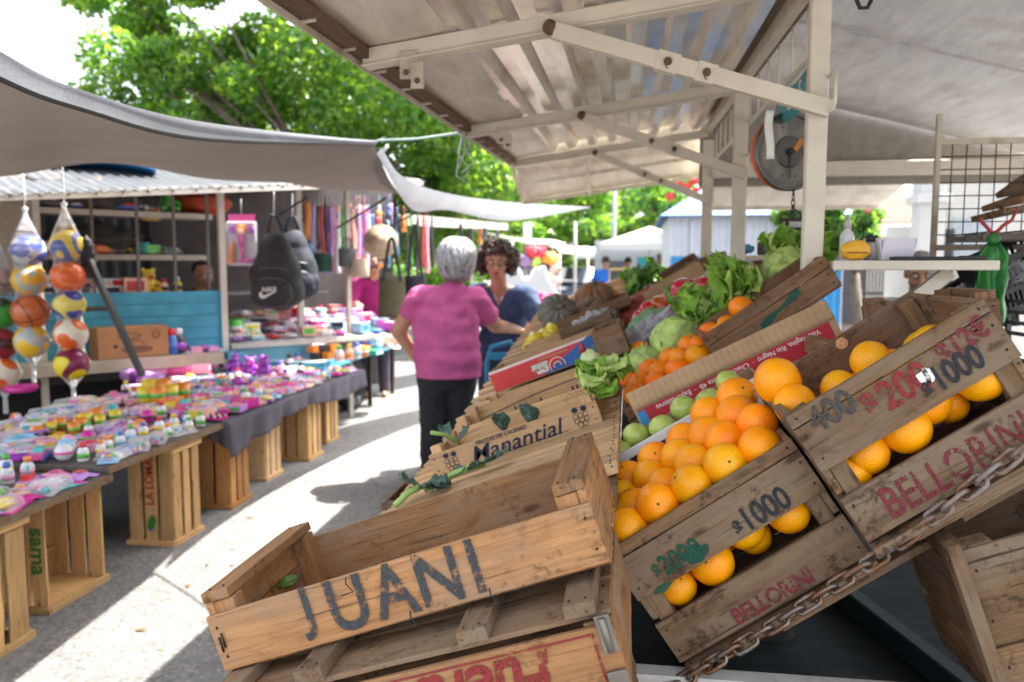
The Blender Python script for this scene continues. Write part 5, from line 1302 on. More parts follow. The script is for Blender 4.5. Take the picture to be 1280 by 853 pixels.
def hair_cap(name, parent, c, Rm, mats, strands, s=1.0, seed=1):
    """strands: number; combed from the crown down to a bob"""
    rnd = random.Random(seed); mb = MB()
    for k in range(strands):
        a = rnd.uniform(0, 2 * math.pi); z0 = rnd.uniform(0.35, 1.0)
        d0 = V((math.cos(a), math.sin(a), 0))
        front = d0.y < -0.45
        if front and rnd.random() < 0.75: continue
        pts = []
        end = 2.45 if not front else 1.25
        st_ = rnd.uniform(0.0, 1.1)
        n = 7
        for i in range(n):
            ph = st_ + (end * rnd.uniform(0.96, 1.02) - st_) * i / (n - 1)
            rr = V((0.092, 0.104, 0.106)) * s * (1 + 0.10 * math.sin(ph * 1.5) + rnd.uniform(-0.04, 0.05))
            aa = a + 0.22 * math.sin(ph * 2 + a * 3)
            pts.append(c + Rm @ V((rr.x * math.sin(ph) * math.cos(aa), 0.012 * s + rr.y * math.sin(ph) * math.sin(aa), 0.018 * s + rr.z * math.cos(ph) - 0.055 * max(0, ph - 1.75))))
        mb.tube(pts, [0.003, 0.006, 0.007, 0.007, 0.0065, 0.005, 0.0015], 5, rnd.choice((0, 0, 1, 1, 2)))
    mb.ball(c + Rm @ V((0, 0.018 * s, 0.022 * s)), (0.078 * s, 0.088 * s, 0.088 * s), 20, 14, 2, lambda d, th, a: 1.0 if d.y > -0.4 or d.z > 0.55 else 0.82, Rm)
    return mb.build(name, mats, parent)
GREYH = [M(c_, 0.42, var=0.2, scale=50) for c_ in ((0.55, 0.55, 0.57), (0.34, 0.34, 0.36), (0.15, 0.15, 0.165))]
hair_cap('grey_hair', pk, hc + V((0, 0, -0.004)), hR, GREYH, 900, 1.27, 3)

# ---- woman in the navy sweater, facing the camera and leaning over the stall
nv = empty('person', (-0.935, 5.60, 0), (0, 0, R(-2)), 'person with dark curly hair and glasses in a navy sweater, reaching towards the stall', 'person')
hc2 = V((0.03, -0.10, 1.405)); hp2, hq2, hR2 = head_prims(hc2, 0.98, R(10), R(14))
Ls2, Rs2 = V((-0.13, 0.02, 1.18)), V((0.22, -0.02, 1.17))      # picture left, picture right
Le2, Re2 = V((-0.22, -0.06, 0.93)), V((0.32, -0.16, 0.99)); Lw2, Rw2 = V((-0.12, -0.24, 0.90)), V((0.46, -0.36, 0.875))
body2 = hp2 + [('c', V((0.035, -0.02, 1.20)), hc2 + V((0, 0.03, -0.06)), 0.058, 0.050), ('e', V((0.045, 0.03, 1.05)), (0.17, 0.115, 0.19)), ('e', V((0.04, 0.06, 0.84)), (0.165, 0.125, 0.16)), ('e', V((0.04, 0.08, 0.74)), (0.175, 0.135, 0.13)),
    ('c', Ls2, Rs2, 0.065, 0.065), ('c', Ls2, Le2, 0.055, 0.044), ('c', Le2, Lw2, 0.043, 0.029), ('c', Rs2, Re2, 0.055, 0.044), ('c', Re2, Rw2, 0.043, 0.029)]
body2 += hand_prims(Lw2, V((0.6, -0.6, -0.3)), V((0, 0, -1)), 0.88, 0.5, -1) + hand_prims(Rw2, V((0.55, -0.7, -0.35)), V((0, 0, -1)), 0.88, 0.6, 1)
for x in (-0.05, 0.13): body2 += [('c', V((x, 0.08, 0.70)), V((x, 0.06, 0.42)), 0.092, 0.062), ('c', V((x, 0.06, 0.42)), V((x, 0.09, 0.07)), 0.06, 0.04), ('c', V((x, 0.09, 0.035)), V((x, -0.06, 0.03)), 0.035, 0.03)]
skin('body', body2, SKIN2, nv, 0.0060, 5)
NAVY = M((0.042, 0.068, 0.145), 0.9, var=0.15, scale=30, bmp=0.25)
sw = [('e', V((0.045, 0.03, 1.05)), (0.187, 0.132, 0.20)), ('e', V((0.04, 0.06, 0.84)), (0.182, 0.142, 0.17)), ('c', Ls2, Rs2, 0.078, 0.078), ('c', V((0.04, 0.0, 1.16)), V((0.04, -0.01, 1.225)), 0.085, 0.070), ('c', Ls2, Le2, 0.070, 0.060), ('c', Le2, Le2.lerp(Lw2, 0.95), 0.06, 0.044), ('c', Rs2, Re2, 0.070, 0.060), ('c', Re2, Re2.lerp(Rw2, 0.95), 0.06, 0.044)]
swo = skin('navy_sweater', sw, NAVY, nv, 0.008, 7, 0.008, 8.0, cut=[(V((0, 0, 0.70)), V((0, 0, -1)))], drop=lambda c: (c.z > 1.225 and abs(c.x - 0.04) < 0.10) or (c.y < -0.03 and c.z > 1.09 and abs(c.x - 0.04) < 0.055 * (c.z - 1.09) / 0.12))
skin('white_collar', [('e', V((0.045, 0.035, 1.06)), (0.160, 0.108, 0.19)), ('c', V((0.04, 0.0, 1.14)), V((0.04, -0.01, 1.20)), 0.072, 0.066)], WHITE, nv, 0.008, 6, drop=lambda c: c.z < 1.06 or c.z > 1.215 or abs(c.x - 0.04) > 0.09 or (c.y < -0.02 and abs(c.x - 0.04) < 0.040 * (c.z - 1.115) / 0.10))
tq = [('e', V((0.04, 0.08, 0.72)), (0.185, 0.145, 0.13))]
for x in (-0.05, 0.13): tq += [('c', V((x, 0.08, 0.70)), V((x, 0.06, 0.42)), 0.10, 0.075), ('c', V((x, 0.06, 0.42)), V((x, 0.09, 0.07)), 0.075, 0.06)]
skin('trousers', tq, M((0.03, 0.04, 0.08), 0.9, var=0.2, scale=14), nv, 0.009, 6)
face_features(nv, hq2, hR2, 0.98)
mb = MB()
for x in (-0.033, 0.033): mb.tube([hq2(x + 0.024 * math.cos(a), -0.101 - 0.002 * math.cos(a), 0.002 + 0.018 * math.sin(a)) for a in np.linspace(0, 2 * math.pi, 15)[:-1]], 0.0018, 5, closed=True)
mb.tube([hq2(-0.010, -0.103, 0.004), hq2(0, -0.107, 0.008), hq2(0.010, -0.103, 0.004)], 0.0016, 5)
for s in (-1, 1): mb.tube([hq2(s * 0.057, -0.098, 0.004), hq2(s * 0.078, -0.03, 0.006), hq2(s * 0.078, 0.02, 0.002)], 0.0014, 5)
mb.build('glasses', M((0.10, 0.06, 0.05), 0.35), nv)
rnd = random.Random(11); mb = MB()
CURLS = M((0.055, 0.027, 0.016), 0.55, var=0.4, scale=40)
for k in range(520):
    a = rnd.uniform(0, 2 * math.pi); ph = math.acos(rnd.uniform(-0.75, 1))
    d = V((math.sin(ph) * math.cos(a), math.sin(ph) * math.sin(a), math.cos(ph)))
    if d.y < -0.42 and d.z < 0.52 and abs(d.x) < 0.72: continue
    if d.y < -0.2 and d.z < 0.1 and abs(d.x) < 0.66: continue
    rr = rnd.uniform(0.84, 1.14)
    c_ = hc2 + hR2 @ V((d.x * 0.128 * rr, 0.022 + d.y * 0.122 * rr, 0.022 + d.z * 0.128 * rr - 0.02))
    q_ = rnd.uniform(0.010, 0.018); ax_ = V((rnd.uniform(-1, 1), rnd.uniform(-1, 1), rnd.uniform(-1, 1))).normalized(); o1 = ax_.orthogonal().normalized(); o2 = ax_.cross(o1)
    mb.tube([c_ + (o1 * math.cos(t) + o2 * math.sin(t)) * q_ + ax_ * (t - 3) * 0.006 for t in np.linspace(0, 6.5, 9)], [0.003, 0.005, 0.0055, 0.0055, 0.0055, 0.0055, 0.005, 0.004, 0.002], 5)
mb.ball(hc2 + hR2 @ V((0, 0.028, 0.022)), (0.098, 0.096, 0.100), 18, 12, 0, lambda d, th, a: 1.0 if d.y > -0.3 or d.z > 0.5 else 0.7, hR2)
mb.build('curly_hair', CURLS, nv)

nv.scale = (1.07, 1.07, 1.03)
# ---- generic standing figure for the people farther off
def figure(loc, rz, h, top_c, leg_c, hair_c, label, skin_m, lean=0.0, seated=False, arms=0.25, glasses=False, bald=False, beard=None):
    s = h / 1.62
    root = empty('person', loc, (0, 0, rz), label, 'person')
    q = lambda x, y, z: V((x, y - lean * max(0, z - 0.8), z)) * s
    hc_ = q(0, -0.02 - lean * 0.15, 1.50)
    hp, hq_, hR_ = head_prims(hc_, s, 0, R(8) + lean * 0.5)
    A = [(-1, q(-0.19, 0, 1.29)), (1, q(0.19, 0, 1.29))]
    b_ = hp + [('c', q(0, 0, 1.28), hc_ + V((0, 0.02, -0.06)) * s, 0.06 * s, 0.052 * s), ('e', q(0, 0, 1.14), (0.17 * s, 0.11 * s, 0.19 * s)), ('e', q(0, 0.01, 0.93), (0.16 * s, 0.115 * s, 0.15 * s)), ('c', A[0][1], A[1][1], 0.065 * s, 0.065 * s)]
    c_ = [('e', q(0, 0, 1.14), (0.19 * s, 0.13 * s, 0.20 * s)), ('e', q(0, 0.01, 0.92), (0.185 * s, 0.135 * s, 0.17 * s)), ('c', A[0][1], A[1][1], 0.078 * s, 0.078 * s), ('c', q(0, 0, 1.28), q(0, 0, 1.34), 0.075 * s, 0.065 * s)]
    for sx, sh in A:
        el = sh + V((sx * 0.07, -0.04 - arms * 0.1, -0.26)) * s; wr = el + V((-sx * 0.06, -0.16 - arms * 0.2, -0.12 + arms * 0.2)) * s
        b_ += [('c', sh, el, 0.055 * s, 0.043 * s), ('c', el, wr, 0.042 * s, 0.03 * s)] + hand_prims(wr, V((-sx * 0.3, -0.9, -0.2)), V((0, 0, -1)), 0.9 * s, 0.6, -sx)
        c_ += [('c', sh, el, 0.070 * s, 0.06 * s), ('c', el, el.lerp(wr, 0.5), 0.06 * s, 0.05 * s)]
    t_ = [('e', q(0, 0.01, 0.85), (0.18 * s, 0.135 * s, 0.13 * s))]
    for sx in (-1, 1):
        b_ += [('c', q(sx * 0.09, 0.01, 0.8), q(sx * 0.1, -0.01, 0.44), 0.085 * s, 0.058 * s), ('c', q(sx * 0.1, -0.01, 0.44), q(sx * 0.1, 0.02, 0.07), 0.055 * s, 0.038 * s), ('c', q(sx * 0.1, 0.03, 0.035), q(sx * 0.1, -0.12, 0.03), 0.034 * s, 0.028 * s)]
        t_ += [('c', q(sx * 0.09, 0.01, 0.8), q(sx * 0.1, -0.01, 0.44), 0.098 * s, 0.075 * s), ('c', q(sx * 0.1, -0.01, 0.44), q(sx * 0.1, 0.02, 0.08), 0.073 * s, 0.06 * s)]
    skin('body', b_, skin_m, root, 0.008 * s, 5)
    skin('shirt', c_, cloth_mat(top_c), root, 0.012 * s, 6, 0.008, 8)
    skin('trousers', t_, cloth_mat(leg_c), root, 0.013 * s, 5)
    face_features(root, hq_, hR_, s)
    mb = MB()
    mb.ball(hc_ + hR_ @ (V((0, 0.022, 0.034)) * s), (0.083 * s, 0.094 * s, 0.088 * s), 22, 16, 0, lambda d, th, a: (1.0 + 0.04 * mnoise.noise(d * 9)) if (d.y > -0.15 or d.z > 0.62) and d.z > -0.55 else 0.78, hR_)
    mb.build('hair', M(hair_c, 0.7, var=0.35, scale=60), root)
    if beard:
        mb = MB(); mb.ball(hc_ + hR_ @ (V((0, -0.03, -0.072)) * s), (0.056 * s, 0.062 * s, 0.042 * s), 16, 10, 0, None, hR_); mb.build('beard', M(beard, 0.9, var=0.3, scale=80), root)
    if glasses:
        mb = MB()
        for x in (-0.032, 0.032): mb.ball(hq_(x, -0.095, 0.004), (0.027 * s, 0.006 * s, 0.02 * s), 12, 8)
        mb.tube([hq_(-0.075, -0.03, 0.01), hq_(-0.05, -0.095, 0.01), hq_(0.05, -0.095, 0.01), hq_(0.075, -0.03, 0.01)], 0.003, 6); mb.build('sunglasses', BLACK, root)
    return root
def ground_under(px, d, z=0.0):
    p = W(px, 335, d); return V((p.x, p.y, z))
figure(ground_under(1147, 4.2), R(-15), 1.48, (0.42, 0.43, 0.48), (0.08, 0.08, 0.1), (0.30, 0.29, 0.28), 'person with short grey hair and a grey shirt bending behind the fruit stall', SKIN1, 0.28, beard=(0.30, 0.24, 0.20))
figure(ground_under(238, 6.85, -0.09), R(65), 1.55, (0.055, 0.042, 0.03), (0.04, 0.04, 0.05), (0.018, 0.016, 0.015), 'person in a dark brown shirt behind the blue boards of the toy stall', SKIN3, 0.18)
figure(ground_under(467, 8.6), R(20), 1.54, (0.30, 0.012, 0.13), (0.05, 0.04, 0.06), (0.02, 0.015, 0.015), 'person in a magenta top and dark glasses among the hanging straps', SKIN2, 0.1, arms=0.9, glasses=True)
figure(ground_under(757, 15.5), R(170), 1.62, (0.02, 0.14, 0.55), (0.03, 0.03, 0.05), (0.02, 0.015, 0.012), 'person in a bright blue shirt walking behind the chalkboard', SKIN3)
figure(ground_under(785, 16.5), R(200), 1.62, (0.12, 0.03, 0.04), (0.03, 0.03, 0.05), (0.02, 0.015, 0.012), 'person in a dark red top far off right of the chalkboard', SKIN3)
# ---- blue folding cart beside the pink top
BLUEM = M((0.015, 0.19, 0.36), 0.4, var=0.1)
ct = empty('shopping_cart', ground_under(626, 5.0), (0, 0, R(10)), 'blue tubular hand cart standing between the two women', 'hand cart')
mb = MB()
U = [(-0.09, 0, 0.10), (-0.09, 0.02, 0.80), (-0.06, 0.025, 0.90), (0.06, 0.025, 0.93), (0.11, 0.02, 0.86), (0.11, 0.0, 0.10)]
mb.tube(U, 0.016, 10)
mb.build('handle_frame', BLUEM, ct)
for z in (0.84, 0.70, 0.42):
    mb = MB(); mb.bar((-0.09, 0.015, z), (0.11, 0.015, z), 0.014, 0.05); mb.build('cross_bar', BLUEM, ct, bevel=0.003)
mb = MB(); mb.box((0.01, 0.10, 0.28), (0.24, 0.2, 0.02)); mb.box((0.01, 0.2, 0.4), (0.24, 0.015, 0.26)); mb.build('tray', BLUEM, ct)
for x in (-0.12, 0.14):
    mb = MB(); mb.lathe([(0.03, -0.015), (0.08, -0.015), (0.09, 0), (0.08, 0.015), (0.03, 0.015), (0.03, -0.015)], 18, 0, Matrix.Translation((x, 0.02, 0.09)) @ Matrix.Rotation(R(90), 4, 'Y')); mb.build('wheel', BLACK, ct)
# ================================================================== toy tables on the left
TOPW = M((0.10, 0.085, 0.07), 0.8, var=0.3, scale=20)
def trestle(x0, x1, y0, y1, z, label):
    root = empty('trestle_table', ((x0 + x1) / 2, (y0 + y1) / 2, 0), label=label, cat='table', group='toy tables along the aisle')
    L, D = x1 - x0, y1 - y0
    mb = MB(); mb.box((0, 0, z - 0.011), (L, D, 0.022)); mb.build('table_top', TOPW, root, bevel=0.002)
    mb = MB(); mb.box((L / 2 + 0.003, 0, z - 0.011), (0.008, D, 0.03)); mb.build('edge_strip', WD_OLD, root)
    return root
TX = -2.205
trestle(-3.45, TX, 1.2, 3.10, 0.505, 'nearest toy table, a board set a little lower on crates')
trestle(-3.50, TX - 0.02, 3.11, 4.13, 0.535, 'middle toy table covered with plastic toys and small bottles')
t3 = trestle(-3.50, TX - 0.01, 4.14, 6.42, 0.53, 'farthest toy table with a dark cloth hanging over its edge')
DRAPE = M((0.075, 0.066, 0.085), 0.9, var=0.2, scale=8, bmp=0.2)
mb = MB()
def drape(u, v):
    y = 4.10 + 2.34 * u
    hem = 0.13 + 0.035 * math.sin(u * 9 + 0.6) + 0.05 * max(0, 1 - u * 9)
    x = TX + 0.012 + 0.02 * math.sin(u * 34) * v + 0.012 * math.sin(u * 71 + 1) * v
    if v < 0.12: return V((x - 0.05 * (0.12 - v) / 0.12, y, 0.542 + 0.002 * math.sin(u * 40)))
    return V((x, y, 0.542 - hem * (v - 0.12) / 0.88))
mb.grid(drape, 90, 10)
mb.grid(lambda u, v: V((TX + 0.012 - 0.12 * u + 0.0, 4.10 - 0.012 * math.sin(u * 9) * v, 0.542 - (0.15 - 0.06 * u) * v)), 10, 6)
tag(mb.build('table_cloth', DRAPE, None, solid=0.003), 'dark grey purple cloth hanging in folds over the edge of the farthest toy table', 'tablecloth')
# ---- slatted fruit crates on end that carry the tables
def end_crate(px, py, W_, D_, label, mat, open_right=False, yaw=0, nf=3, H=0.50, back=False):
    c = at(px, py, Z=0)
    if back: c.y -= D_
    root = empty('fruit_crate', (c.x, c.y, 0), (0, 0, yaw), label, 'crate', 'fruit crates standing on end under the toy tables')
    t = 0.009
    for z in (0.012, H - 0.012):
        board(root, 'end_board', (-W_ / 2, -0.004, z), (W_ + 0.015, 0.022, 0.024), mat, False, 0.001)
        board(root, 'end_board', (-W_ / 2, D_, z), (W_, 0.022, 0.024), mat, False, 0.001)
        board(root, 'end_board', (0.0, D_ / 2, z), (0.022, D_ + 0.01, 0.028), mat, False, 0.001)
        board(root, 'end_board', (-W_, D_ / 2, z), (0.022, D_, 0.024), mat, False, 0.001)
        mb = MB(); mb.box((-W_ / 2, D_ / 2, z), (W_ - 0.03, D_ - 0.03, 0.01)); mb.build('end_panel', mat, root)
    w = W_ / nf
    for k in range(nf): board(root, 'side_slat', (-w * (k + 0.5), 0.008, H / 2), (w * random.uniform(0.74, 0.88), t, H - 0.01), mat, False, 0.001, 0.003, random.uniform(-.012, .012))
    if open_right:
        for z in (0.14, 0.36): board(root, 'back_batten', (-W_ + 0.02, D_ / 2, z), (0.012, D_ - 0.03, 0.03), mat, False, 0.001)
    for k in range(3):
        w = D_ / 3
        if not open_right: board(root, 'side_slat', (-0.006, w * (k + 0.5), H / 2), (t, w * random.uniform(0.66, 0.84), H - 0.01), mat, False, 0.001, 0.003)
        board(root, 'side_slat', (-W_ + 0.006, w * (k + 0.5), H / 2), (t, w * 0.85, H - 0.01), mat, False, 0.001)
        board(root, 'back_slat', (-W_ * (k + 0.5) / 3, D_ - 0.008, H / 2), (W_ / 3 * 0.82, t, H - 0.01), mat, False, 0.001)
    return root
random.seed(5)
end_crate(41, 796, 0.30, 0.36, 'pale slatted crate on end, nearest of the row at the left edge', WD_FRESH, nf=3, H=0.475, back=True)
c2 = end_crate(63, 767, 0.26, 0.36, 'open pale crate on end lettered sama in green', WD_FRESH, True, H=0.475, nf=3)
letter(c2, 'sama', 0.098, (-0.043, -0.0006, 0.255), P_SIGNGREEN, rot=(R(90), R(90), 0), offset=0.002)
c3 = end_crate(219, 683, 0.25, 0.26, 'pale crate on end with LA LOMA in red and a green leaf', WD_FRESH, nf=3, H=0.50)
letter(c3, 'LA LOMA', 0.062, (-0.125, -0.0010, 0.325), P_SIGNRED, rot=(R(90), R(-90), 0), offset=0.0015, sx=0.92)
mb = MB()
n = 20
mb.add([(-0.125 + 0.026 * math.sin(2 * math.pi * k / n) * (1 if k < n / 2 else 0.85), -0.0014, 0.115 - 0.036 * math.cos(2 * math.pi * k / n) + 0.012 * math.sin(2 * math.pi * k / n)) for k in range(n)], [tuple(range(n))])
mb.build('green_leaf_emblem', P_SIGNGREEN, c3)
mb = MB(); mb.add([(-0.15, -0.0017, 0.082), (-0.118, -0.0017, 0.075), (-0.112, -0.0017, 0.092), (-0.13, -0.0017, 0.086)], [(0, 1, 2, 3)]); mb.build('blue_swoosh', M((0.03, 0.08, 0.3), 0.6), c3)
end_crate(289, 637, 0.30, 0.24, 'darker orange slatted crate on end right of the LA LOMA crate', WD_FRESH2, nf=3, H=0.50)
end_crate(333, 602, 0.26, 0.24, 'grey brown crate on end beneath the near end of the dark cloth', WD_PALE, nf=2, H=0.49)
end_crate(386, 577, 0.27, 0.26, 'pale slatted crate on end beneath the middle of the dark cloth', WD_FRESH, nf=3, H=0.49)
end_crate(409, 555, 0.26, 0.26, 'pale slatted crate on end, farthest of the row beneath the dark cloth', WD_FRESH, nf=3, H=0.49)
for k, (x, y) in enumerate(((-3.1, 2.7), (-3.1, 3.6), (-3.1, 4.9), (-3.1, 6.1))):
    o = crate('fruit_crate', f'slatted crate in the dark under the back of the toy tables, {ORD[k]} from the camera', 'crate', (x, y, 0), 0, 0.26, 0.3, 0.47, WD_OLD, front=((0, .3), (.35, .65), (.7, 1)), near=False, group='fruit crates standing on end under the toy tables')

# ---- toys
def glossy(c, coat=0.35): return M(c, 0.32, var=0.1, coat=coat)
TC = {'pink': (0.75, 0.10, 0.35), 'magenta': (0.62, 0.02, 0.30), 'purple': (0.33, 0.05, 0.46), 'lilac': (0.52, 0.28, 0.70), 'orange': (0.85, 0.27, 0.03), 'yellow': (0.85, 0.62, 0.04), 'green': (0.10, 0.50, 0.06), 'teal': (0.04, 0.42, 0.42), 'blue': (0.05, 0.16, 0.55), 'sky blue': (0.25, 0.55, 0.75), 'white': (0.72, 0.72, 0.74), 'red': (0.65, 0.02, 0.03), 'pale pink': (0.82, 0.38, 0.52), 'black': (0.02, 0.02, 0.025), 'peach': (0.85, 0.5, 0.36)}
TM_ = {k: glossy(v) for k, v in TC.items()}
CLEARP = film('blister_film', (0.95, 0.96, 1.0), 0.09, 0.08)
def toy_parts(kind, a, b, c):
    """a, b, c: material slots"""
    mb = MB(); r = random.uniform
    if kind == 'bottle':
        mb.lathe([(0, 0), (0.028, 0), (0.03, 0.006), (0.03, 0.05), (0.024, 0.066), (0.012, 0.074), (0.012, 0.08), (0, 0.08)], 14, 0); mb.lathe([(0.016, 0.074), (0.016, 0.098), (0, 0.1)], 12, 1); mb.lathe([(0.0306, 0.018), (0.0306, 0.044)], 14, 2)
    elif kind == 'blister pack':
        mb.box((0, 0, 0.002), (0.15, 0.21, 0.003), 0); mb.box((0, 0.085, 0.0042), (0.145, 0.035, 0.001), 1)
        lumpy((0, -0.02, 0.022), (0.045, 0.06, 0.02), 0.4, 3, r(0, 50), 14, 10, mb=mb, m=2)
        mb.box((0, -0.02, 0.022), (0.115, 0.14, 0.036), 3, taper=0.85)
    elif kind == 'carton':
        h = r(0.03, 0.09); mb.box((0, 0, h / 2), (0.12, 0.16, h), 0); mb.box((0, -0.0815, h / 2), (0.09, 0.001, h * 0.6), 1); mb.box((0, 0, h + 0.001), (0.08, 0.1, 0.001), 2)
    elif kind == 'plush':
        mb.ball((0, 0, 0.055), (0.055, 0.045, 0.055), 14, 10, 0); mb.ball((0.0, -0.02, 0.125), 0.042, 14, 10, 0)
        for s in (-1, 1): mb.ball((s * 0.035, -0.012, 0.16), 0.016, 10, 8, 0); mb.capsule((s * 0.04, -0.01, 0.08), (s * 0.075, -0.035, 0.05), 0.018, 0.016, 8, 0); mb.capsule((s * 0.03, -0.02, 0.025), (s * 0.045, -0.085, 0.02), 0.024, 0.02, 8, 0); mb.ball((s * 0.015, -0.058, 0.135), 0.006, 6, 5, 2)
        mb.ball((0, -0.058, 0.115), (0.018, 0.014, 0.014), 8, 6, 1)
    elif kind == 'toy car':
        mb.box((0, 0, 0.03), (0.06, 0.13, 0.03), 0); mb.box((0, 0.005, 0.055), (0.05, 0.07, 0.026), 1, taper=0.75)
        for x in (-0.03, 0.03):
            for y in (-0.04, 0.04): mb.lathe([(0, -0.008), (0.018, -0.008), (0.018, 0.008), (0, 0.008)], 12, 2, Matrix.Translation((x, y, 0.018)) @ Matrix.Rotation(R(90), 4, 'Y'))
    elif kind == 'ring':
        mb.tube([(0.07 * math.cos(t), 0.07 * math.sin(t), 0.02) for t in np.linspace(0, 2 * math.pi, 25)[:-1]], 0.018, 10, 0, closed=True); mb.ball((0.07, 0, 0.03), 0.018, 8, 6, 1)
    elif kind == 'ball':
        mb.ball((0, 0, 0.045), 0.045, 18, 12, 0); mb.lathe([(0.0445, 0.038), (0.0458, 0.045), (0.0445, 0.052)], 18, 1)
    elif kind == 'bag of bits':
        for k in range(12): mb.ball((r(-.05, .05), r(-.06, .06), r(0.012, 0.03)), r(0.010, 0.02), 8, 6, k % 3)
        mb.box((0, 0, 0.022), (0.14, 0.18, 0.04), 3, taper=0.7)
    elif kind == 'cup':
        mb.lathe([(0, 0), (0.03, 0), (0.04, 0.08), (0.037, 0.08), (0.028, 0.004), (0, 0.004)], 18, 0); mb.lathe([(0.0355, 0.03), (0.0378, 0.05)], 18, 1)
    elif kind == 'doll':
        mb.capsule((0, -0.05, 0.02), (0, 0.02, 0.022), 0.02, 0.016, 10, 0); mb.ball((0, 0.055, 0.025), 0.02, 10, 8, 1); mb.ball((0, 0.066, 0.022), (0.026, 0.024, 0.02), 10, 8, 2)
        for s in (-1, 1): mb.capsule((s * 0.01, -0.05, 0.018), (s * 0.014, -0.12, 0.014), 0.009, 0.007, 8, 1); mb.capsule((s * 0.018, 0.015, 0.02), (s * 0.045, -0.03, 0.016), 0.007, 0.006, 8, 1)
        mb.box((0, -0.02, 0.03), (0.12, 0.25, 0.045), 3, taper=0.8)
    elif kind == 'bead tray':
        mb.box((0, 0, 0.006), (0.15, 0.11, 0.012), 0)
        for i in range(5):
            for j in range(4): mb.ball((-0.056 + i * 0.028, -0.04 + j * 0.027, 0.018), 0.012, 8, 6, 1 + (i + j) % 2)
    elif kind == 'roll':
        mb.lathe([(0, -0.15), (0.028, -0.15), (0.03, -0.14), (0.03, 0.14), (0.028, 0.15), (0, 0.15)], 16, 0, Matrix.Translation((0, 0, 0.03)) @ Matrix.Rotation(R(90), 4, 'Y')); mb.lathe([(0.0306, -0.06), (0.0306, 0.06)], 16, 1, Matrix.Translation((0, 0, 0.03)) @ Matrix.Rotation(R(90), 4, 'Y'))
    elif kind == 'building blocks':
        for k in range(7):
            x, y, z = r(-.05, .05), r(-.05, .05), 0.012 + 0.024 * (k > 4)
            mb.box((x, y, z), (0.04, 0.03, 0.024), k % 3, Matrix.Rotation(r(0, 3), 3, 'Z'))
    elif kind == 'hair brush':
        mb.box((0, 0.05, 0.015), (0.05, 0.10, 0.018), 0); mb.bar((0, 0, 0.015), (0, -0.10, 0.012), 0.018, 0.014, 0); mb.box((0, 0.05, 0.03), (0.038, 0.085, 0.016), 1)
    elif kind == 'sachet':
        mb.grid(lambda u, v: V((0.12 * (u - .5), 0.17 * (v - .5), 0.006 + 0.022 * math.sin(u * 3.14) * math.sin(v * 3.14) + 0.006 * math.sin(u * 21) * math.sin(v * 13))), 14, 14, 0); mb.box((0, 0.02, 0.032), (0.05, 0.05, 0.002), 1); mb.box((0, -0.05, 0.022), (0.06, 0.02, 0.002), 2)
    elif kind == 'toy boat':
        mb.prism([(-0.03, -0.06), (0.03, -0.06), (0.034, 0.02), (0, 0.08), (-0.034, 0.02)], 0.03, 0); mb.box((0, -0.01, 0.042), (0.035, 0.05, 0.025), 1); mb.tube([(0, -0.01, 0.05), (0, -0.01, 0.09)], 0.006, 8, 2)
    return mb
_tm = {}
def toy(kind, cols, loc, rz, label, group, s=1.0):
    key = (kind, tuple(cols))
    if key not in _tm: _tm[key] = toy_parts(kind, *range(3)).mesh(kind.replace(' ', '_'), [TM_[c] for c in cols] + [CLEARP])
    o = bpy.data.objects.new(kind.replace(' ', '_'), _tm[key]); col.objects.link(o)
    o.location = loc; o.rotation_euler = (0, 0, rz); o.scale = (s, s, s)
    return tag(o, label, kind if len(kind.split()) < 3 else kind.split()[0], group)
random.seed(12)
kinds = ['blister pack'] * 4 + ['sachet'] * 4 + ['bag of bits'] * 3 + ['doll'] * 3 + ['bead tray'] * 2 + ['carton', 'toy car', 'hair brush', 'ball', 'ring', 'toy boat', 'building blocks', 'bottle']
pal_near = ['pink', 'lilac', 'pale pink', 'white', 'orange', 'magenta', 'sky blue', 'lilac', 'white', 'yellow', 'teal', 'peach', 'pale pink', 'lilac', 'magenta', 'sky blue', 'pale pink', 'purple', 'pink']
rowname = ['along the aisle edge', 'near the front edge', 'in the middle rows', 'in the middle rows', 'towards the back', 'towards the back', 'at the back edge', 'at the back edge', 'at the back edge', 'at the back edge']
prev = 'corner'
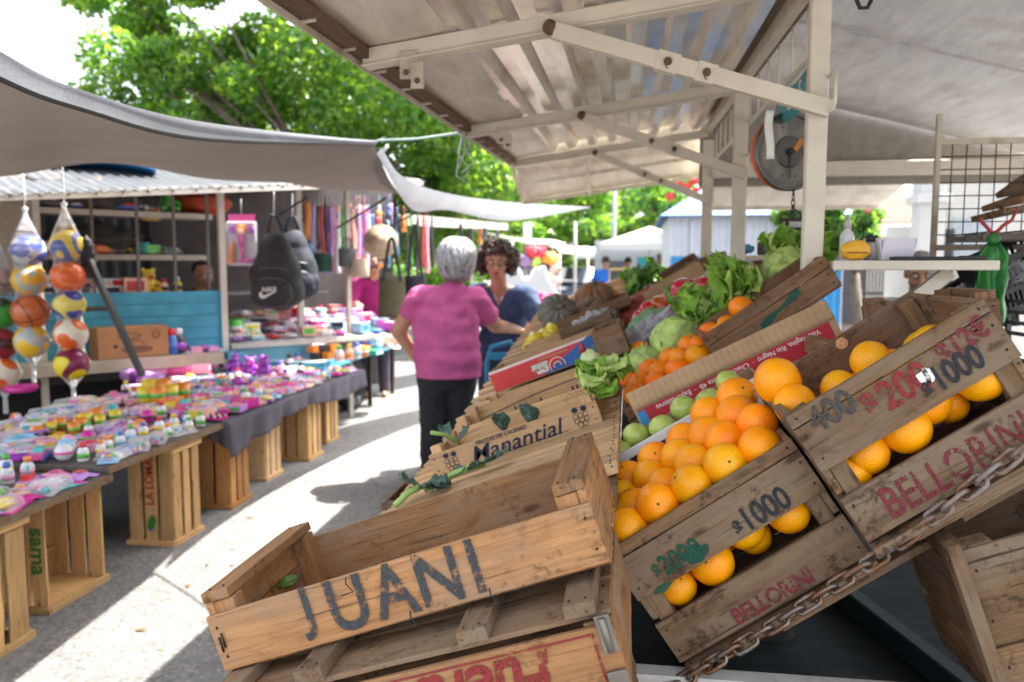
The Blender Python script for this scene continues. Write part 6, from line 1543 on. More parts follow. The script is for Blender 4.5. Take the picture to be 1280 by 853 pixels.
for zone, (y0, y1, zt, zn) in enumerate(((1.95, 3.05, 0.508, 'nearest toy table'), (3.18, 4.1, 0.538, 'middle toy table'), (4.2, 6.38, 0.545, 'farthest toy table'))):
    y = y0; ri = 0
    while y < y1:
        x = TX - 0.10; ci = 0
        while x > -3.42:
            xx, yy = x + random.uniform(-.02, .02), y + random.uniform(-.025, .025)
            kd = random.choice(kinds)
            # the rows of small bubble bottles and the orange pots that the photograph shows
            if zone == 0 and ci in (2, 3) and ri > 7: kd = 'bottle'
            if zone == 1 and ci == 1: kd = 'bottle'
            if zone == 1 and ci in (5, 6) and ri > 4: kd = 'cup'
            a = random.choice(pal_near); b_ = random.choice([c for c in TC if c != a]); c_ = random.choice(list(TC))
            if kd == 'bottle': a, b_, c_ = 'white', random.choice(['orange', 'blue', 'green', 'red', 'yellow']), random.choice(['pale pink', 'sky blue', 'yellow', 'green'])
            if kd == 'cup' and zone == 1: a, b_ = random.choice(['orange', 'yellow', 'orange']), 'green'
            lead = {'bottle': f'small white {kd} with a {b_} cap'}.get(kd, f'{a} and {b_} {kd}')
            lab = f'{lead} {rowname[min(ci, 9)]} of the {zn}, next to a {prev}'
            if len(lab.split()) > 16: lab = f'{lead} {rowname[min(ci, 9)]} of the {zn}'
            if len(lab.split()) > 16: lab = f'{lead} on the {zn}, next to a {prev}'
            toy(kd, (a, b_, c_), (xx, yy, zt), random.uniform(-0.6, 0.6), lab, 'toys spread on the toy tables', random.uniform(0.72, 0.95))
            prev = f'{b_} {kd}' if kd == 'bottle' else f'{a} {kd}'
            x -= random.uniform(0.092, 0.122); ci += 1
        y += 0.105 if zone < 2 else 0.125; ri += 1
# larger individual pieces
def place_toy(kind, cols, px, py, Z, s, rz, label): return toy(kind, cols, at(px, py, Z=Z), rz, label, 'larger toys on the toy tables', s)
place_toy('ring', ('magenta', 'pink', 'white'), 27, 490, 0.60, 1.15, 0.4, 'bright magenta ring toy standing out at the back left of the toy table')
place_toy('plush', ('purple', 'lilac', 'black'), 293, 466, 0.56, 1.0, 0.9, 'purple plush animal in the middle of the farthest toy table, left one')
place_toy('plush', ('purple', 'magenta', 'black'), 314, 470, 0.56, 0.9, 0.2, 'purple plush animal in the middle of the farthest toy table, centre one')
place_toy('plush', ('purple', 'pink', 'black'), 333, 472, 0.56, 1.0, -0.6, 'purple plush animal of the farthest toy table, right one')
place_toy('roll', ('pale pink', 'pink', 'white'), 225, 470, 0.57, 1.5, 0.5, 'pale pink wrapped roll lying at the back of the toy table, front one')
place_toy('roll', ('pale pink', 'white', 'pink'), 235, 463, 0.60, 1.5, 0.65, 'pale pink wrapped roll lying at the back of the toy table, rear one')
place_toy('roll', ('lilac', 'purple', 'white'), 178, 480, 0.57, 1.6, -0.5, 'lilac wrapped tube with a pale round end at the back of the table')
for k, (px, py) in enumerate(((183, 505), (198, 505), (213, 503), (228, 500), (188, 495), (205, 494))): place_toy('cup', ('orange' if k % 2 else 'yellow', 'green', 'yellow'), px, py, 0.565, 1.35, 0.2 * k, f'orange and yellow pot in the stack of pots, {ORD[k]} from the left')
for k, (px, py, s) in enumerate(((350, 470, 1.2), (362, 462, 1.3), (372, 458, 1.2), (384, 455, 1.3), (357, 478, 1.0), (376, 470, 1.1))): place_toy('bottle', ('white' if k % 2 else 'pale pink', 'black' if k % 2 else 'blue', 'black'), px, py, 0.55, s, 0.3, f'figurine like bottle in the cluster right of the purple plush toys, {ORD[k]} of six')

# ---- balls in hanging nets
def ball_material(kind):
    m, nt, b, out = nt_new('ball_' + kind)
    v = ocoord(nt, False)
    b.inputs['Roughness'].default_value = 0.38; b.inputs['Coat Weight'].default_value = 0.3
    S = {'volley_blue': ((0.03, 0.07, 0.42), (0.62, 0.62, 0.66), 8.0, 0.55), 'yellow_grey': ((0.80, 0.42, 0.02), (0.42, 0.43, 0.36), 14.0, 0.50), 'volley_yellow': ((0.85, 0.60, 0.02), (0.03, 0.09, 0.42), 6.0, 0.55), 'orange': ((0.78, 0.13, 0.02), (0.85, 0.25, 0.08), 14.0, 0.66),
         'blue': ((0.03, 0.06, 0.36), (0.75, 0.62, 0.12), 6.0, 0.60), 'orange_white': ((0.80, 0.14, 0.02), (0.78, 0.70, 0.55), 9.0, 0.50), 'yellow_maroon': ((0.82, 0.65, 0.01), (0.20, 0.01, 0.06), 5.0, 0.60), 'green': ((0.04, 0.32, 0.05), (0.02, 0.05, 0.02), 9.0, 0.56), 'maroon': ((0.30, 0.02, 0.04), (0.05, 0.01, 0.02), 9, 0.55), 'yellow_spot': ((0.80, 0.50, 0.02), (0.45, 0.48, 0.46), 11.0, 0.52), 'grey': ((0.4, 0.3, 0.28), (0.2, 0.15, 0.14), 9, 0.55)}
    if kind == 'basket':
        sep = nt.nodes.new('ShaderNodeSeparateXYZ'); nt.links.new(v, sep.inputs[0])
        acc = None
        def line(val, off=0.0):
            s1 = nd(nt, 'ShaderNodeMath', operation='SUBTRACT'); nt.links.new(val, s1.inputs[0]); s1.inputs[1].default_value = off
            a1 = nd(nt, 'ShaderNodeMath', operation='ABSOLUTE'); nt.links.new(s1.outputs[0], a1.inputs[0])
            l1 = nd(nt, 'ShaderNodeMath', operation='LESS_THAN'); nt.links.new(a1.outputs[0], l1.inputs[0]); l1.inputs[1].default_value = 0.0035
            return l1.outputs[0]
        ls = [line(sep.outputs[0]), line(sep.outputs[2]), line(sep.outputs[1], 0.05), line(sep.outputs[1], -0.05)]
        for l in ls:
            if acc is None: acc = l
            else:
                mx_ = nd(nt, 'ShaderNodeMath', operation='MAXIMUM'); nt.links.new(acc, mx_.inputs[0]); nt.links.new(l, mx_.inputs[1]); acc = mx_.outputs[0]
        cc_ = mixc(nt, acc, (0.55, 0.13, 0.03), (0.02, 0.015, 0.015))
    else:
        c1, c2, sc_, th_ = S[kind]
        if kind not in ('yellow_maroon', 'volley_yellow'):
            vo = nt.nodes.new('ShaderNodeTexVoronoi'); vo.inputs['Scale'].default_value = sc_; nt.links.new(v, vo.inputs['Vector'])
            f = ramp(nt, vo.outputs['Distance'], [(th_ - 0.02, g3(0)), (th_ + 0.02, g3(1))])
        else:
            wv = nt.nodes.new('ShaderNodeTexWave'); wv.inputs['Scale'].default_value = sc_ * 0.55; wv.wave_type = 'RINGS'; wv.inputs['Distortion'].default_value = 9.0; wv.inputs['Detail'].default_value = 0.5; nt.links.new(v, wv.inputs['Vector'])
            f = ramp(nt, wv.outputs['Fac'], [(th_ + 0.08, g3(0)), (th_ + 0.14, g3(1))])
        cc_ = mixc(nt, f, c1, c2)
    nt.links.new(cc_, b.inputs['Base Color'])
    return m
NETM = M((0.72, 0.72, 0.72), 0.7)
DN = 5.25; BR = 0.108
strings = [(-3, 300, [(352, 'grey', 0.9), (392, 'green', 1), (430, 'maroon', 1), (467, 'orange_white', 1)], 'left edge string'),
           (35, 268, [(313, 'volley_blue', 0.98), (350, 'yellow_grey', 1.0), (390, 'basket', 1.08), (427, 'yellow_spot', 1.0)], 'second string'),
           (84, 262, [(308, 'volley_yellow', 0.98), (346, 'orange', 1.0), (381, 'blue', 0.92), (418, 'orange_white', 0.98), (455, 'yellow_maroon', 1.0)], 'third string')]
names = {'volley_blue': 'blue and white volleyball', 'yellow_grey': 'yellow and grey football', 'basket': 'orange basketball with dark seams', 'yellow_spot': 'grey ball with yellow panels', 'volley_yellow': 'yellow and blue volleyball', 'orange': 'plain orange ball', 'blue': 'blue ball with a yellow band', 'orange_white': 'orange ball with pale flames', 'yellow_maroon': 'yellow ball with maroon stripes', 'green': 'green and black ball', 'maroon': 'dark red ball', 'grey': 'dull grey brown ball'}
for px, ktop, balls, sn in strings:
    x0 = W(px, 335, DN)
    kz = W(px, ktop, DN).z
    prof = [(0.012, kz), (0.018, kz - 0.02), (0.035, kz - 0.06)]
    last = None
    for j, (py, kd, s) in enumerate(balls):
        c = W(px + (j * 1.5), py, DN); r = BR * s
        me = MB(); me.ball((0, 0, 0), r, 32, 20)
        o = me.build('ball', ball_material(kd), None, c, (0.3 + j, 0.5 * j, 0.7 * j + (0.4 if kd == 'basket' else 0)))
        tag(o, f'{names[kd]}, {ORD[j]} from top on the {sn} of balls', 'ball', 'balls hanging in nets')
        prof += [(r * 0.72, c.z + r * 0.74), (r * 1.03, c.z), (r * 0.72, c.z - r * 0.72)]; last = c.z - r
    prof += [(0.03, last - 0.03), (0.012, last - 0.06), (0.014, last - 0.17)]
    mb = MB(); mb.lathe([(r_, z - kz) for r_, z in prof], 22, 0)
    me = mb
    o = me.build('ball_net', NETM, None, (x0.x, x0.y, kz))
    md = o.modifiers.new('s', 'SUBSURF'); md.subdivision_type = 'SIMPLE'; md.levels = 1; md.render_levels = 1
    md = o.modifiers.new('w', 'WIREFRAME'); md.thickness = 0.0015; md.use_replace = True
    tag(o, f'white net bag holding the {sn} of balls', 'net bag', 'net bags of balls')
    kn = MB(); kn.lathe([(0.0, 0.045), (0.020, 0.04), (0.014, 0.018), (0.010, 0.0), (0.025, -0.05), (0.045, -0.10)], 14, 0)
    o2 = kn.build('gathered_neck', film('net_veil' , (0.85, 0.85, 0.86), 0.45, 0.6), o)
    kn = MB(); kn.tube([(0, 0, 0.03), (0.004, 0, 0.12), (0, 0, 0.30)], 0.004, 6); kn.build('hanging_cord', NETM, o)

# ================================================================== the toy stall trailer with a tin roof
a0, a1 = W(0, 335, 5.5), W(278, 335, 6.5)
ax = V((a1.x - a0.x, a1.y - a0.y, 0)); LA = ax.length; AA = math.atan2(ax.y, ax.x)
toys = empty('market_stall', (a0.x, a0.y, 0), (0, 0, AA), 'toy stall with light blue board sides, shelves and a sagging grey tin roof', 'market stall')
def AL(px, d=None):   # picture column -> local x on the stall's front line
    t = px / 278
    for _ in range(12):
        dd = 5.5 + t; xx = (px - 640) / CF * dd
        t = (xx + 640 / CF * 5.5) / (((278 - 640) / CF * 6.5) + 640 / CF * 5.5)
    return t * LA
TB = M((0.055, 0.30, 0.43), 0.5, var=0.22, scale=5, dirt=(0.10, 0.09, 0.08), dirt_amt=0.28, bmp=0.1)
TB2 = M((0.12, 0.33, 0.42), 0.55, var=0.2, scale=6, dirt=(0.3, 0.3, 0.28), dirt_amt=0.35)
eave = lambda x: 1.85 + 0.15 * x / LA
ROOFG = sheet_metal('shaded_tin_roof', (0.065, 0.07, 0.073), 0.2, 0.5)  # tin colour lowered to stand in for the missing shade of the cloth
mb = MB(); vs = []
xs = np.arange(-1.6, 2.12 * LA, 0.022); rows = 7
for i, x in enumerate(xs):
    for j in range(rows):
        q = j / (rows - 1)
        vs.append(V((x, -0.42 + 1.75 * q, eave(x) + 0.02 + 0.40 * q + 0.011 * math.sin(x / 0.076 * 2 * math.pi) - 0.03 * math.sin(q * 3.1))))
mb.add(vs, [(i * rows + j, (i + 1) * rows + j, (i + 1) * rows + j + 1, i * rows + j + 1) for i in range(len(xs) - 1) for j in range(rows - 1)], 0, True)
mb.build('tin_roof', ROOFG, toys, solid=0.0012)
mb = MB(); mb.bar((-1.6, -0.40, eave(-1.6)), (2.1 * LA, -0.40, eave(2.1 * LA)), 0.03, 0.035); mb.bar((-1.6, 0.0, eave(-1.6) + 0.05), (2.1 * LA, 0.0, eave(2.1 * LA) + 0.05), 0.03, 0.03); mb.build('eave_beam', CREAM, toys)
mb = MB()
for k in range(24): mb.ball((-1.0 + k * 0.17, -0.425, eave(-1.0 + k * 0.17) + 0.01), 0.010, 6, 5)
mb.build('roof_bolt', IRON, toys)
for px, w in ((48, 0.045), (278, 0.05)):
    x = AL(px); mb = MB(); mb.box((x, 0, eave(x) / 2 + 0.03), (w, 0.045, eave(x))); mb.build('post', CREAM, toys)
for k, px in enumerate((118, 174, 220, 262)):
    x = AL(px); mb = MB(); mb.box((x, 0.02, (1.2 + eave(x)) / 2), (0.02, 0.02, eave(x) - 1.15)); mb.build('window_bar', M((0.16, 0.14, 0.12), 0.6), toys)
x1 = AL(282)
for k in range(5):
    z = 0.735 + 0.048 + k * 0.096
    o = board(toys, 'side_board', ((x1 - 1.6) / 2, 0.0, z), (x1 + 1.6, 0.018, 0.093), TB, False)
board(toys, 'board_frame', (AL(275), -0.014, 0.97), (0.035, 0.014, 0.48), TB, False)
board(toys, 'ledge', ((AL(262) - 1.6) / 2, -0.13, 0.69), (AL(262) + 1.6, 0.24, 0.09), M((0.40, 0.35, 0.27), 0.8, var=0.2, scale=6), False)
board(toys, 'blue_ledge', (AL(278), -0.13, 0.70), (0.14, 0.24, 0.05), TB, False)
for k, (z, th_) in enumerate(((1.49, 0.05), (1.83, 0.05))):
    mb = MB(); mb.box(((AL(278) - 0.0) / 2 + 0.14, 0.55 + 0.15 * (1 - k), z), (AL(278) - 0.2, 0.5, 0.03)); mb.box(((AL(278)) / 2 + 0.14, 0.30 + 0.15 * (1 - k), z - 0.005), (AL(278) - 0.2, 0.02, 0.045), 1); mb.build('shelf', [M((0.35, 0.34, 0.32), 0.7), CREAM], toys)
mb = MB(); nx = 160
vs = []
for i in range(nx):
    x = -1.6 + i * 0.028
    for z in (0.4, 2.2): vs.append((x, 1.28 + (0.012 if i % 4 < 2 else 0), z))
mb.add(vs, [(i * 2, i * 2 + 2, i * 2 + 3, i * 2 + 1) for i in range(nx - 1)])
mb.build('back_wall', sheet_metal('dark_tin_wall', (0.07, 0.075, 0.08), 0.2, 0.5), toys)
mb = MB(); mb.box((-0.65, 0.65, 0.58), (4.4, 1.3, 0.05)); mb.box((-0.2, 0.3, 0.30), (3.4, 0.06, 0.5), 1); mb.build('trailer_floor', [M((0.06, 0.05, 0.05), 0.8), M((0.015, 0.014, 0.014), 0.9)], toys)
mb = MB()
for k in range(26): mb.tube([(-1.0 + k * 0.05, -0.02, 1.2), (-1.0 + k * 0.05, -0.02, eave(0) + 0.02)], 0.0022, 4)
for k in range(14): mb.tube([(-1.0, -0.018, 1.22 + k * 0.048), (AL(46), -0.018, 1.22 + k * 0.048)], 0.0022, 4)
mb.build('mesh_panel', M((0.40, 0.34, 0.27), 0.7), toys)
mb = MB(); mb.box((-0.45, 0.25, 1.55), (1.45, 0.02, 0.68)); mb.build('inner_panel', M((0.50, 0.42, 0.33), 0.8, var=0.15), toys)
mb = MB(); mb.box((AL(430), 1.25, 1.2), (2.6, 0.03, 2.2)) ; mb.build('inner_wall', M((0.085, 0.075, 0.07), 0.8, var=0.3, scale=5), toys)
for px, w, z1 in ((381, 0.05, 0), (442, 0.04, 0)):
    x = AL(px); mb = MB(); mb.box((x, 0.1, (eave(x)) / 2), (w, 0.04, eave(x) + 0.05)); mb.build('post', M((0.42, 0.38, 0.32), 0.6), toys)
for (pa, pb, qa, qb) in ((342, 272, 384, 247), (422, 285, 482, 248), (488, 283, 528, 262)):
    p0, p1 = W(pa, pb, 6.3 + (pa - 340) * 0.006), W(qa, qb, 5.7 + (pa - 340) * 0.006)
    inv = mat_of(toys).inverted(); mb = MB(); mb.tube([inv @ p0, inv @ p1], 0.009, 6); mb.build('awning_strut', BLACK, toys)
# black brace bar in front of the boards
b0, b1 = W(108, 318, 5.3), W(178, 470, 5.25)
br = empty('brace_bar', b0, label='black steel brace bar slanting in front of the blue boards', cat='brace')
mb = MB(); mb.bar((0, 0, 0), b1 - b0, 0.035, 0.035); mb.build('bar', M((0.02, 0.02, 0.022), 0.5), br)
mb = MB(); lumpy((0, 0, 0.02), (0.045, 0.05, 0.09), 0.4, 3, 4, mb=mb); mb.build('clamp_head', M((0.03, 0.03, 0.035), 0.6), br)
mb = MB(); mb.bar((0, 0, 0), W(140, 386, 5.35) - W(62, 388, 5.35), 0.025, 0.03)
tag(mb.build('cross_bar', BLACK, None, W(62, 388, 5.35)), 'short black horizontal bar behind the ball nets', 'bar')
# things on the ledge and shelves
TI = mat_of(toys)
bx = empty('cardboard_box', TI @ V((AL(152), -0.13, 0.737)), (0, 0, AA + R(3)), 'printed brown cardboard box on the ledge below the blue boards', 'box')
BROWNC = M((0.36, 0.18, 0.075), 0.85, var=0.1, scale=6)
mb = MB(); mb.box((0, 0, 0.115), (0.50, 0.19, 0.23)); mb.build('box_body', BROWNC, bx, bevel=0.004)
PRN = M((0.16, 0.085, 0.04), 0.8)
def oval(root, x, z, w, h, mat, y, thick=None, n=28, name='print_mark'):
    mb = MB()
    if thick: mb.tube([(x + w * math.cos(a), y, z + h * math.sin(a)) for a in np.linspace(0, 2 * math.pi, n)[:-1]], thick, 4, closed=True)
    else: mb.add([(x + w * math.cos(2 * math.pi * k / n), y, z + h * math.sin(2 * math.pi * k / n)) for k in range(n)], [tuple(range(n))])
    return mb.build(name, mat, root)
oval(bx, 0.02, 0.062, 0.115, 0.026, PRN, -0.0965); oval(bx, -0.13, 0.09, 0.016, 0.013, BLACK, -0.0968); oval(bx, 0.16, 0.17, 0.024, 0.028, PRN, -0.0965, 0.004); oval(bx, 0.02, 0.10, 0.05, 0.03, PRN, -0.0965, 0.004); oval(bx, -0.03, 0.165, 0.08, 0.02, PRN, -0.0965, 0.003)
for k, (px, c1, c2, s, lab) in enumerate(((204, 'blue', 'red', 1.5, 'dark blue and red jar beside the cardboard box, left one'), (213, 'purple', 'white', 1.5, 'dark jar beside the cardboard box, right one'))):
    o = toy('bottle', ('black' if k else 'blue', c2, c1), TI @ V((AL(px), -0.13, 0.737)), 0.3, lab, 'jars by the cardboard box', 1.5)
    o.scale = (1.9, 1.9, 2.0)
for k, px in enumerate((222, 232, 243, 253, 262)): toy(('sachet', 'carton', 'ball', 'carton', 'sachet')[k], (('white', 'pale pink', 'purple', 'lilac', 'white')[k], 'pale pink', 'lilac'), TI @ V((AL(px), -0.14, 0.737)), AA, f'small pastel packet on the ledge under the blue boards, {ORD[k]} from left', 'packets on the ledge', 0.7)
SH = [(70, 1.865, 0.45, 0.16, (0.05, 0.045, 0.04), 'dark bundle'), (95, 1.865, 0.35, 0.14, (0.07, 0.06, 0.05), 'grey brown bundle'), (135, 1.865, 0.40, 0.17, (0.09, 0.075, 0.06), 'brown cloth bundle'), (158, 1.865, 0.4, 0.14, (0.05, 0.05, 0.05), 'charcoal bundle'), (190, 1.865, 0.40, 0.13, (0.04, 0.035, 0.03), 'black bundle'),
      (108, 1.52, 0.65, 0.13, (0.04, 0.04, 0.035), 'dark soft bag'), (150, 1.52, 0.55, 0.18, (0.06, 0.06, 0.05), 'olive grey bag heap'), (170, 1.52, 0.6, 0.15, (0.05, 0.045, 0.04), 'charcoal bag heap'), (205, 1.52, 0.6, 0.10, (0.03, 0.03, 0.035), 'black bag heap')]
for k, (px, z, y, r, c, lab) in enumerate(SH):
    o = lumpy((0, 0, r * 0.6), (r * 1.5, r * 0.9, r * 0.66), 0.45, 2.6, k + 60).build('bag_bundle', M(c, 0.8, var=0.35, scale=20, bmp=0.3), None, TI @ V((AL(px), y, z)))
    tag(o, f'{lab} on the {"top" if z > 1.7 else "middle"} shelf of the toy stall, {ORD[k]} of nine', 'bundle', 'bundles on the toy stall shelves')
NET = M((0.42, 0.06, 0.02), 0.6, var=0.4, scale=40, bmp=0.4)
tag(lumpy((0, 0, 0.09), (0.30, 0.2, 0.11), 0.2, 2, 77).build('net_sack', NET, None, TI @ V((AL(277), 0.5, 1.86))), 'big orange red net sack on the top shelf behind the cream post', 'sack')
o = toy('carton', ('peach', 'yellow', 'orange'), TI @ V((AL(209), 0.42, 1.865)), AA + 0.3, 'small peach coloured carton standing on the top shelf', 'things on the toy stall shelves', 1.1); o.rotation_euler = (R(75), 0, AA + 0.2)
o = toy('plush', ('green', 'white', 'black'), TI @ V((AL(233), 0.42, 1.865)), AA, 'bright green plush toy on the top shelf by the red sack', 'things on the toy stall shelves', 1.2)
o = toy('carton', ('white', 'sky blue', 'yellow'), TI @ V((AL(132), 0.5, 1.52)), AA, 'white carton with a blue panel leaning on the middle shelf', 'things on the toy stall shelves', 1.0); o.rotation_euler = (R(70), 0, AA)
for k, (px, kd, cl) in enumerate(((178, 'hair brush', ('red', 'magenta', 'red')), (198, 'carton', ('teal', 'green', 'black')), (210, 'carton', ('green', 'yellow', 'black')), (186, 'ball', ('yellow', 'orange', 'red')))): toy(kd, cl, TI @ V((AL(px), 0.5, 1.52 + (0.14 if k == 0 else 0.0))), AA + k, f'{cl[0]} {kd} on the middle shelf in front of the black bag heap', 'things on the toy stall shelves', 1.0)
for k, (px, kd, cl) in enumerate(((128, 'carton', ('peach', 'white', 'red')), (140, 'carton', ('white', 'black', 'black')), (155, 'cup', ('red', 'magenta', 'red')), (166, 'carton', ('white', 'sky blue', 'red')), (110, 'carton', ('black', 'red', 'red')), (178, 'sachet', ('pale pink', 'white', 'red')))): toy(kd, cl, TI @ V((AL(px), 0.22, 1.20)), AA + 0.2 * k, f'{cl[0]} and {cl[1]} {kd} on the counter just above the blue boards', 'things on the toy stall counter', 1.3)
mb = MB(); mb.box((0.5 * AL(278), 0.35, 1.185), (AL(278) + 2, 0.5, 0.02)); mb.build('counter', M((0.2, 0.19, 0.18), 0.7), toys)
random.seed(71)
for lv, (z, y) in enumerate(((1.52, 0.5), (1.865, 0.36), (1.20, 0.2))):
    for k in range(9):
        px = 62 + k * 22 + random.uniform(-5, 5)
        kd = random.choice(['carton', 'cup', 'bag of bits', 'plush', 'carton', 'sachet', 'bottle']); c1, c2 = random.choice(['black', 'white', 'red', 'peach', 'blue', 'yellow', 'green', 'black']), random.choice(['white', 'orange', 'sky blue', 'red'])
        toy(kd, (c1, c2, 'black'), TI @ V((AL(px), y + random.uniform(-.05, .1), z)), AA + random.uniform(-.4, .4), f'{c1} and {c2} {kd} on the {("middle shelf", "top shelf", "counter")[lv]} of the stall, {ORD[k]} along', 'small goods on the toy stall shelves', random.uniform(1.0, 1.5))
# second counter, to the right of the cream post, sloping up
xa, xb = AL(284), AL(505)
mb = MB()
mb.grid(lambda u, v: V((xa + (xb - xa) * u, -0.02 + 1.0 * v, 0.765 + 0.20 * v)), 6, 3, smooth=False); mb.build('sloping_counter', M((0.45, 0.44, 0.43), 0.7), toys, solid=0.02)
board(toys, 'counter_edge', ((xa + xb) / 2, -0.03, 0.75), (xb - xa, 0.02, 0.035), M((0.5, 0.47, 0.42), 0.7), False)
board(toys, 'blue_apron', ((xa + AL(388)) / 2, 0.0, 0.63), (AL(388) - xa, 0.02, 0.20), TB2, False)
random.seed(33); prev = 'post'
for j in range(5):
    x = xa + 0.06
    while x < xb - 0.05:
        kd = random.choice(['blister pack', 'carton', 'sachet', 'bag of bits', 'hair brush', 'carton', 'bottle', 'sachet', 'bead tray'])
        a = random.choice(['white', 'white', 'sky blue', 'lilac', 'pale pink', 'blue', 'black', 'red', 'peach', 'magenta']); b_ = random.choice(['blue', 'red', 'white', 'black', 'pink', 'yellow', 'green'])
        v = 0.08 + j * 0.19
        lead = f'{a} and {b_} {kd}'
        lab = f'{lead} in the {ORD[j]} row of the sloping counter, next to a {prev}'
        if len(lab.split()) > 16: lab = f'{lead} in the {ORD[j]} row of the sloping counter'
        toy(kd, (a, b_, 'white'), TI @ V((x + random.uniform(-.02, .02), v, 0.785 + 0.2 * v)), AA + random.uniform(-.5, .5), lab, 'small goods on the sloping counter', random.uniform(0.9, 1.25))
        prev = f'{a} {kd}'; x += random.uniform(0.14, 0.19)
for k, (px, kd, cl, s) in enumerate(((398, 'carton', ('pale pink', 'white', 'pink'), 1.3), (405, 'cup', ('red', 'magenta', 'red'), 1.5), (416, 'carton', ('pink', 'white', 'magenta'), 1.4), (427, 'roll', ('yellow', 'sky blue', 'green'), 0.8), (435, 'cup', ('sky blue', 'white', 'blue'), 1.4), (300, 'cup', ('green', 'white', 'yellow'), 1.8), (312, 'bag of bits', ('white', 'orange', 'green'), 1.6), (300, 'sachet', ('white', 'green', 'pink'), 1.8))):
    toy(kd, cl, TI @ V((AL(px), 0.55 if k < 5 else 0.15, 0.90 if k < 5 else 0.82)), AA, f'{cl[0]} {kd} standing up {"at the back" if k < 5 else "at the left end"} of the sloping counter', 'larger goods on the sloping counter', s)
# lower table beyond with a blue lip
lt = empty('trestle_table', (-2.95, 7.45, 0), label='low table with a light blue lip beyond the toy tables', cat='table')
mb = MB(); mb.box((0, 0, 0.60), (0.86, 2.3, 0.025)); mb.build('table_top', M((0.40, 0.42, 0.45), 0.7), lt)
mb = MB(); mb.box((0.435, 0, 0.575), (0.02, 2.3, 0.075)); mb.box((0, -1.16, 0.565), (0.86, 0.02, 0.10)); mb.build('blue_lip', TB, lt)
for x in (-0.38, 0.36):
    for y in (-1.0, 0.3, 1.08): mb = MB(); mb.box((x, y, 0.29), (0.035, 0.035, 0.58)); mb.build('leg', IRON, lt)
w = MB(); w.lathe([(0.16, -0.07), (0.24, -0.07), (0.26, 0), (0.24, 0.07), (0.16, 0.07), (0.16, -0.07)], 26, 0, Matrix.Translation((0.25, 0.05, 0.26)) @ Matrix.Rotation(R(90), 4, 'Y')); w.build('wheel', M((0.02, 0.02, 0.02), 0.85), lt)
for k, (px, py, kd, cl, s) in enumerate(((428, 432, 'carton', ('purple', 'white', 'lilac'), 1.6), (452, 425, 'carton', ('blue', 'lilac', 'white'), 1.7), (472, 422, 'carton', ('white', 'sky blue', 'blue'), 1.6), (424, 446, 'bottle', ('white', 'green', 'peach'), 1.4), (436, 444, 'bottle', ('peach', 'yellow', 'orange'), 1.4), (446, 442, 'bottle', ('white', 'blue', 'sky blue'), 1.4), (455, 440, 'cup', ('orange', 'peach', 'orange'), 1.2), (463, 437, 'carton', ('teal', 'white', 'green'), 1.2), (472, 435, 'bottle', ('sky blue', 'white', 'blue'), 1.4), (484, 430, 'sachet', ('white', 'pale pink', 'red'), 1.5), (488, 425, 'carton', ('peach', 'white', 'peach'), 1.5), (440, 430, 'sachet', ('lilac', 'white', 'blue'), 1.6), (465, 428, 'sachet', ('white', 'sky blue', 'blue'), 1.6))):
    p = at(px, py + 6, Z=0.613)
    toy(kd, cl, p, 0.2 * k, f'{cl[0]} and {cl[1]} {kd} on the low table with the blue lip, {"back" if k < 3 else "front"} group', 'goods on the low blue lipped table', s)
o = toy('building blocks', ('orange', 'black', 'orange'), at(405, 447, Z=0.613), 0.3, 'open dark box of orange pieces at the near end of the low table', 'goods on the low blue lipped table', 2.2)
for k, (px, py) in enumerate(((458, 470), (475, 466))):
    o = board(None, 'wood_block', at(px, py + 3, Z=0.03), (0.22, 0.12, 0.06), WD_OLD, False); tag(o, f'wooden wedge block on the ground by the wheel, {("left", "right")[k]} one', 'wood block', 'wheel blocks')

# ---- things hanging under the toy stall roof
def hang_strap(px, y0, y1, w, c, label, d, curve=0.01, cat='strap', k=0):
    p0, p1 = W(px, y0, d), W(px, y1, d)
    L = p0.z - p1.z
    mb = MB(); mb.grid(lambda u, v: V((w * (u - 0.5) + curve * math.sin(v * 5 + k), 0.01 * math.sin(v * 4 + k), -L * v)), 2, 12)
    mb.box((0, 0, -L + 0.02), (w * 1.2, 0.012, 0.03), 0)
    mb.tube([(0, 0, 0), (0, 0, 0.05), (0.0, 0, 0.10)], 0.002, 5)
    o = mb.build('hanging_strap', M(c, 0.6, var=0.15), None, p0, (0, 0, AA), solid=0.004)
    return tag(o, label, cat, 'straps and belts hanging under the tin roof')
random.seed(44)
straps = [(384, 252, 300, 0.06, 'orange'), (391, 256, 318, 0.03, 'lilac'), (397, 258, 312, 0.03, 'black'), (402, 258, 322, 0.035, 'red'), (407, 256, 315, 0.03, 'black'), (412, 258, 326, 0.04, 'purple'), (417, 256, 340, 0.03, 'pale pink'), (422, 285, 342, 0.05, 'white'), (429, 262, 312, 0.05, 'green'), (436, 258, 300, 0.035, 'red'), (441, 262, 318, 0.04, 'peach'), (448, 260, 322, 0.035, 'pale pink'), (455, 262, 330, 0.04, 'pink'), (459, 270, 325, 0.03, 'white'), (380, 300, 332, 0.05, 'yellow'), (389, 305, 335, 0.045, 'sky blue'), (466, 268, 318, 0.03, 'blue'), (508, 272, 340, 0.03, 'black'), (514, 268, 330, 0.03, 'green'), (522, 270, 345, 0.035, 'black'), (529, 270, 335, 0.03, 'red'), (534, 272, 342, 0.04, 'pale pink'), (540, 270, 335, 0.03, 'black'), (576, 280, 305, 0.05, 'black'), (588, 285, 308, 0.06, 'black'), (600, 286, 306, 0.03, 'red'), (606, 285, 310, 0.05, 'black'), (622, 288, 312, 0.05, 'black'), (505, 270, 290, 0.05, 'orange'), (372, 258, 330, 0.05, 'peach')]
rs_ = random.Random(3)
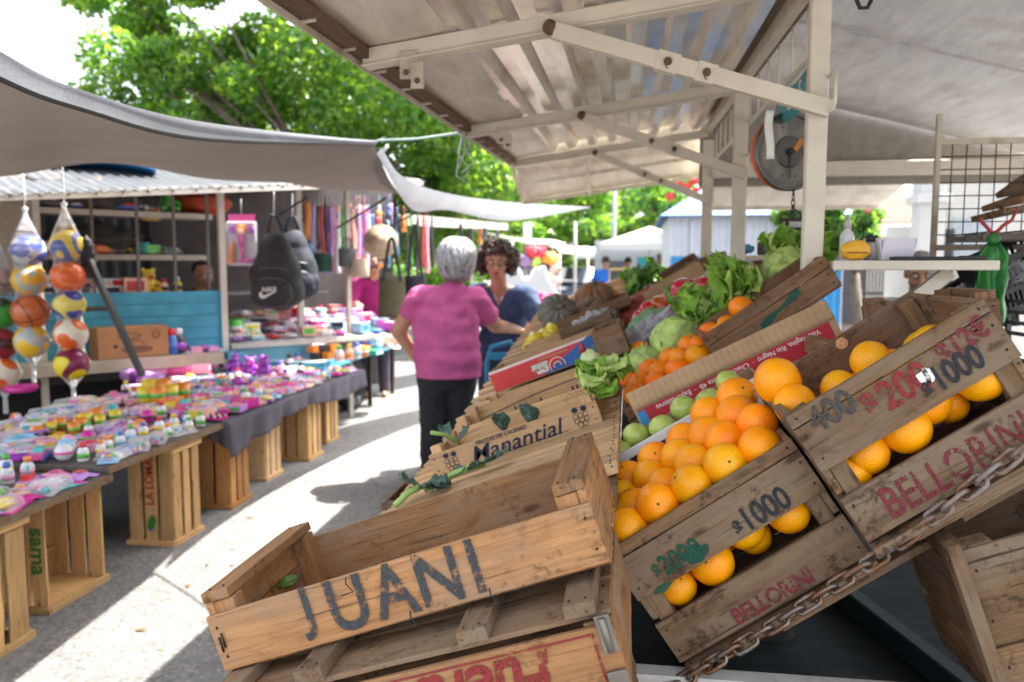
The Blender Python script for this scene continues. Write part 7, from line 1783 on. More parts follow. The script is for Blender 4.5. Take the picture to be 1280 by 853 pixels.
for k in range(34):
    px = rs_.uniform(378, 500); y0 = rs_.uniform(254, 275)
    straps.append((px, y0, y0 + rs_.uniform(35, 85), rs_.choice((0.03, 0.035, 0.04, 0.06)), rs_.choice(list(TC) + ['black'] * 6 + ['peach', 'red', 'pale pink'])))
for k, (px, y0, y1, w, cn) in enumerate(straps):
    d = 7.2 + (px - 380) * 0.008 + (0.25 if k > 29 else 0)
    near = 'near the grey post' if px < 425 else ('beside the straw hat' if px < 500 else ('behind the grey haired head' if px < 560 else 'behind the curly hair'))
    hang_strap(px, y0, y1, w, tuple(0.6 * q for q in TC[cn]) if cn != 'black' else (0.02, 0.016, 0.02), f'{"wide" if w > 0.045 else "narrow"} {cn} strap hanging {near}, {"long" if y1 - y0 > 55 else "short"} one', d, k=k)  # strap colours scaled down to paint in the shade under the roof
for k, (px, y0, c, lab) in enumerate(((404, 318, (0.01, 0.05, 0.03), 'dark green cylindrical bag hanging behind the narrow straps'), (434, 312, (0.10, 0.10, 0.10), 'grey green pouch hanging below the green strap'), (450, 325, (0.50, 0.38, 0.28), 'beige fringe bag hanging left of the magenta top'))):
    p = W(px, y0, 7.3); mb = MB(); mb.lathe([(0, -0.16), (0.075, -0.16), (0.082, -0.15), (0.082, 0.0), (0.075, 0.01), (0, 0.01)], 20); mb.tube([(-0.06, 0, 0), (-0.03, 0, 0.10), (0.03, 0, 0.10), (0.06, 0, 0)], 0.006, 6)
    tag(mb.build('hanging_bag', M(c, 0.7, var=0.2), None, p, (0, 0, AA)), lab, 'bag', 'bags hanging under the tin roof')
# straw hat
p = W(476, 302, 7.6); mb = MB(); mb.lathe([(0.165, 0.0), (0.16, 0.012), (0.085, 0.016), (0.08, 0.06), (0.065, 0.09), (0, 0.10)], 30)
o = mb.build('straw_hat', M((0.38, 0.29, 0.20), 0.85, var=0.3, scale=60, bmp=0.4), None, p, (R(80), R(10), AA - R(40))); tag(o, 'round straw hat hanging among the straps', 'hat')
# backpacks
def backpack(loc, rz, s, c, label, logo=False):
    root = empty('backpack', loc, (0, 0, rz), label, 'backpack', 'bags hanging under the tin roof')
    m = M(c, 0.75, var=0.25, scale=16, bmp=0.3)
    sk = skin('bag_body', [('e', V((0, 0, -0.36)) * s, (0.20 * s, 0.12 * s, 0.24 * s)), ('e', V((0.02, 0, -0.48)) * s, (0.205 * s, 0.13 * s, 0.15 * s)), ('e', V((0.0, 0, -0.18)) * s, (0.13 * s, 0.08 * s, 0.16 * s))], m, root, 0.012, 5, 0.012, 6)
    sk2 = skin('front_pocket', [('e', V((0.0, -0.10, -0.47)) * s, (0.16 * s, 0.055 * s, 0.12 * s)), ('e', V((0.0, -0.10, -0.52)) * s, (0.165 * s, 0.05 * s, 0.08 * s))], m, root, 0.01, 5, 0.006, 8)
    mb = MB()
    for x in (-0.07, 0.06): mb.tube([V((x, 0.02, -0.10)) * s, V((x * 0.7, 0.03, 0.02)) * s, V((x * 0.2, 0.0, 0.10)) * s], [0.02 * s, 0.016 * s, 0.012 * s], 8)
    mb.build('strap', m, root)
    mb = MB()
    for yy, zz, ww in ((-0.145, -0.375, 0.12), (-0.118, -0.30, 0.13)): mb.tube([V((ww * math.sin(q), yy + 0.05 * (1 - math.cos(q)), zz - 0.03 * (1 - math.cos(q)))) * s for q in np.linspace(-1.2, 1.2, 9)], 0.0035, 5)
    mb.build('zip', M((0.16, 0.16, 0.16), 0.4, 0.6), root)
    mb = MB(); mb.tube([V((0, 0, 0.08)), V((0, 0, 0.17)), V((0.004, 0, 0.27))], 0.004, 6); mb.build('hook', NETM, root)
    if logo:
        P = [(-0.075, 0.012), (-0.058, 0.030), (-0.052, 0.018), (-0.050, 0.004), (-0.035, -0.004), (0.085, 0.040), (-0.03, -0.028), (-0.06, -0.030), (-0.075, -0.010)]
        mb = MB(); mb.add([(x * 0.9 * s, -0.163 * s, z * 0.9 * s - 0.50 * s) for x, z in P], [tuple(range(len(P)))])
        mb.build('white_swoosh', WHITE, root, solid=0.002)
        letter(root, 'NIKE', 0.05 * s, (0.005 * s, -0.165 * s, -0.462 * s), WHITE, shear=0.25, offset=0.001)
    return root
backpack(W(343, 285, 6.0), R(4), 1.0, (0.03, 0.028, 0.028), 'charcoal backpack with a white swoosh hanging right of the cream post', True)
backpack(W(366, 284, 6.45), R(30), 0.95, (0.012, 0.016, 0.03), 'navy black backpack hanging behind the charcoal one')
p = W(302, 276, 5.95); dp = empty('doll_pack', p, (0, 0, R(8)), 'clear pack with a pink doll under a pink header card, hanging by the cream post', 'toy pack')
mb = MB(); mb.box((0, 0, 0.02), (0.20, 0.004, 0.055)); mb.build('header_card', TM_['pink'], dp)
mb = MB(); mb.box((0.0, 0.01, -0.17), (0.22, 0.003, 0.33)); mb.build('back_card', M((0.55, 0.5, 0.6), 0.4), dp)
mb = MB()
mb.ball((0, -0.02, -0.08), 0.03, 12, 8, 1); mb.ball((0, -0.012, -0.065), (0.045, 0.03, 0.04), 12, 8, 2); mb.capsule((0, -0.02, -0.12), (0.0, -0.02, -0.20), 0.026, 0.018, 10, 0); mb.capsule((0, -0.02, -0.2), (0.01, -0.02, -0.29), 0.018, 0.012, 8, 0); mb.capsule((-0.03, -0.02, -0.30), (0.06, -0.02, -0.30), 0.006, 0.018, 8, 0)
for s in (-1, 1): mb.ball((s * 0.065, -0.01, -0.07), (0.035, 0.008, 0.03), 10, 6, 3)
mb.capsule((-0.07, -0.015, -0.17), (-0.085, -0.015, -0.29), 0.018, 0.03, 8, 2)
mb.build('doll', [TM_['magenta'], TM_['peach'], TM_['orange'], TM_['purple']], dp)
mb = MB(); mb.box((0, -0.02, -0.17), (0.215, 0.07, 0.33)); mb.build('clear_cover', CLEARP, dp, bevel=0.015)
mb = MB(); mb.tube([(0, 0, 0.045), (0, 0, 0.16)], 0.002, 5); mb.build('cord', NETM, dp)
def tote(px, py, d, w, h, c, label, strap=0.30):
    root = empty('tote_bag', W(px, py, d), (0, 0, R(15)), label, 'bag', 'bags hanging under the tin roof')
    mb = MB(); mb.grid(lambda u, v: V((w * (0.46 + 0.06 * v) * math.cos(u * 2 * math.pi), 0.06 * math.sin(u * 2 * math.pi) * (1 + v), -h * v + 0.004 * math.sin(u * 30))), 28, 8); mb.grid(lambda u, v: V((w * 0.52 * (2 * u - 1), 0.0, -h)), 2, 1)
    mb.build('bag_body', M(c, 0.85, var=0.15, scale=12, bmp=0.2), root, solid=0.004)
    mb = MB()
    for s in (-1, 1): mb.tube([V((s * w * 0.30, -0.05, -0.05)), V((s * w * 0.28, -0.04, 0.02)), V((s * w * 0.08, 0, strap)), V((0, 0.0, strap + 0.03))], 0.014, 8)
    mb.build('strap', M((0.02, 0.02, 0.022), 0.7), root)
    return root
tote(490, 345, 6.9, 0.24, 0.36, (0.085, 0.075, 0.035), 'olive green tote bag hanging left of the pink top')
tote(519, 345, 7.0, 0.20, 0.22, (0.02, 0.02, 0.024), 'black shoulder bag hanging right of the olive tote', 0.42)

# ================================================================== shade cloths
def shade_cloth(name, c, holes=0.12, tl=0.3):
    m, nt, b, out = nt_new(name)
    v = ocoord(nt, False)
    n1 = noise(nt, v, 3, 5); n2 = noise(nt, v, 160, 2)
    cc = ramp(nt, n1, [(0.3, tuple(x * 0.85 for x in c)), (0.7, tuple(x * 1.1 for x in c))])
    cc = mixc(nt, ramp(nt, n2, [(0.4, g3(0)), (0.6, g3(0.4))]), cc, tuple(x * 0.6 for x in c))
    nt.links.new(cc, b.inputs['Base Color']); b.inputs['Roughness'].default_value = 0.85
    t = nt.nodes.new('ShaderNodeBsdfTranslucent'); nt.links.new(cc, t.inputs[0])
    mx = nt.nodes.new('ShaderNodeMixShader'); mx.inputs[0].default_value = tl; nt.links.new(b.outputs[0], mx.inputs[1]); nt.links.new(t.outputs[0], mx.inputs[2])
    tr = nt.nodes.new('ShaderNodeBsdfTransparent'); m2 = nt.nodes.new('ShaderNodeMixShader'); m2.inputs[0].default_value = holes
    nt.links.new(mx.outputs[0], m2.inputs[1]); nt.links.new(tr.outputs[0], m2.inputs[2])
    nt.links.new(m2.outputs[0], out.inputs['Surface'])
    return m
SHADE = shade_cloth('grey_shade_cloth', (0.115, 0.094, 0.079), 0.0, 0.13)
def spline(P, u):
    n = len(P) - 1; i = min(int(u * n), n - 1); t = u * n - i
    p0, p1, p2, p3 = P[max(i - 1, 0)], P[i], P[i + 1], P[min(i + 2, n)]
    return 0.5 * ((2 * p1) + (p2 - p0) * t + (2 * p0 - 5 * p1 + 4 * p2 - p3) * t * t + (3 * p1 - p0 - 3 * p2 + p3) * t * t * t)
C0 = at(472, 176, X=-1.28)
ropeP = [at(-330, -160, X=-1.0), at(-150, -30, X=-1.06), at(0, 64, X=-1.12), at(100, 112, X=-1.17), at(250, 152, X=-1.21), at(420, 172, X=-1.26), C0]
hemP = [at(-330, -110, X=-1.06), at(-150, 15, X=-1.12), at(0, 100, X=-1.18), at(100, 137, X=-1.22), at(250, 174, X=-1.25), at(420, 180, X=-1.28), C0 + V((-0.02, 0, -0.02))]
backP = [W(-420, 190, 3.6), W(-230, 215, 4.4), W(0, 217, 5.0), W(130, 186, 5.3), W(250, 208, 5.6), W(400, 234, 6.2), W(500, 243, 6.6)]
mb = MB()
mb.grid(lambda u, v: spline(hemP, u) * (1 - v) + spline(backP, u) * v + V((0, 0, -0.10 * math.sin(v * math.pi) * (0.4 + 0.6 * math.sin(u * math.pi)) + 0.012 * v * math.sin(u * 30 + v * 5))), 60, 24)
tarp = empty('shade_tarp', C0, label='big grey shade cloth sagging over the toy tables at the upper left', cat='tarp')
o = mb.build('cloth', SHADE, tarp); o.location = -C0
mb = MB(); mb.grid(lambda u, v: spline(ropeP, u) * (1 - v) + spline(hemP, u) * v + V((0.012 * math.sin(v * 3.1), 0, 0)), 60, 5)
o = mb.build('valance', shade_cloth('valance_cloth', (0.20, 0.205, 0.22), 0.03, 0.3), tarp); o.location = -C0
mb = MB(); mb.tube([spline(hemP, i / 40) + V((0.004, 0, 0)) for i in range(41)], 0.006, 6); o = mb.build('hem_cord', M((0.05, 0.045, 0.04), 0.8), tarp); o.location = -C0
up2 = [C0 + V((0.01, 0.03, -0.03)), W(505, 222, 4.9), W(560, 242, 5.9), W(640, 253, 7.4), W(738, 259, 9.2)]
lo2 = [C0 + V((-0.02, 0.05, -0.06)), W(515, 262, 5.6), W(560, 263, 6.2), W(640, 276, 7.5), W(738, 259.5, 9.2)]
mid2 = [W(473, 192, 4.5), W(500, 243, 6.8), W(552, 258, 7.3), W(630, 268, 8.2), W(738, 259, 9.3)]
mb = MB(); mb.grid(lambda u, v: (spline(up2, u) * (1 - v) + spline(lo2, u) * v) + V((0, 0, -0.02 * math.sin(v * 3.14) * math.sin(u * 3.14))), 40, 8); mb.grid(lambda u, v: (spline(up2, u) * (1 - v) + spline(mid2, u) * v), 40, 8)
t2 = mb.build('shade_tarp', shade_cloth('pale_shade_cloth', (0.52, 0.53, 0.55), 0.06, 0.4)); tag(t2, 'pale pointed shade cloth stretching along the aisle above the two women', 'tarp')
mb = MB()
pa, pb = C0, at(578, 166, X=-0.75)
mb.tube([pa, pa.lerp(pb, 0.5) + V((0, 0, -0.01)), pb], 0.006, 6)
tag(mb.build('tie_rope', M((0.35, 0.42, 0.38), 0.8)), 'pale green rope tying the grey shade cloth to the corrugated awning', 'rope')
mb = MB()
for k in range(4):
    a = k * 1.3; mb.tube([pb + V((0.0, 0, 0)), pb + V((0.03 * math.cos(a), 0.02, -0.05 - 0.02 * k)), pb + V((0.05 * math.sin(a), 0.02, -0.10 - 0.03 * k)), pb + V((-0.02 * math.cos(a), 0, -0.16 - 0.02 * k))], 0.003, 5)
mb.ball(pb, 0.018, 10, 8)
tag(mb.build('rope_end', M((0.45, 0.46, 0.44), 0.8)), 'frayed rope end dangling from the edge rail of the awning', 'rope')
# blue tarpaulin seen over the tin roof, and the pale awning behind
mb = MB(); mb.grid(lambda u, v: W(45 + 150 * u, 212 - 11 * math.sin(u * 3.14) + 14 * v, 6.4 + 0.4 * v), 14, 4)
tag(mb.build('blue_tarpaulin', M((0.01, 0.12, 0.32), 0.5, var=0.15), solid=0.01), 'strip of bright blue tarpaulin showing above the grey tin roof', 'tarp')
mb = MB(); mb.grid(lambda u, v: W(505 + 130 * u, 268 + 12 * u + 14 * v - 6 * u * v, 8.2 + 2 * u + 1.2 * (1 - v)), 10, 4)
tag(mb.build('rear_awning', M((0.14, 0.12, 0.10), 0.7), solid=0.01), 'beige awning behind the grey haired head', 'awning')  # dark colour stands in for the shade on the awning's underside
# ================================================================== trees
LEAF_A = leafmat('broad_leaf', (0.095, 0.20, 0.035), 0.6, 0.4, 0.30, 0.8)
LEAF_B = leafmat('yellow_green_leaf', (0.19, 0.29, 0.045), 0.65, 0.35, 0.35, 0.8)  # yellower leaf colour, given to leaves at random
LEAF_C = leafmat('dark_leaf', (0.055, 0.15, 0.05), 0.5, 0.35, 0.25, 0.8)
BARK = M((0.12, 0.095, 0.07), 0.9, var=0.4, scale=9, bmp=0.5)
def foliage(name, clumps, n, size, mats, weights, parent=None, seed=1, origin=V((0, 0, 0)), flowers=None):
    rg = np.random.default_rng(seed)
    cl = np.array([[c.x, c.y, c.z, r] for c, r in clumps]); vol = cl[:, 3] ** 2.2; pick = rg.choice(len(cl), n, p=vol / vol.sum())
    d = rg.normal(size=(n, 3)); d /= np.linalg.norm(d, axis=1)[:, None]
    rr = cl[pick, 3] * rg.uniform(0.25, 1, n) ** 0.5
    P = cl[pick, :3] + d * rr[:, None] * np.array([1, 1, 0.8])
    nrm = d * 0.6 + rg.normal(size=(n, 3)) * 0.7 + np.array([0, 0, 0.5]); nrm /= np.linalg.norm(nrm, axis=1)[:, None]
    t = np.cross(nrm, rg.normal(size=(n, 3))); t /= np.linalg.norm(t, axis=1)[:, None]; bt = np.cross(nrm, t)
    s = size * rg.uniform(0.6, 1.25, n)
    # a folded leaf: four corners plus a bent midrib
    L, w = s[:, None], s[:, None] * 0.46
    q = [P - t * L * 0.5, P + bt * w * 0.5 - nrm * w * 0.15, P + t * L * 0.5 - nrm * L * 0.12, P - bt * w * 0.5 - nrm * w * 0.15]
    vs = np.stack(q, 1).reshape(-1, 3) - np.array(origin)
    me = bpy.data.meshes.new(name)
    me.vertices.add(len(vs)); me.vertices.foreach_set('co', vs.ravel())
    me.loops.add(n * 4); me.loops.foreach_set('vertex_index', np.arange(n * 4, dtype=np.int32))
    me.polygons.add(n); me.polygons.foreach_set('loop_start', np.arange(0, n * 4, 4, dtype=np.int32))
    for m in mats: me.materials.append(m)
    me.polygons.foreach_set('material_index', rg.choice(len(mats), n, p=weights).astype(np.int32))
    me.update(calc_edges=True)
    o = bpy.data.objects.new(name, me); col.objects.link(o)
    if parent is not None: o.parent = parent
    return o
def tree(base, crown, n, size, mats, weights, label, seed, nclump=34, trunk_r=0.18, cat='tree', group=None, clump=(0.18, 0.34)):
    """crown: list of (centre, (rx, ry, rz)) ellipsoids the clumps are spread through"""
    rnd = random.Random(seed)
    root = empty('tree', base, label=label, cat=cat, group=group)
    clumps = []
    for c, rad in crown:
        for k in range(nclump // len(crown)):
            while True:
                d = V((rnd.uniform(-1, 1), rnd.uniform(-1, 1), rnd.uniform(-1, 1)))
                if 0.25 < d.length < 1: break
            clumps.append((c + V((d.x * rad[0], d.y * rad[1], d.z * rad[2])), rnd.uniform(*clump) * max(rad)))
    foliage('crown', clumps, n, size, mats, weights, root, seed, base)
    mb = MB(); c0 = crown[0][0] - base
    fork = V((c0.x * 0.25, c0.y * 0.25, max(1.2, (c0.z - crown[0][1][2]) * 0.85)))
    mb.tube([V((0, 0, -0.05)), fork * 0.5 + V((0.05, 0, 0)), fork], [trunk_r * 1.25, trunk_r, trunk_r * 0.8], 12)
    mb.build('trunk', BARK, root)
    mb = MB()
    for c, r in clumps[::2]:
        e_ = c - base; mid = fork.lerp(e_, 0.5) + V((rnd.uniform(-.2, .2), rnd.uniform(-.2, .2), 0.15))
        mb.tube([fork, mid, e_], [trunk_r * 0.3, trunk_r * 0.13, trunk_r * 0.04], 6)
    mb.build('limb', BARK, root)
    return root
def gp(px, d): return ground_under(px, d)
wts = (0.45, 0.35, 0.2)
tree(gp(430, 14.5), [(W(400, 20, 13.5), (3.4, 2.6, 3.0)), (W(540, 140, 14), (2.2, 2.2, 2.3)), (W(250, 110, 13.5), (1.9, 1.8, 1.8)), (W(210, 30, 13), (1.6, 1.4, 1.0)), (W(600, 220, 15), (1.6, 1.6, 1.7)), (W(430, 150, 16), (3.4, 1.2, 2.6))], 105000, 0.15, [LEAF_A, LEAF_B, LEAF_C], wts, 'big broad leaved tree towering over the toy stall at upper left', 3, 108, 0.26)
tree(gp(680, 30), [(W(680, 280, 30), (2.6, 2.4, 2.4)), (W(640, 290, 29), (1.8, 1.8, 1.9))], 14000, 0.26, [LEAF_A, LEAF_B, LEAF_C], (0.5, 0.35, 0.15), 'round sunlit tree at the end of the aisle, left of the gap of sky', 5, 40, 0.2, group='trees at the end of the aisle')
tree(gp(742, 38), [(W(738, 275, 38), (2.2, 2.2, 2.6))], 9000, 0.3, [LEAF_A, LEAF_B, LEAF_C], (0.5, 0.3, 0.2), 'taller sunlit tree at the end of the aisle just left of the sky gap', 6, 26, 0.2, group='trees at the end of the aisle')
tree(gp(600, 24), [(W(585, 285, 22), (1.6, 1.4, 1.5)), (W(560, 300, 21), (1.4, 1.2, 1.3))], 9000, 0.22, [LEAF_A, LEAF_B, LEAF_C], (0.35, 0.5, 0.15), 'yellow green tree behind the heads of the two women', 7, 26, 0.15, group='trees at the end of the aisle')
tree(gp(820, 24), [(W(830, 275, 24), (1.5, 1.5, 1.5)), (W(815, 255, 25), (1.0, 1.0, 1.0))], 9000, 0.22, [LEAF_A, LEAF_B, LEAF_C], (0.45, 0.35, 0.2), 'leafy tree right of the sky gap behind the white umbrella', 8, 28, 0.16, group='trees at the end of the aisle')
tree(gp(905, 15), [(W(895, 250, 15.5), (1.2, 1.0, 0.75))], 6000, 0.16, [LEAF_C, LEAF_A, LEAF_B], (0.5, 0.35, 0.15), 'dark green tree behind the blue roofed kiosk', 9, 20, 0.12, group='trees at the end of the aisle')
FLW = M((0.65, 0.06, 0.05), 0.6, var=0.3); FLP = M((0.70, 0.22, 0.16), 0.6, var=0.3)
bg = tree(gp(868, 13.6), [(W(862, 246, 13.4), (0.95, 0.5, 0.42))], 2600, 0.13, [LEAF_A, LEAF_C, LEAF_B], wts, 'flowering shrub with big red blossoms above the kiosk roof', 11, 14, 0.05, 'shrub')
def blossoms(root, pts, r, mat):
    for p in pts:
        mb = MB()
        for k in range(9):
            a = k * 0.7; leaf_sheet(mb, V((0, 0, 0)), V((math.cos(a), math.sin(a), 0.5 + 0.2 * (k % 3))), V((0, 0, 1)), r * 1.1, r * 0.55, 0.9, 0.2, 5, 4)
        mb.build('blossom', mat, root, p - root.location)
blossoms(bg, [W(*q) for q in ((846, 236, 12.8), (858, 240, 12.8), (872, 245, 12.8), (885, 236, 12.8), (868, 232, 12.8), (838, 252, 12.8), (880, 250, 12.8), (890, 228, 12.9), (864, 250, 12.7))], 0.125, FLW)
b2 = tree(gp(1075, 8.5), [(W(1052, 272, 8.4), (0.46, 0.5, 0.36)), (W(1010, 268, 8.6), (0.4, 0.5, 0.3))], 5000, 0.10, [LEAF_C, LEAF_A, LEAF_B], (0.4, 0.4, 0.2), 'leafy tree with peach flowers behind the first cream post', 12, 26, 0.06)
blossoms(b2, [W(*q) for q in ((1072, 250, 8.0), (1080, 256, 8.0), (1032, 246, 8.0), (1100, 240, 8.1), (1000, 240, 8.1), (1085, 268, 8.0), (1048, 252, 8.0))], 0.06, FLP)
# far wood closing the view
rnd = random.Random(4); cl_ = []
for k in range(120):
    x = -60 + k * 1.1; cl_.append((V((x, 62 + 8 * math.sin(k), rnd.uniform(0.8, 5.0))), rnd.uniform(1.6, 2.8)))
hw = foliage('far_trees', cl_, 16000, 0.6, [LEAF_A, LEAF_B, LEAF_C], (0.5, 0.25, 0.25), None, 8); tag(hw, kind='stuff')
cl_ = [(V((-16 + 0.5 * k, 17 + 0.9 * math.sin(k * 1.3), rnd.uniform(0.4, 2.8))), rnd.uniform(0.6, 1.1)) for k in range(26)]
hw = foliage('hedge_leaves', cl_, 16000, 0.2, [LEAF_A, LEAF_B, LEAF_C], (0.4, 0.2, 0.4), None, 18); tag(hw, kind='stuff')

# ================================================================== blue roofed kiosk
WALLW = M((0.46, 0.49, 0.54), 0.6, var=0.06, scale=4); BLUEW = M((0.02, 0.22, 0.48), 0.5, var=0.12, scale=5); ROOFB = M((0.03, 0.13, 0.30), 0.5, var=0.12, scale=4)
ko = at(838, 345, Y=10.0)
kx, ky, kw, kd_ = ko.x, 10.0, 2.0, 2.2
kk = empty('kiosk', (kx + kw / 2, ky, 0), label='white kiosk with a bright blue base band and a blue pitched roof', cat='kiosk')
mb = MB()
nx = 44
def rib(x0, x1, y, z0, z1, m):
    vs = []
    for i in range(nx + 1):
        for z in (z0, z1): vs.append((x0 + (x1 - x0) * i / nx, y + (0.02 if i % 2 else 0), z))
    mb.add(vs, [(i * 2, i * 2 + 2, i * 2 + 3, i * 2 + 1) for i in range(nx)], m)
rib(-kw / 2, kw / 2, 0, 1.54, 2.05, 0); rib(-kw / 2, kw / 2, -0.012, 0.0, 1.54, 1)
mb.box((-kw / 2 - 0.01, kd_ / 2, 1.02), (0.02, kd_, 2.02), 0); mb.box((kw / 2 + 0.01, kd_ / 2, 1.02), (0.02, kd_, 2.02), 0); mb.box((0, kd_, 0.98), (kw, 0.02, 1.94), 0)
mb.build('wall', [WALLW, BLUEW], kk)
mb = MB()
ov, hz = 0.14, 2.05
apex = 2.62
for sx in (-1, 1):
    mb.add([(sx * (kw / 2 + ov), -ov, hz - 0.03), (sx * (kw / 2 + ov), kd_ + ov, hz - 0.03), (0.25 * sx, kd_ * 0.6, apex), (0.25 * sx, kd_ * 0.4, apex)], [(0, 1, 2, 3)])
mb.add([(-(kw / 2 + ov), -ov, hz - 0.03), ((kw / 2 + ov), -ov, hz - 0.03), (0.25, kd_ * 0.4, apex), (-0.25, kd_ * 0.4, apex)], [(0, 1, 2, 3)])
mb.add([(-(kw / 2 + ov), kd_ + ov, hz - 0.03), ((kw / 2 + ov), kd_ + ov, hz - 0.03), (0.25, kd_ * 0.6, apex), (-0.25, kd_ * 0.6, apex)], [(0, 1, 2, 3)])
mb.add([(-0.25, kd_ * 0.4, apex), (0.25, kd_ * 0.4, apex), (0.25, kd_ * 0.6, apex), (-0.25, kd_ * 0.6, apex)], [(0, 1, 2, 3)])
mb.build('roof', ROOFB, kk, solid=0.02)
for k in range(4):
    mb = MB(); mb.box((-kw / 2 + 0.25 + k * 0.5, -0.035, 1.0), (0.03, 0.03, 1.9)); mb.build('wall_strip', WALLW, kk)

# ================================================================== umbrellas, awnings and stalls down the aisle
UMB = M((0.6, 0.6, 0.6), 0.7, var=0.04)
def umbrella(c, w, d, h, label):
    root = empty('market_umbrella', V((c.x, c.y, 0)), label=label, cat='umbrella', group='white market umbrellas')
    mb = MB(); z = c.z
    mb.add([(-w, -d, z), (w, -d, z), (w, d, z), (-w, d, z), (0, 0, z + h)], [(0, 1, 4), (1, 2, 4), (2, 3, 4), (3, 0, 4)])
    mb.add([(-w, -d, z), (w, -d, z), (w, -d, z - 0.12), (-w, -d, z - 0.12)], [(0, 1, 2, 3)]); mb.add([(-w, -d, z), (-w, d, z), (-w, d, z - 0.12), (-w, -d, z - 0.12)], [(0, 1, 2, 3)])
    mb.build('canopy', UMB, root, solid=0.008)
    mb = MB(); mb.tube([(0, 0, 0), (0, 0, z + h)], 0.025, 8); mb.build('pole', CREAM, root)
    mb = MB()
    for sx in (-1, 1):
        for sy in (-1, 1): mb.tube([(0, 0, z + h * 0.55 - 0.2), (sx * w * 0.95, sy * d * 0.95, z - 0.01)], 0.012, 5)
    mb.build('rib', WD_PALE, root)
umbrella(W(812, 306, 16), 0.95, 0.9, 0.36, 'white umbrella with a wide canopy just left of the kiosk')
umbrella(W(752, 318, 22), 0.75, 0.7, 0.25, 'smaller white umbrella farther off above the chalkboard')
umbrella(W(790, 318, 24), 0.8, 0.7, 0.2, 'low white umbrella behind the wide one')
AWN = M((0.32, 0.30, 0.26), 0.7, var=0.06)
def canopy_stall(p0, p1, p2, p3, label, posts=True, mat=AWN):
    root = empty('awning_stall', V((p0.x, p0.y, 0)), label=label, cat='awning', group='pale awnings down the left of the aisle')
    o0 = root.location
    mb = MB(); mb.grid(lambda u, v: (p0 * (1 - u) + p1 * u) * (1 - v) + (p3 * (1 - u) + p2 * u) * v - o0 + V((0, 0, -0.04 * math.sin(u * math.pi) )), 8, 4); mb.build('canopy', mat, root, solid=0.02)
    for p in (p0, p1, p2, p3):
        mb = MB(); q = p - o0; mb.tube([(q.x, q.y, 0), (q.x, q.y, q.z)], 0.022, 6); mb.build('pole', CREAM, root)
canopy_stall(W(640, 300, 11.5), W(735, 312, 19), W(690, 300, 19), W(590, 288, 12.5), 'long beige awning above the flower stall at the left of the aisle')
canopy_stall(W(700, 316, 20), W(760, 318, 27), W(735, 308, 28), W(690, 306, 21), 'farther pale awning past the flower stall')
# white covered trailer with a tail light
wt = empty('covered_trailer', gp(655, 11.2), (0, 0, R(8)), 'white covered trailer with an orange tail light beyond the two women', 'trailer')
mb = MB(); mb.prism([(-0.42, 0.95), (0.46, 0.95), (0.50, 1.02), (0.36, 1.22), (0.30, 1.43), (0.16, 1.40), (0.08, 1.26), (0.0, 1.25), (-0.07, 1.42), (-0.42, 1.42)], 1.5, 0, Matrix.Rotation(R(90), 4, 'X') @ Matrix.Translation((0, 0, -1.5))); mb.build('white_cover', UMB, wt, bevel=0.02)
mb = MB(); mb.box((0.02, 0.75, 0.74), (0.95, 1.5, 0.40)); mb.build('trailer_body', M((0.12, 0.14, 0.14), 0.5, var=0.3), wt)
mb = MB(); mb.box((0.32, -0.01, 0.87), (0.10, 0.02, 0.13)); mb.build('tail_light', M((0.75, 0.10, 0.02), 0.3), wt)
mb = MB(); mb.box((0.12, -0.012, 0.83), (0.22, 0.02, 0.10)); mb.build('number_plate', M((0.35, 0.37, 0.37), 0.4), wt)
for x in (-0.4, 0.44):
    mb = MB(); mb.lathe([(0, -0.08), (0.26, -0.08), (0.30, 0), (0.26, 0.08), (0, 0.08)], 20, 0, Matrix.Translation((x, 0.7, 0.3)) @ Matrix.Rotation(R(90), 4, 'Y')); mb.build('wheel', M((0.02, 0.02, 0.02), 0.8), wt)
# flower stall
fs = empty('flower_stand', gp(690, 12.2), label='tall flower stand hung with red and orange blooms left of the parked cars', cat='flower stand')
mb = MB()
for x in (-0.35, 0.35): mb.tube([(x, 0, 0), (x, 0, 2.1)], 0.025, 8)
for z in (0.6, 1.2, 1.75): mb.box((0, 0, z), (0.75, 0.3, 0.03))
mb.build('frame', M((0.3, 0.3, 0.3), 0.6), fs)
fl = [(666, 316, (0.65, 0.03, 0.05)), (676, 318, (0.65, 0.02, 0.06)), (683, 324, (0.75, 0.30, 0.03)), (690, 325, (0.70, 0.35, 0.06)), (658, 328, (0.20, 0.12, 0.25)), (671, 328, (0.35, 0.5, 0.06)), (694, 336, (0.55, 0.40, 0.32)), (688, 345, (0.50, 0.45, 0.35)), (680, 333, (0.10, 0.05, 0.06)), (692, 352, (0.6, 0.42, 0.4)), (686, 360, (0.35, 0.5, 0.1))]
for k, (px, py, c) in enumerate(fl):
    p = W(px, py, 11.9) - fs.location; mb = lumpy((0, 0, 0), 0.10, 0.5, 5, k + 90, 16, 12)
    mb.build('bloom_bunch', M(c, 0.6, var=0.35, scale=30), fs, p)
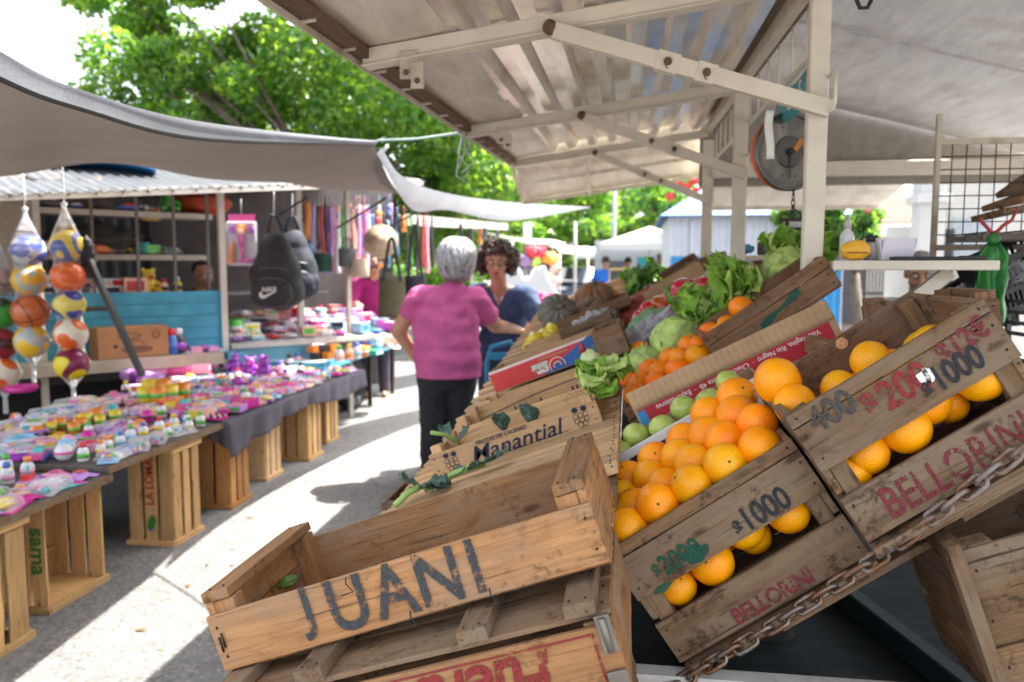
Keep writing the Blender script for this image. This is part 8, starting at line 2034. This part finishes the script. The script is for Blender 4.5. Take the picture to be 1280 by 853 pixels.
for k, (px, py, d, c, lab) in enumerate(((680, 385, 7.6, (0.70, 0.05, 0.20), 'pink flowers in a red pot on the low stand beyond the pumpkins'), (654, 392, 7.2, (0.35, 0.45, 0.08), 'leafy plant with peach flowers in an orange pot by the navy sleeve'))):
    pt = empty('potted_plant', W(px, py + 12, d), label=lab, cat='potted plant', group='potted plants')
    mb = MB(); mb.lathe([(0, -0.04), (0.055, -0.04), (0.075, 0.08), (0.07, 0.08), (0.05, -0.03)], 18); mb.build('pot', M((0.55, 0.08, 0.03), 0.5), pt)
    foliage('foliage', [(V((0, 0, 0.13)), 0.11)], 140, 0.06, [LEAF_A, LEAF_B], (0.5, 0.5), pt, k)
    mb = MB(); rnd2 = random.Random(k)
    for q in range(9): mb.ball((rnd2.uniform(-.09, .09), rnd2.uniform(-.09, .05), rnd2.uniform(0.14, 0.22)), rnd2.uniform(0.02, 0.035), 8, 6)
    mb.build('flower', M(c if k == 0 else (0.75, 0.35, 0.25), 0.6), pt)
ps = W(668, 412, 7.6)
std = empty('plant_stand', V((ps.x, ps.y, 0)), label='low white plant stand with red trays beyond the yellow peppers', cat='plant stand')
mb = MB(); mb.box((0, 0, ps.z - 0.03), (0.5, 0.5, 0.03)); mb.box((0.02, -0.2, ps.z - 0.14), (0.5, 0.4, 0.03)); mb.build('shelf', UMB, std)
mb = MB(); mb.box((0.0, -0.05, ps.z + 0.0), (0.26, 0.2, 0.035)); mb.build('red_tray', M((0.55, 0.06, 0.03), 0.5), std)
mb = MB()
for x in (-0.22, 0.22):
    for y in (-0.22, 0.22): mb.box((x, y, ps.z / 2 - 0.02), (0.03, 0.03, ps.z - 0.05))
mb.build('leg', UMB, std)
# chalkboard on its stand
cbp = gp(777, 9.4); cb_ = empty('chalkboard', cbp, (0, 0, R(6)), 'dark chalkboard in a pale wooden frame standing in the aisle', 'chalkboard')
zt = W(777, 338, 9.4).z; zb = W(777, 400, 9.4).z
mb = MB(); mb.box((0, 0, (zt + zb) / 2), (0.26, 0.02, zt - zb)); mb.build('board', M((0.035, 0.042, 0.045), 0.6, var=0.5, scale=7), cb_)
mb = MB(); mb.box((0, -0.005, zt + 0.012), (0.30, 0.035, 0.03)); mb.box((-0.14, -0.005, (zt + zb) / 2), (0.018, 0.03, zt - zb)); mb.box((0.14, -0.005, (zt + zb) / 2), (0.018, 0.03, zt - zb)); mb.build('frame', WD_PALE, cb_)
mb = MB()
for x in (-0.13, 0.13): mb.bar((x, 0.02, 0), (x, 0.02, zb), 0.02, 0.03); mb.bar((x, 0.35, 0), (x, 0.02, zt - 0.1), 0.02, 0.03)
mb.build('stand', WD_OLD, cb_)
# cars
def car(loc, rz, c, label):
    root = empty('parked_car', loc, (0, 0, rz), label, 'car', 'cars parked at the end of the aisle')
    body = M(c, 0.25, 0.2, var=0.03, coat=0.8)
    side = [(-2.0, 0.30), (2.0, 0.30), (2.08, 0.55), (2.0, 0.80), (1.05, 0.92), (0.45, 1.40), (-1.0, 1.44), (-1.75, 1.0), (-2.05, 0.92), (-2.08, 0.5)]
    mb = MB(); mb.prism(side, 1.66, 0, Matrix.Rotation(R(90), 4, 'Z') @ Matrix.Rotation(R(90), 4, 'X') @ Matrix.Translation((0, 0, -0.83))); mb.build('body', body, root, bevel=0.09, seg=3)
    gl = M((0.03, 0.04, 0.05), 0.08, coat=0.6)
    mb = MB(); f = [(1.09, 0.945), (0.52, 1.37)]
    mb.add([(-0.70, f[0][0], f[0][1]), (0.70, f[0][0], f[0][1]), (0.58, f[1][0], f[1][1]), (-0.58, f[1][0], f[1][1])], [(0, 1, 2, 3)]); mb.build('windscreen', gl, root, (0, 0.03, 0.02), solid=0.01)
    mb = MB(); mb.add([(-0.66, -1.76, 1.02), (0.66, -1.76, 1.02), (0.56, -1.08, 1.40), (-0.56, -1.08, 1.40)], [(0, 1, 2, 3)]); mb.build('rear_window', gl, root, (0, -0.03, 0.02), solid=0.01)
    for sx in (-1, 1):
        mb = MB(); mb.add([(sx * 0.835, -1.3, 0.98), (sx * 0.835, 0.85, 0.95), (sx * 0.80, 0.40, 1.33), (sx * 0.80, -0.95, 1.36)], [(0, 1, 2, 3)]); mb.build('side_window', gl, root, solid=0.01)
        for y in (1.25, -1.25):
            mb = MB(); mt = Matrix.Translation((sx * 0.76, y, 0.31)) @ Matrix.Rotation(R(90), 4, 'Y'); mb.lathe([(0, -0.1), (0.27, -0.1), (0.31, -0.05), (0.31, 0.05), (0.27, 0.1), (0, 0.1)], 22, 0, mt); mb.lathe([(0, 0.102), (0.18, 0.102)], 16, 1, mt); mb.lathe([(0.18, -0.102), (0, -0.102)], 16, 1, mt); mb.build('wheel', [M((0.02, 0.02, 0.02), 0.8), M((0.5, 0.5, 0.5), 0.3, 0.8)], root)
        mb = MB(); mb.ball((sx * 0.6, 2.03, 0.66), (0.16, 0.05, 0.09), 12, 8); mb.build('headlight', M((0.7, 0.72, 0.75), 0.1, coat=0.8), root)
        mb = MB(); mb.ball((sx * 0.65, -2.05, 0.80), (0.13, 0.04, 0.09), 12, 8); mb.build('tail_light', M((0.5, 0.02, 0.02), 0.2), root)
    mb = MB(); mb.box((0, 2.06, 0.45), (1.0, 0.06, 0.16)); mb.box((0, 2.095, 0.48), (0.4, 0.01, 0.11), 1); mb.build('bumper', [BLACK, UMB], root)
car(gp(706, 24), R(188), (0.03, 0.05, 0.09), 'dark blue parked car facing the camera at the end of the aisle')
car(gp(741, 31), R(200), (0.45, 0.47, 0.50), 'silver parked car farther off near the chalkboard')
car(gp(722, 40), R(185), (0.04, 0.10, 0.08), 'dark green car farthest off between the trees')
# lamp pole and dark kiosk front near the umbrella
lp = empty('lamp_pole', gp(767, 21), label='grey pole standing in front of the far trees', cat='pole')
mb = MB(); mb.tube([(0, 0, 0), (0, 0, 4.6)], [0.07, 0.05], 10); mb.tube([(0, 0, 4.5), (-0.5, 0, 4.75)], 0.03, 8); mb.build('pole_shaft', M((0.4, 0.42, 0.44), 0.6), lp)
lp2 = empty('lamp_pole', gp(656, 16), label='pale thin pole beside the beige awning', cat='pole')
mb = MB(); mb.tube([(0, 0, 0), (0, 0, 2.3)], 0.04, 10); mb.build('pole_shaft', M((0.5, 0.52, 0.54), 0.6), lp2)
hut = empty('small_hut', gp(818, 17.5), label='small white hut with a brown door and a turquoise panel under the white umbrella', cat='hut')
mb = MB(); mb.box((-0.35, 0, 1.0), (1.9, 0.3, 2.0)); mb.build('wall', WALLW, hut)
mb = MB(); mb.box((0.30, -0.16, 0.95), (0.50, 0.03, 1.5)); mb.build('door', M((0.12, 0.07, 0.05), 0.7), hut)
mb = MB(); mb.box((-0.22, -0.16, 1.35), (0.30, 0.03, 0.55)); mb.build('turquoise_panel', M((0.02, 0.32, 0.45), 0.5), hut)
mb = MB(); mb.box((-0.8, -0.16, 1.3), (0.4, 0.03, 0.5)); mb.build('window', M((0.10, 0.13, 0.15), 0.2), hut)

# ================================================================== houses across the street on the right
h1 = empty('tiled_house', gp(1090, 15), label='low house with a pale red tiled roof seen between the posts', cat='house')
def hl(px, py, d): return W(px, py, d) - h1.location
TILE = M((0.16, 0.075, 0.048), 0.8, var=0.3, scale=7)
a_, b_, c__, d__ = hl(1070, 282, 14.5), hl(1180, 282, 14.5), hl(1185, 240, 18), hl(1080, 240, 18)
mb = MB(); n_ = 40
vs = []
for i in range(n_ + 1):
    for j in range(13):
        u, v = i / n_, j / 12; p = (a_ * (1 - u) + b_ * u) * (1 - v) + (d__ * (1 - u) + c__ * u) * v
        vs.append(p + V((0, 0, 0.035 * (i % 2) + 0.03 * (1 - (j % 2)))))
mb.add(vs, [(i * 13 + j, (i + 1) * 13 + j, (i + 1) * 13 + j + 1, i * 13 + j + 1) for i in range(n_) for j in range(12)])
mb.build('roof', TILE, h1, solid=0.03)
p0, p1 = hl(1010, 345, 15), hl(1180, 345, 15)
mb = MB(); mb.box(((p0.x + p1.x) / 2, p0.y + 0.2, 1.0), (p1.x - p0.x, 0.2, 2.0)); mb.build('wall', M((0.50, 0.36, 0.32), 0.85, var=0.15, scale=4), h1)
for px in (1032, 1047): q = hl(px, 345, 14.9); mb = MB(); mb.box((q.x, p0.y + 0.08, 1.25), (0.12, 0.06, 0.55)); mb.build('window', M((0.05, 0.06, 0.07), 0.2), h1)
q = hl(1068, 345, 14.9); mb = MB(); mb.box((q.x, p0.y + 0.08, 1.0), (0.35, 0.06, 1.3)); mb.build('door', M((0.05, 0.06, 0.08), 0.5), h1)
q = hl(1100, 345, 14.9); mb = MB(); mb.box((q.x, p0.y + 0.06, 1.15), (0.55, 0.06, 0.7)); mb.build('shutter', M((0.36, 0.34, 0.30), 0.7), h1)
fn_ = empty('railing_fence', gp(1080, 12.5), label='dark iron railing fence in front of the tiled house', cat='fence')
f0, f1 = W(1050, 300, 12.5) - fn_.location, W(1140, 300, 12.5) - fn_.location
mb = MB()
for k in range(22): p = f0.lerp(f1, k / 21); mb.box((p.x, p.y, 1.05), (0.018, 0.018, 1.5))
for z in (1.0, 1.62, 1.8): mb.bar(V((f0.x, f0.y, z)), V((f1.x, f1.y, z)), 0.02, 0.04)
mb.box(((f0.x + f1.x) / 2, f0.y + 0.04, 1.72), (f1.x - f0.x, 0.02, 0.22)); mb.build('railing', M((0.03, 0.025, 0.025), 0.6), fn_)
h2 = empty('white_house', gp(1200, 11), label='white plastered house with a pillar and dark window grilles at right', cat='house')
WHT = M((0.46, 0.44, 0.41), 0.85, var=0.08, scale=3)
mb = MB(); q0, q1 = W(1188, 335, 11.5) - h2.location, W(1330, 335, 10.5) - h2.location
mb.box(((q0.x + q1.x) / 2, q0.y + 0.2, 1.5), (q1.x - q0.x, 0.25, 3.0)); mb.build('wall', WHT, h2)
q = W(1157, 335, 11.2) - h2.location; mb = MB(); mb.box((q.x, q.y, 1.35), (0.34, 0.34, 2.7)); mb.box((q.x, q.y, 2.35), (0.46, 0.46, 0.12)); mb.box((q.x - 0.28, q.y + 0.3, 1.0), (0.3, 0.2, 2.0)); mb.build('pillar', WHT, h2, bevel=0.01)
g0, g1 = W(1172, 335, 11.3) - h2.location, W(1190, 335, 11.3) - h2.location
mb = MB()
for k in range(7): p = g0.lerp(g1, k / 6); mb.box((p.x, p.y, 1.0), (0.014, 0.014, 1.9))
mb.box(((g0.x + g1.x) / 2, g0.y + 0.05, 1.0), (g1.x - g0.x, 0.02, 1.9), 1); mb.build('gate', [M((0.02, 0.02, 0.02), 0.5), M((0.16, 0.17, 0.19), 0.5)], h2)
mb = MB(); q = W(1228, 300, 11.0) - h2.location; mb.box((q.x, q0.y - 0.0, 1.75), (0.5, 0.12, 0.7)); mb.build('window', M((0.30, 0.33, 0.36), 0.3), h2)
pv = MB(); pv.box((0, 0, 0.06), (14, 1.6, 0.12)); tag(pv.build('pavement', M((0.28, 0.27, 0.25), 0.9, var=0.15, scale=3), None, (9.5, 12.2, 0)), kind='structure')
# ---- black crates, rack and clutter behind the stall at right
BLK = M((0.014, 0.014, 0.016), 0.4, var=0.3)
def black_crate(p, rot, label, L=0.25, D=0.2, H=0.10):
    root = empty('plastic_crate', p, rot, label, 'crate', 'black plastic crates behind the stall')
    mb = MB()
    mb.box((0, 0, 0.005), (L, D, 0.01))
    for z in (0.02, H - 0.01):
        for y in (-D / 2, D / 2): mb.box((0, y, z), (L, 0.012, 0.022))
        for x in (-L / 2, L / 2): mb.box((x, 0, z), (0.012, D, 0.022))
    for k in range(15):
        for y in (-D / 2, D / 2): mb.box((-L / 2 + L * k / 14, y, H / 2), (0.009, 0.009, H))
    for k in range(10):
        for x in (-L / 2, L / 2): mb.box((x, -D / 2 + D * k / 9, H / 2), (0.009, 0.009, H))
    mb.build('crate_body', BLK, root)
    return root
black_crate(W(1222, 388, 2.9), (R(5), R(-33), R(10)), 'black slatted plastic crate tilted up right of the man, left one')
black_crate(W(1272, 345, 2.6), (R(5), R(-25), R(0)), 'black slatted plastic crate behind the green bag, upper one')
black_crate(W(1262, 385, 2.7), (R(0), R(-20), R(15)), 'black slatted plastic crate below the green bag, lower one')
black_crate(W(1215, 408, 3.0), (R(0), R(-5), R(-10)), 'black slatted plastic crate lowest of the pile behind the upper orange crate')
film_bag(W(1205, 365, 2.7), W(1235, 352, 2.7), 0.03, 0.03, CLEARF, 'clear plastic bag crumpled over the black crates', 15)
film_bag(W(1255, 345, 2.5), W(1285, 335, 2.5), 0.035, 0.03, CLEARF, 'clear plastic bag at the right edge by the green bag', 16)
fr = MB()
for k in range(4): fr.bar(W(1165, 372 + 10 * k, 2.9), W(1290, 378 + 14 * k, 2.5), 0.012, 0.012)
for k in range(3): fr.bar(W(1190 + 35 * k, 370, 2.8 - 0.1 * k), W(1190 + 35 * k, 470, 2.8 - 0.1 * k), 0.014, 0.014)
tag(fr.build('metal_rack', M((0.10, 0.10, 0.10), 0.45, 0.5)), 'low grey metal rack carrying the black crates at right', 'rack')
mb = MB(); mb.ball((0, 0, 0), 0.035, 16, 10); tag(mb.build('globe_light', M((0.7, 0.7, 0.7), 0.4), None, W(1172, 340, 3.2)), 'small white round light cover right of the man', 'light cover')
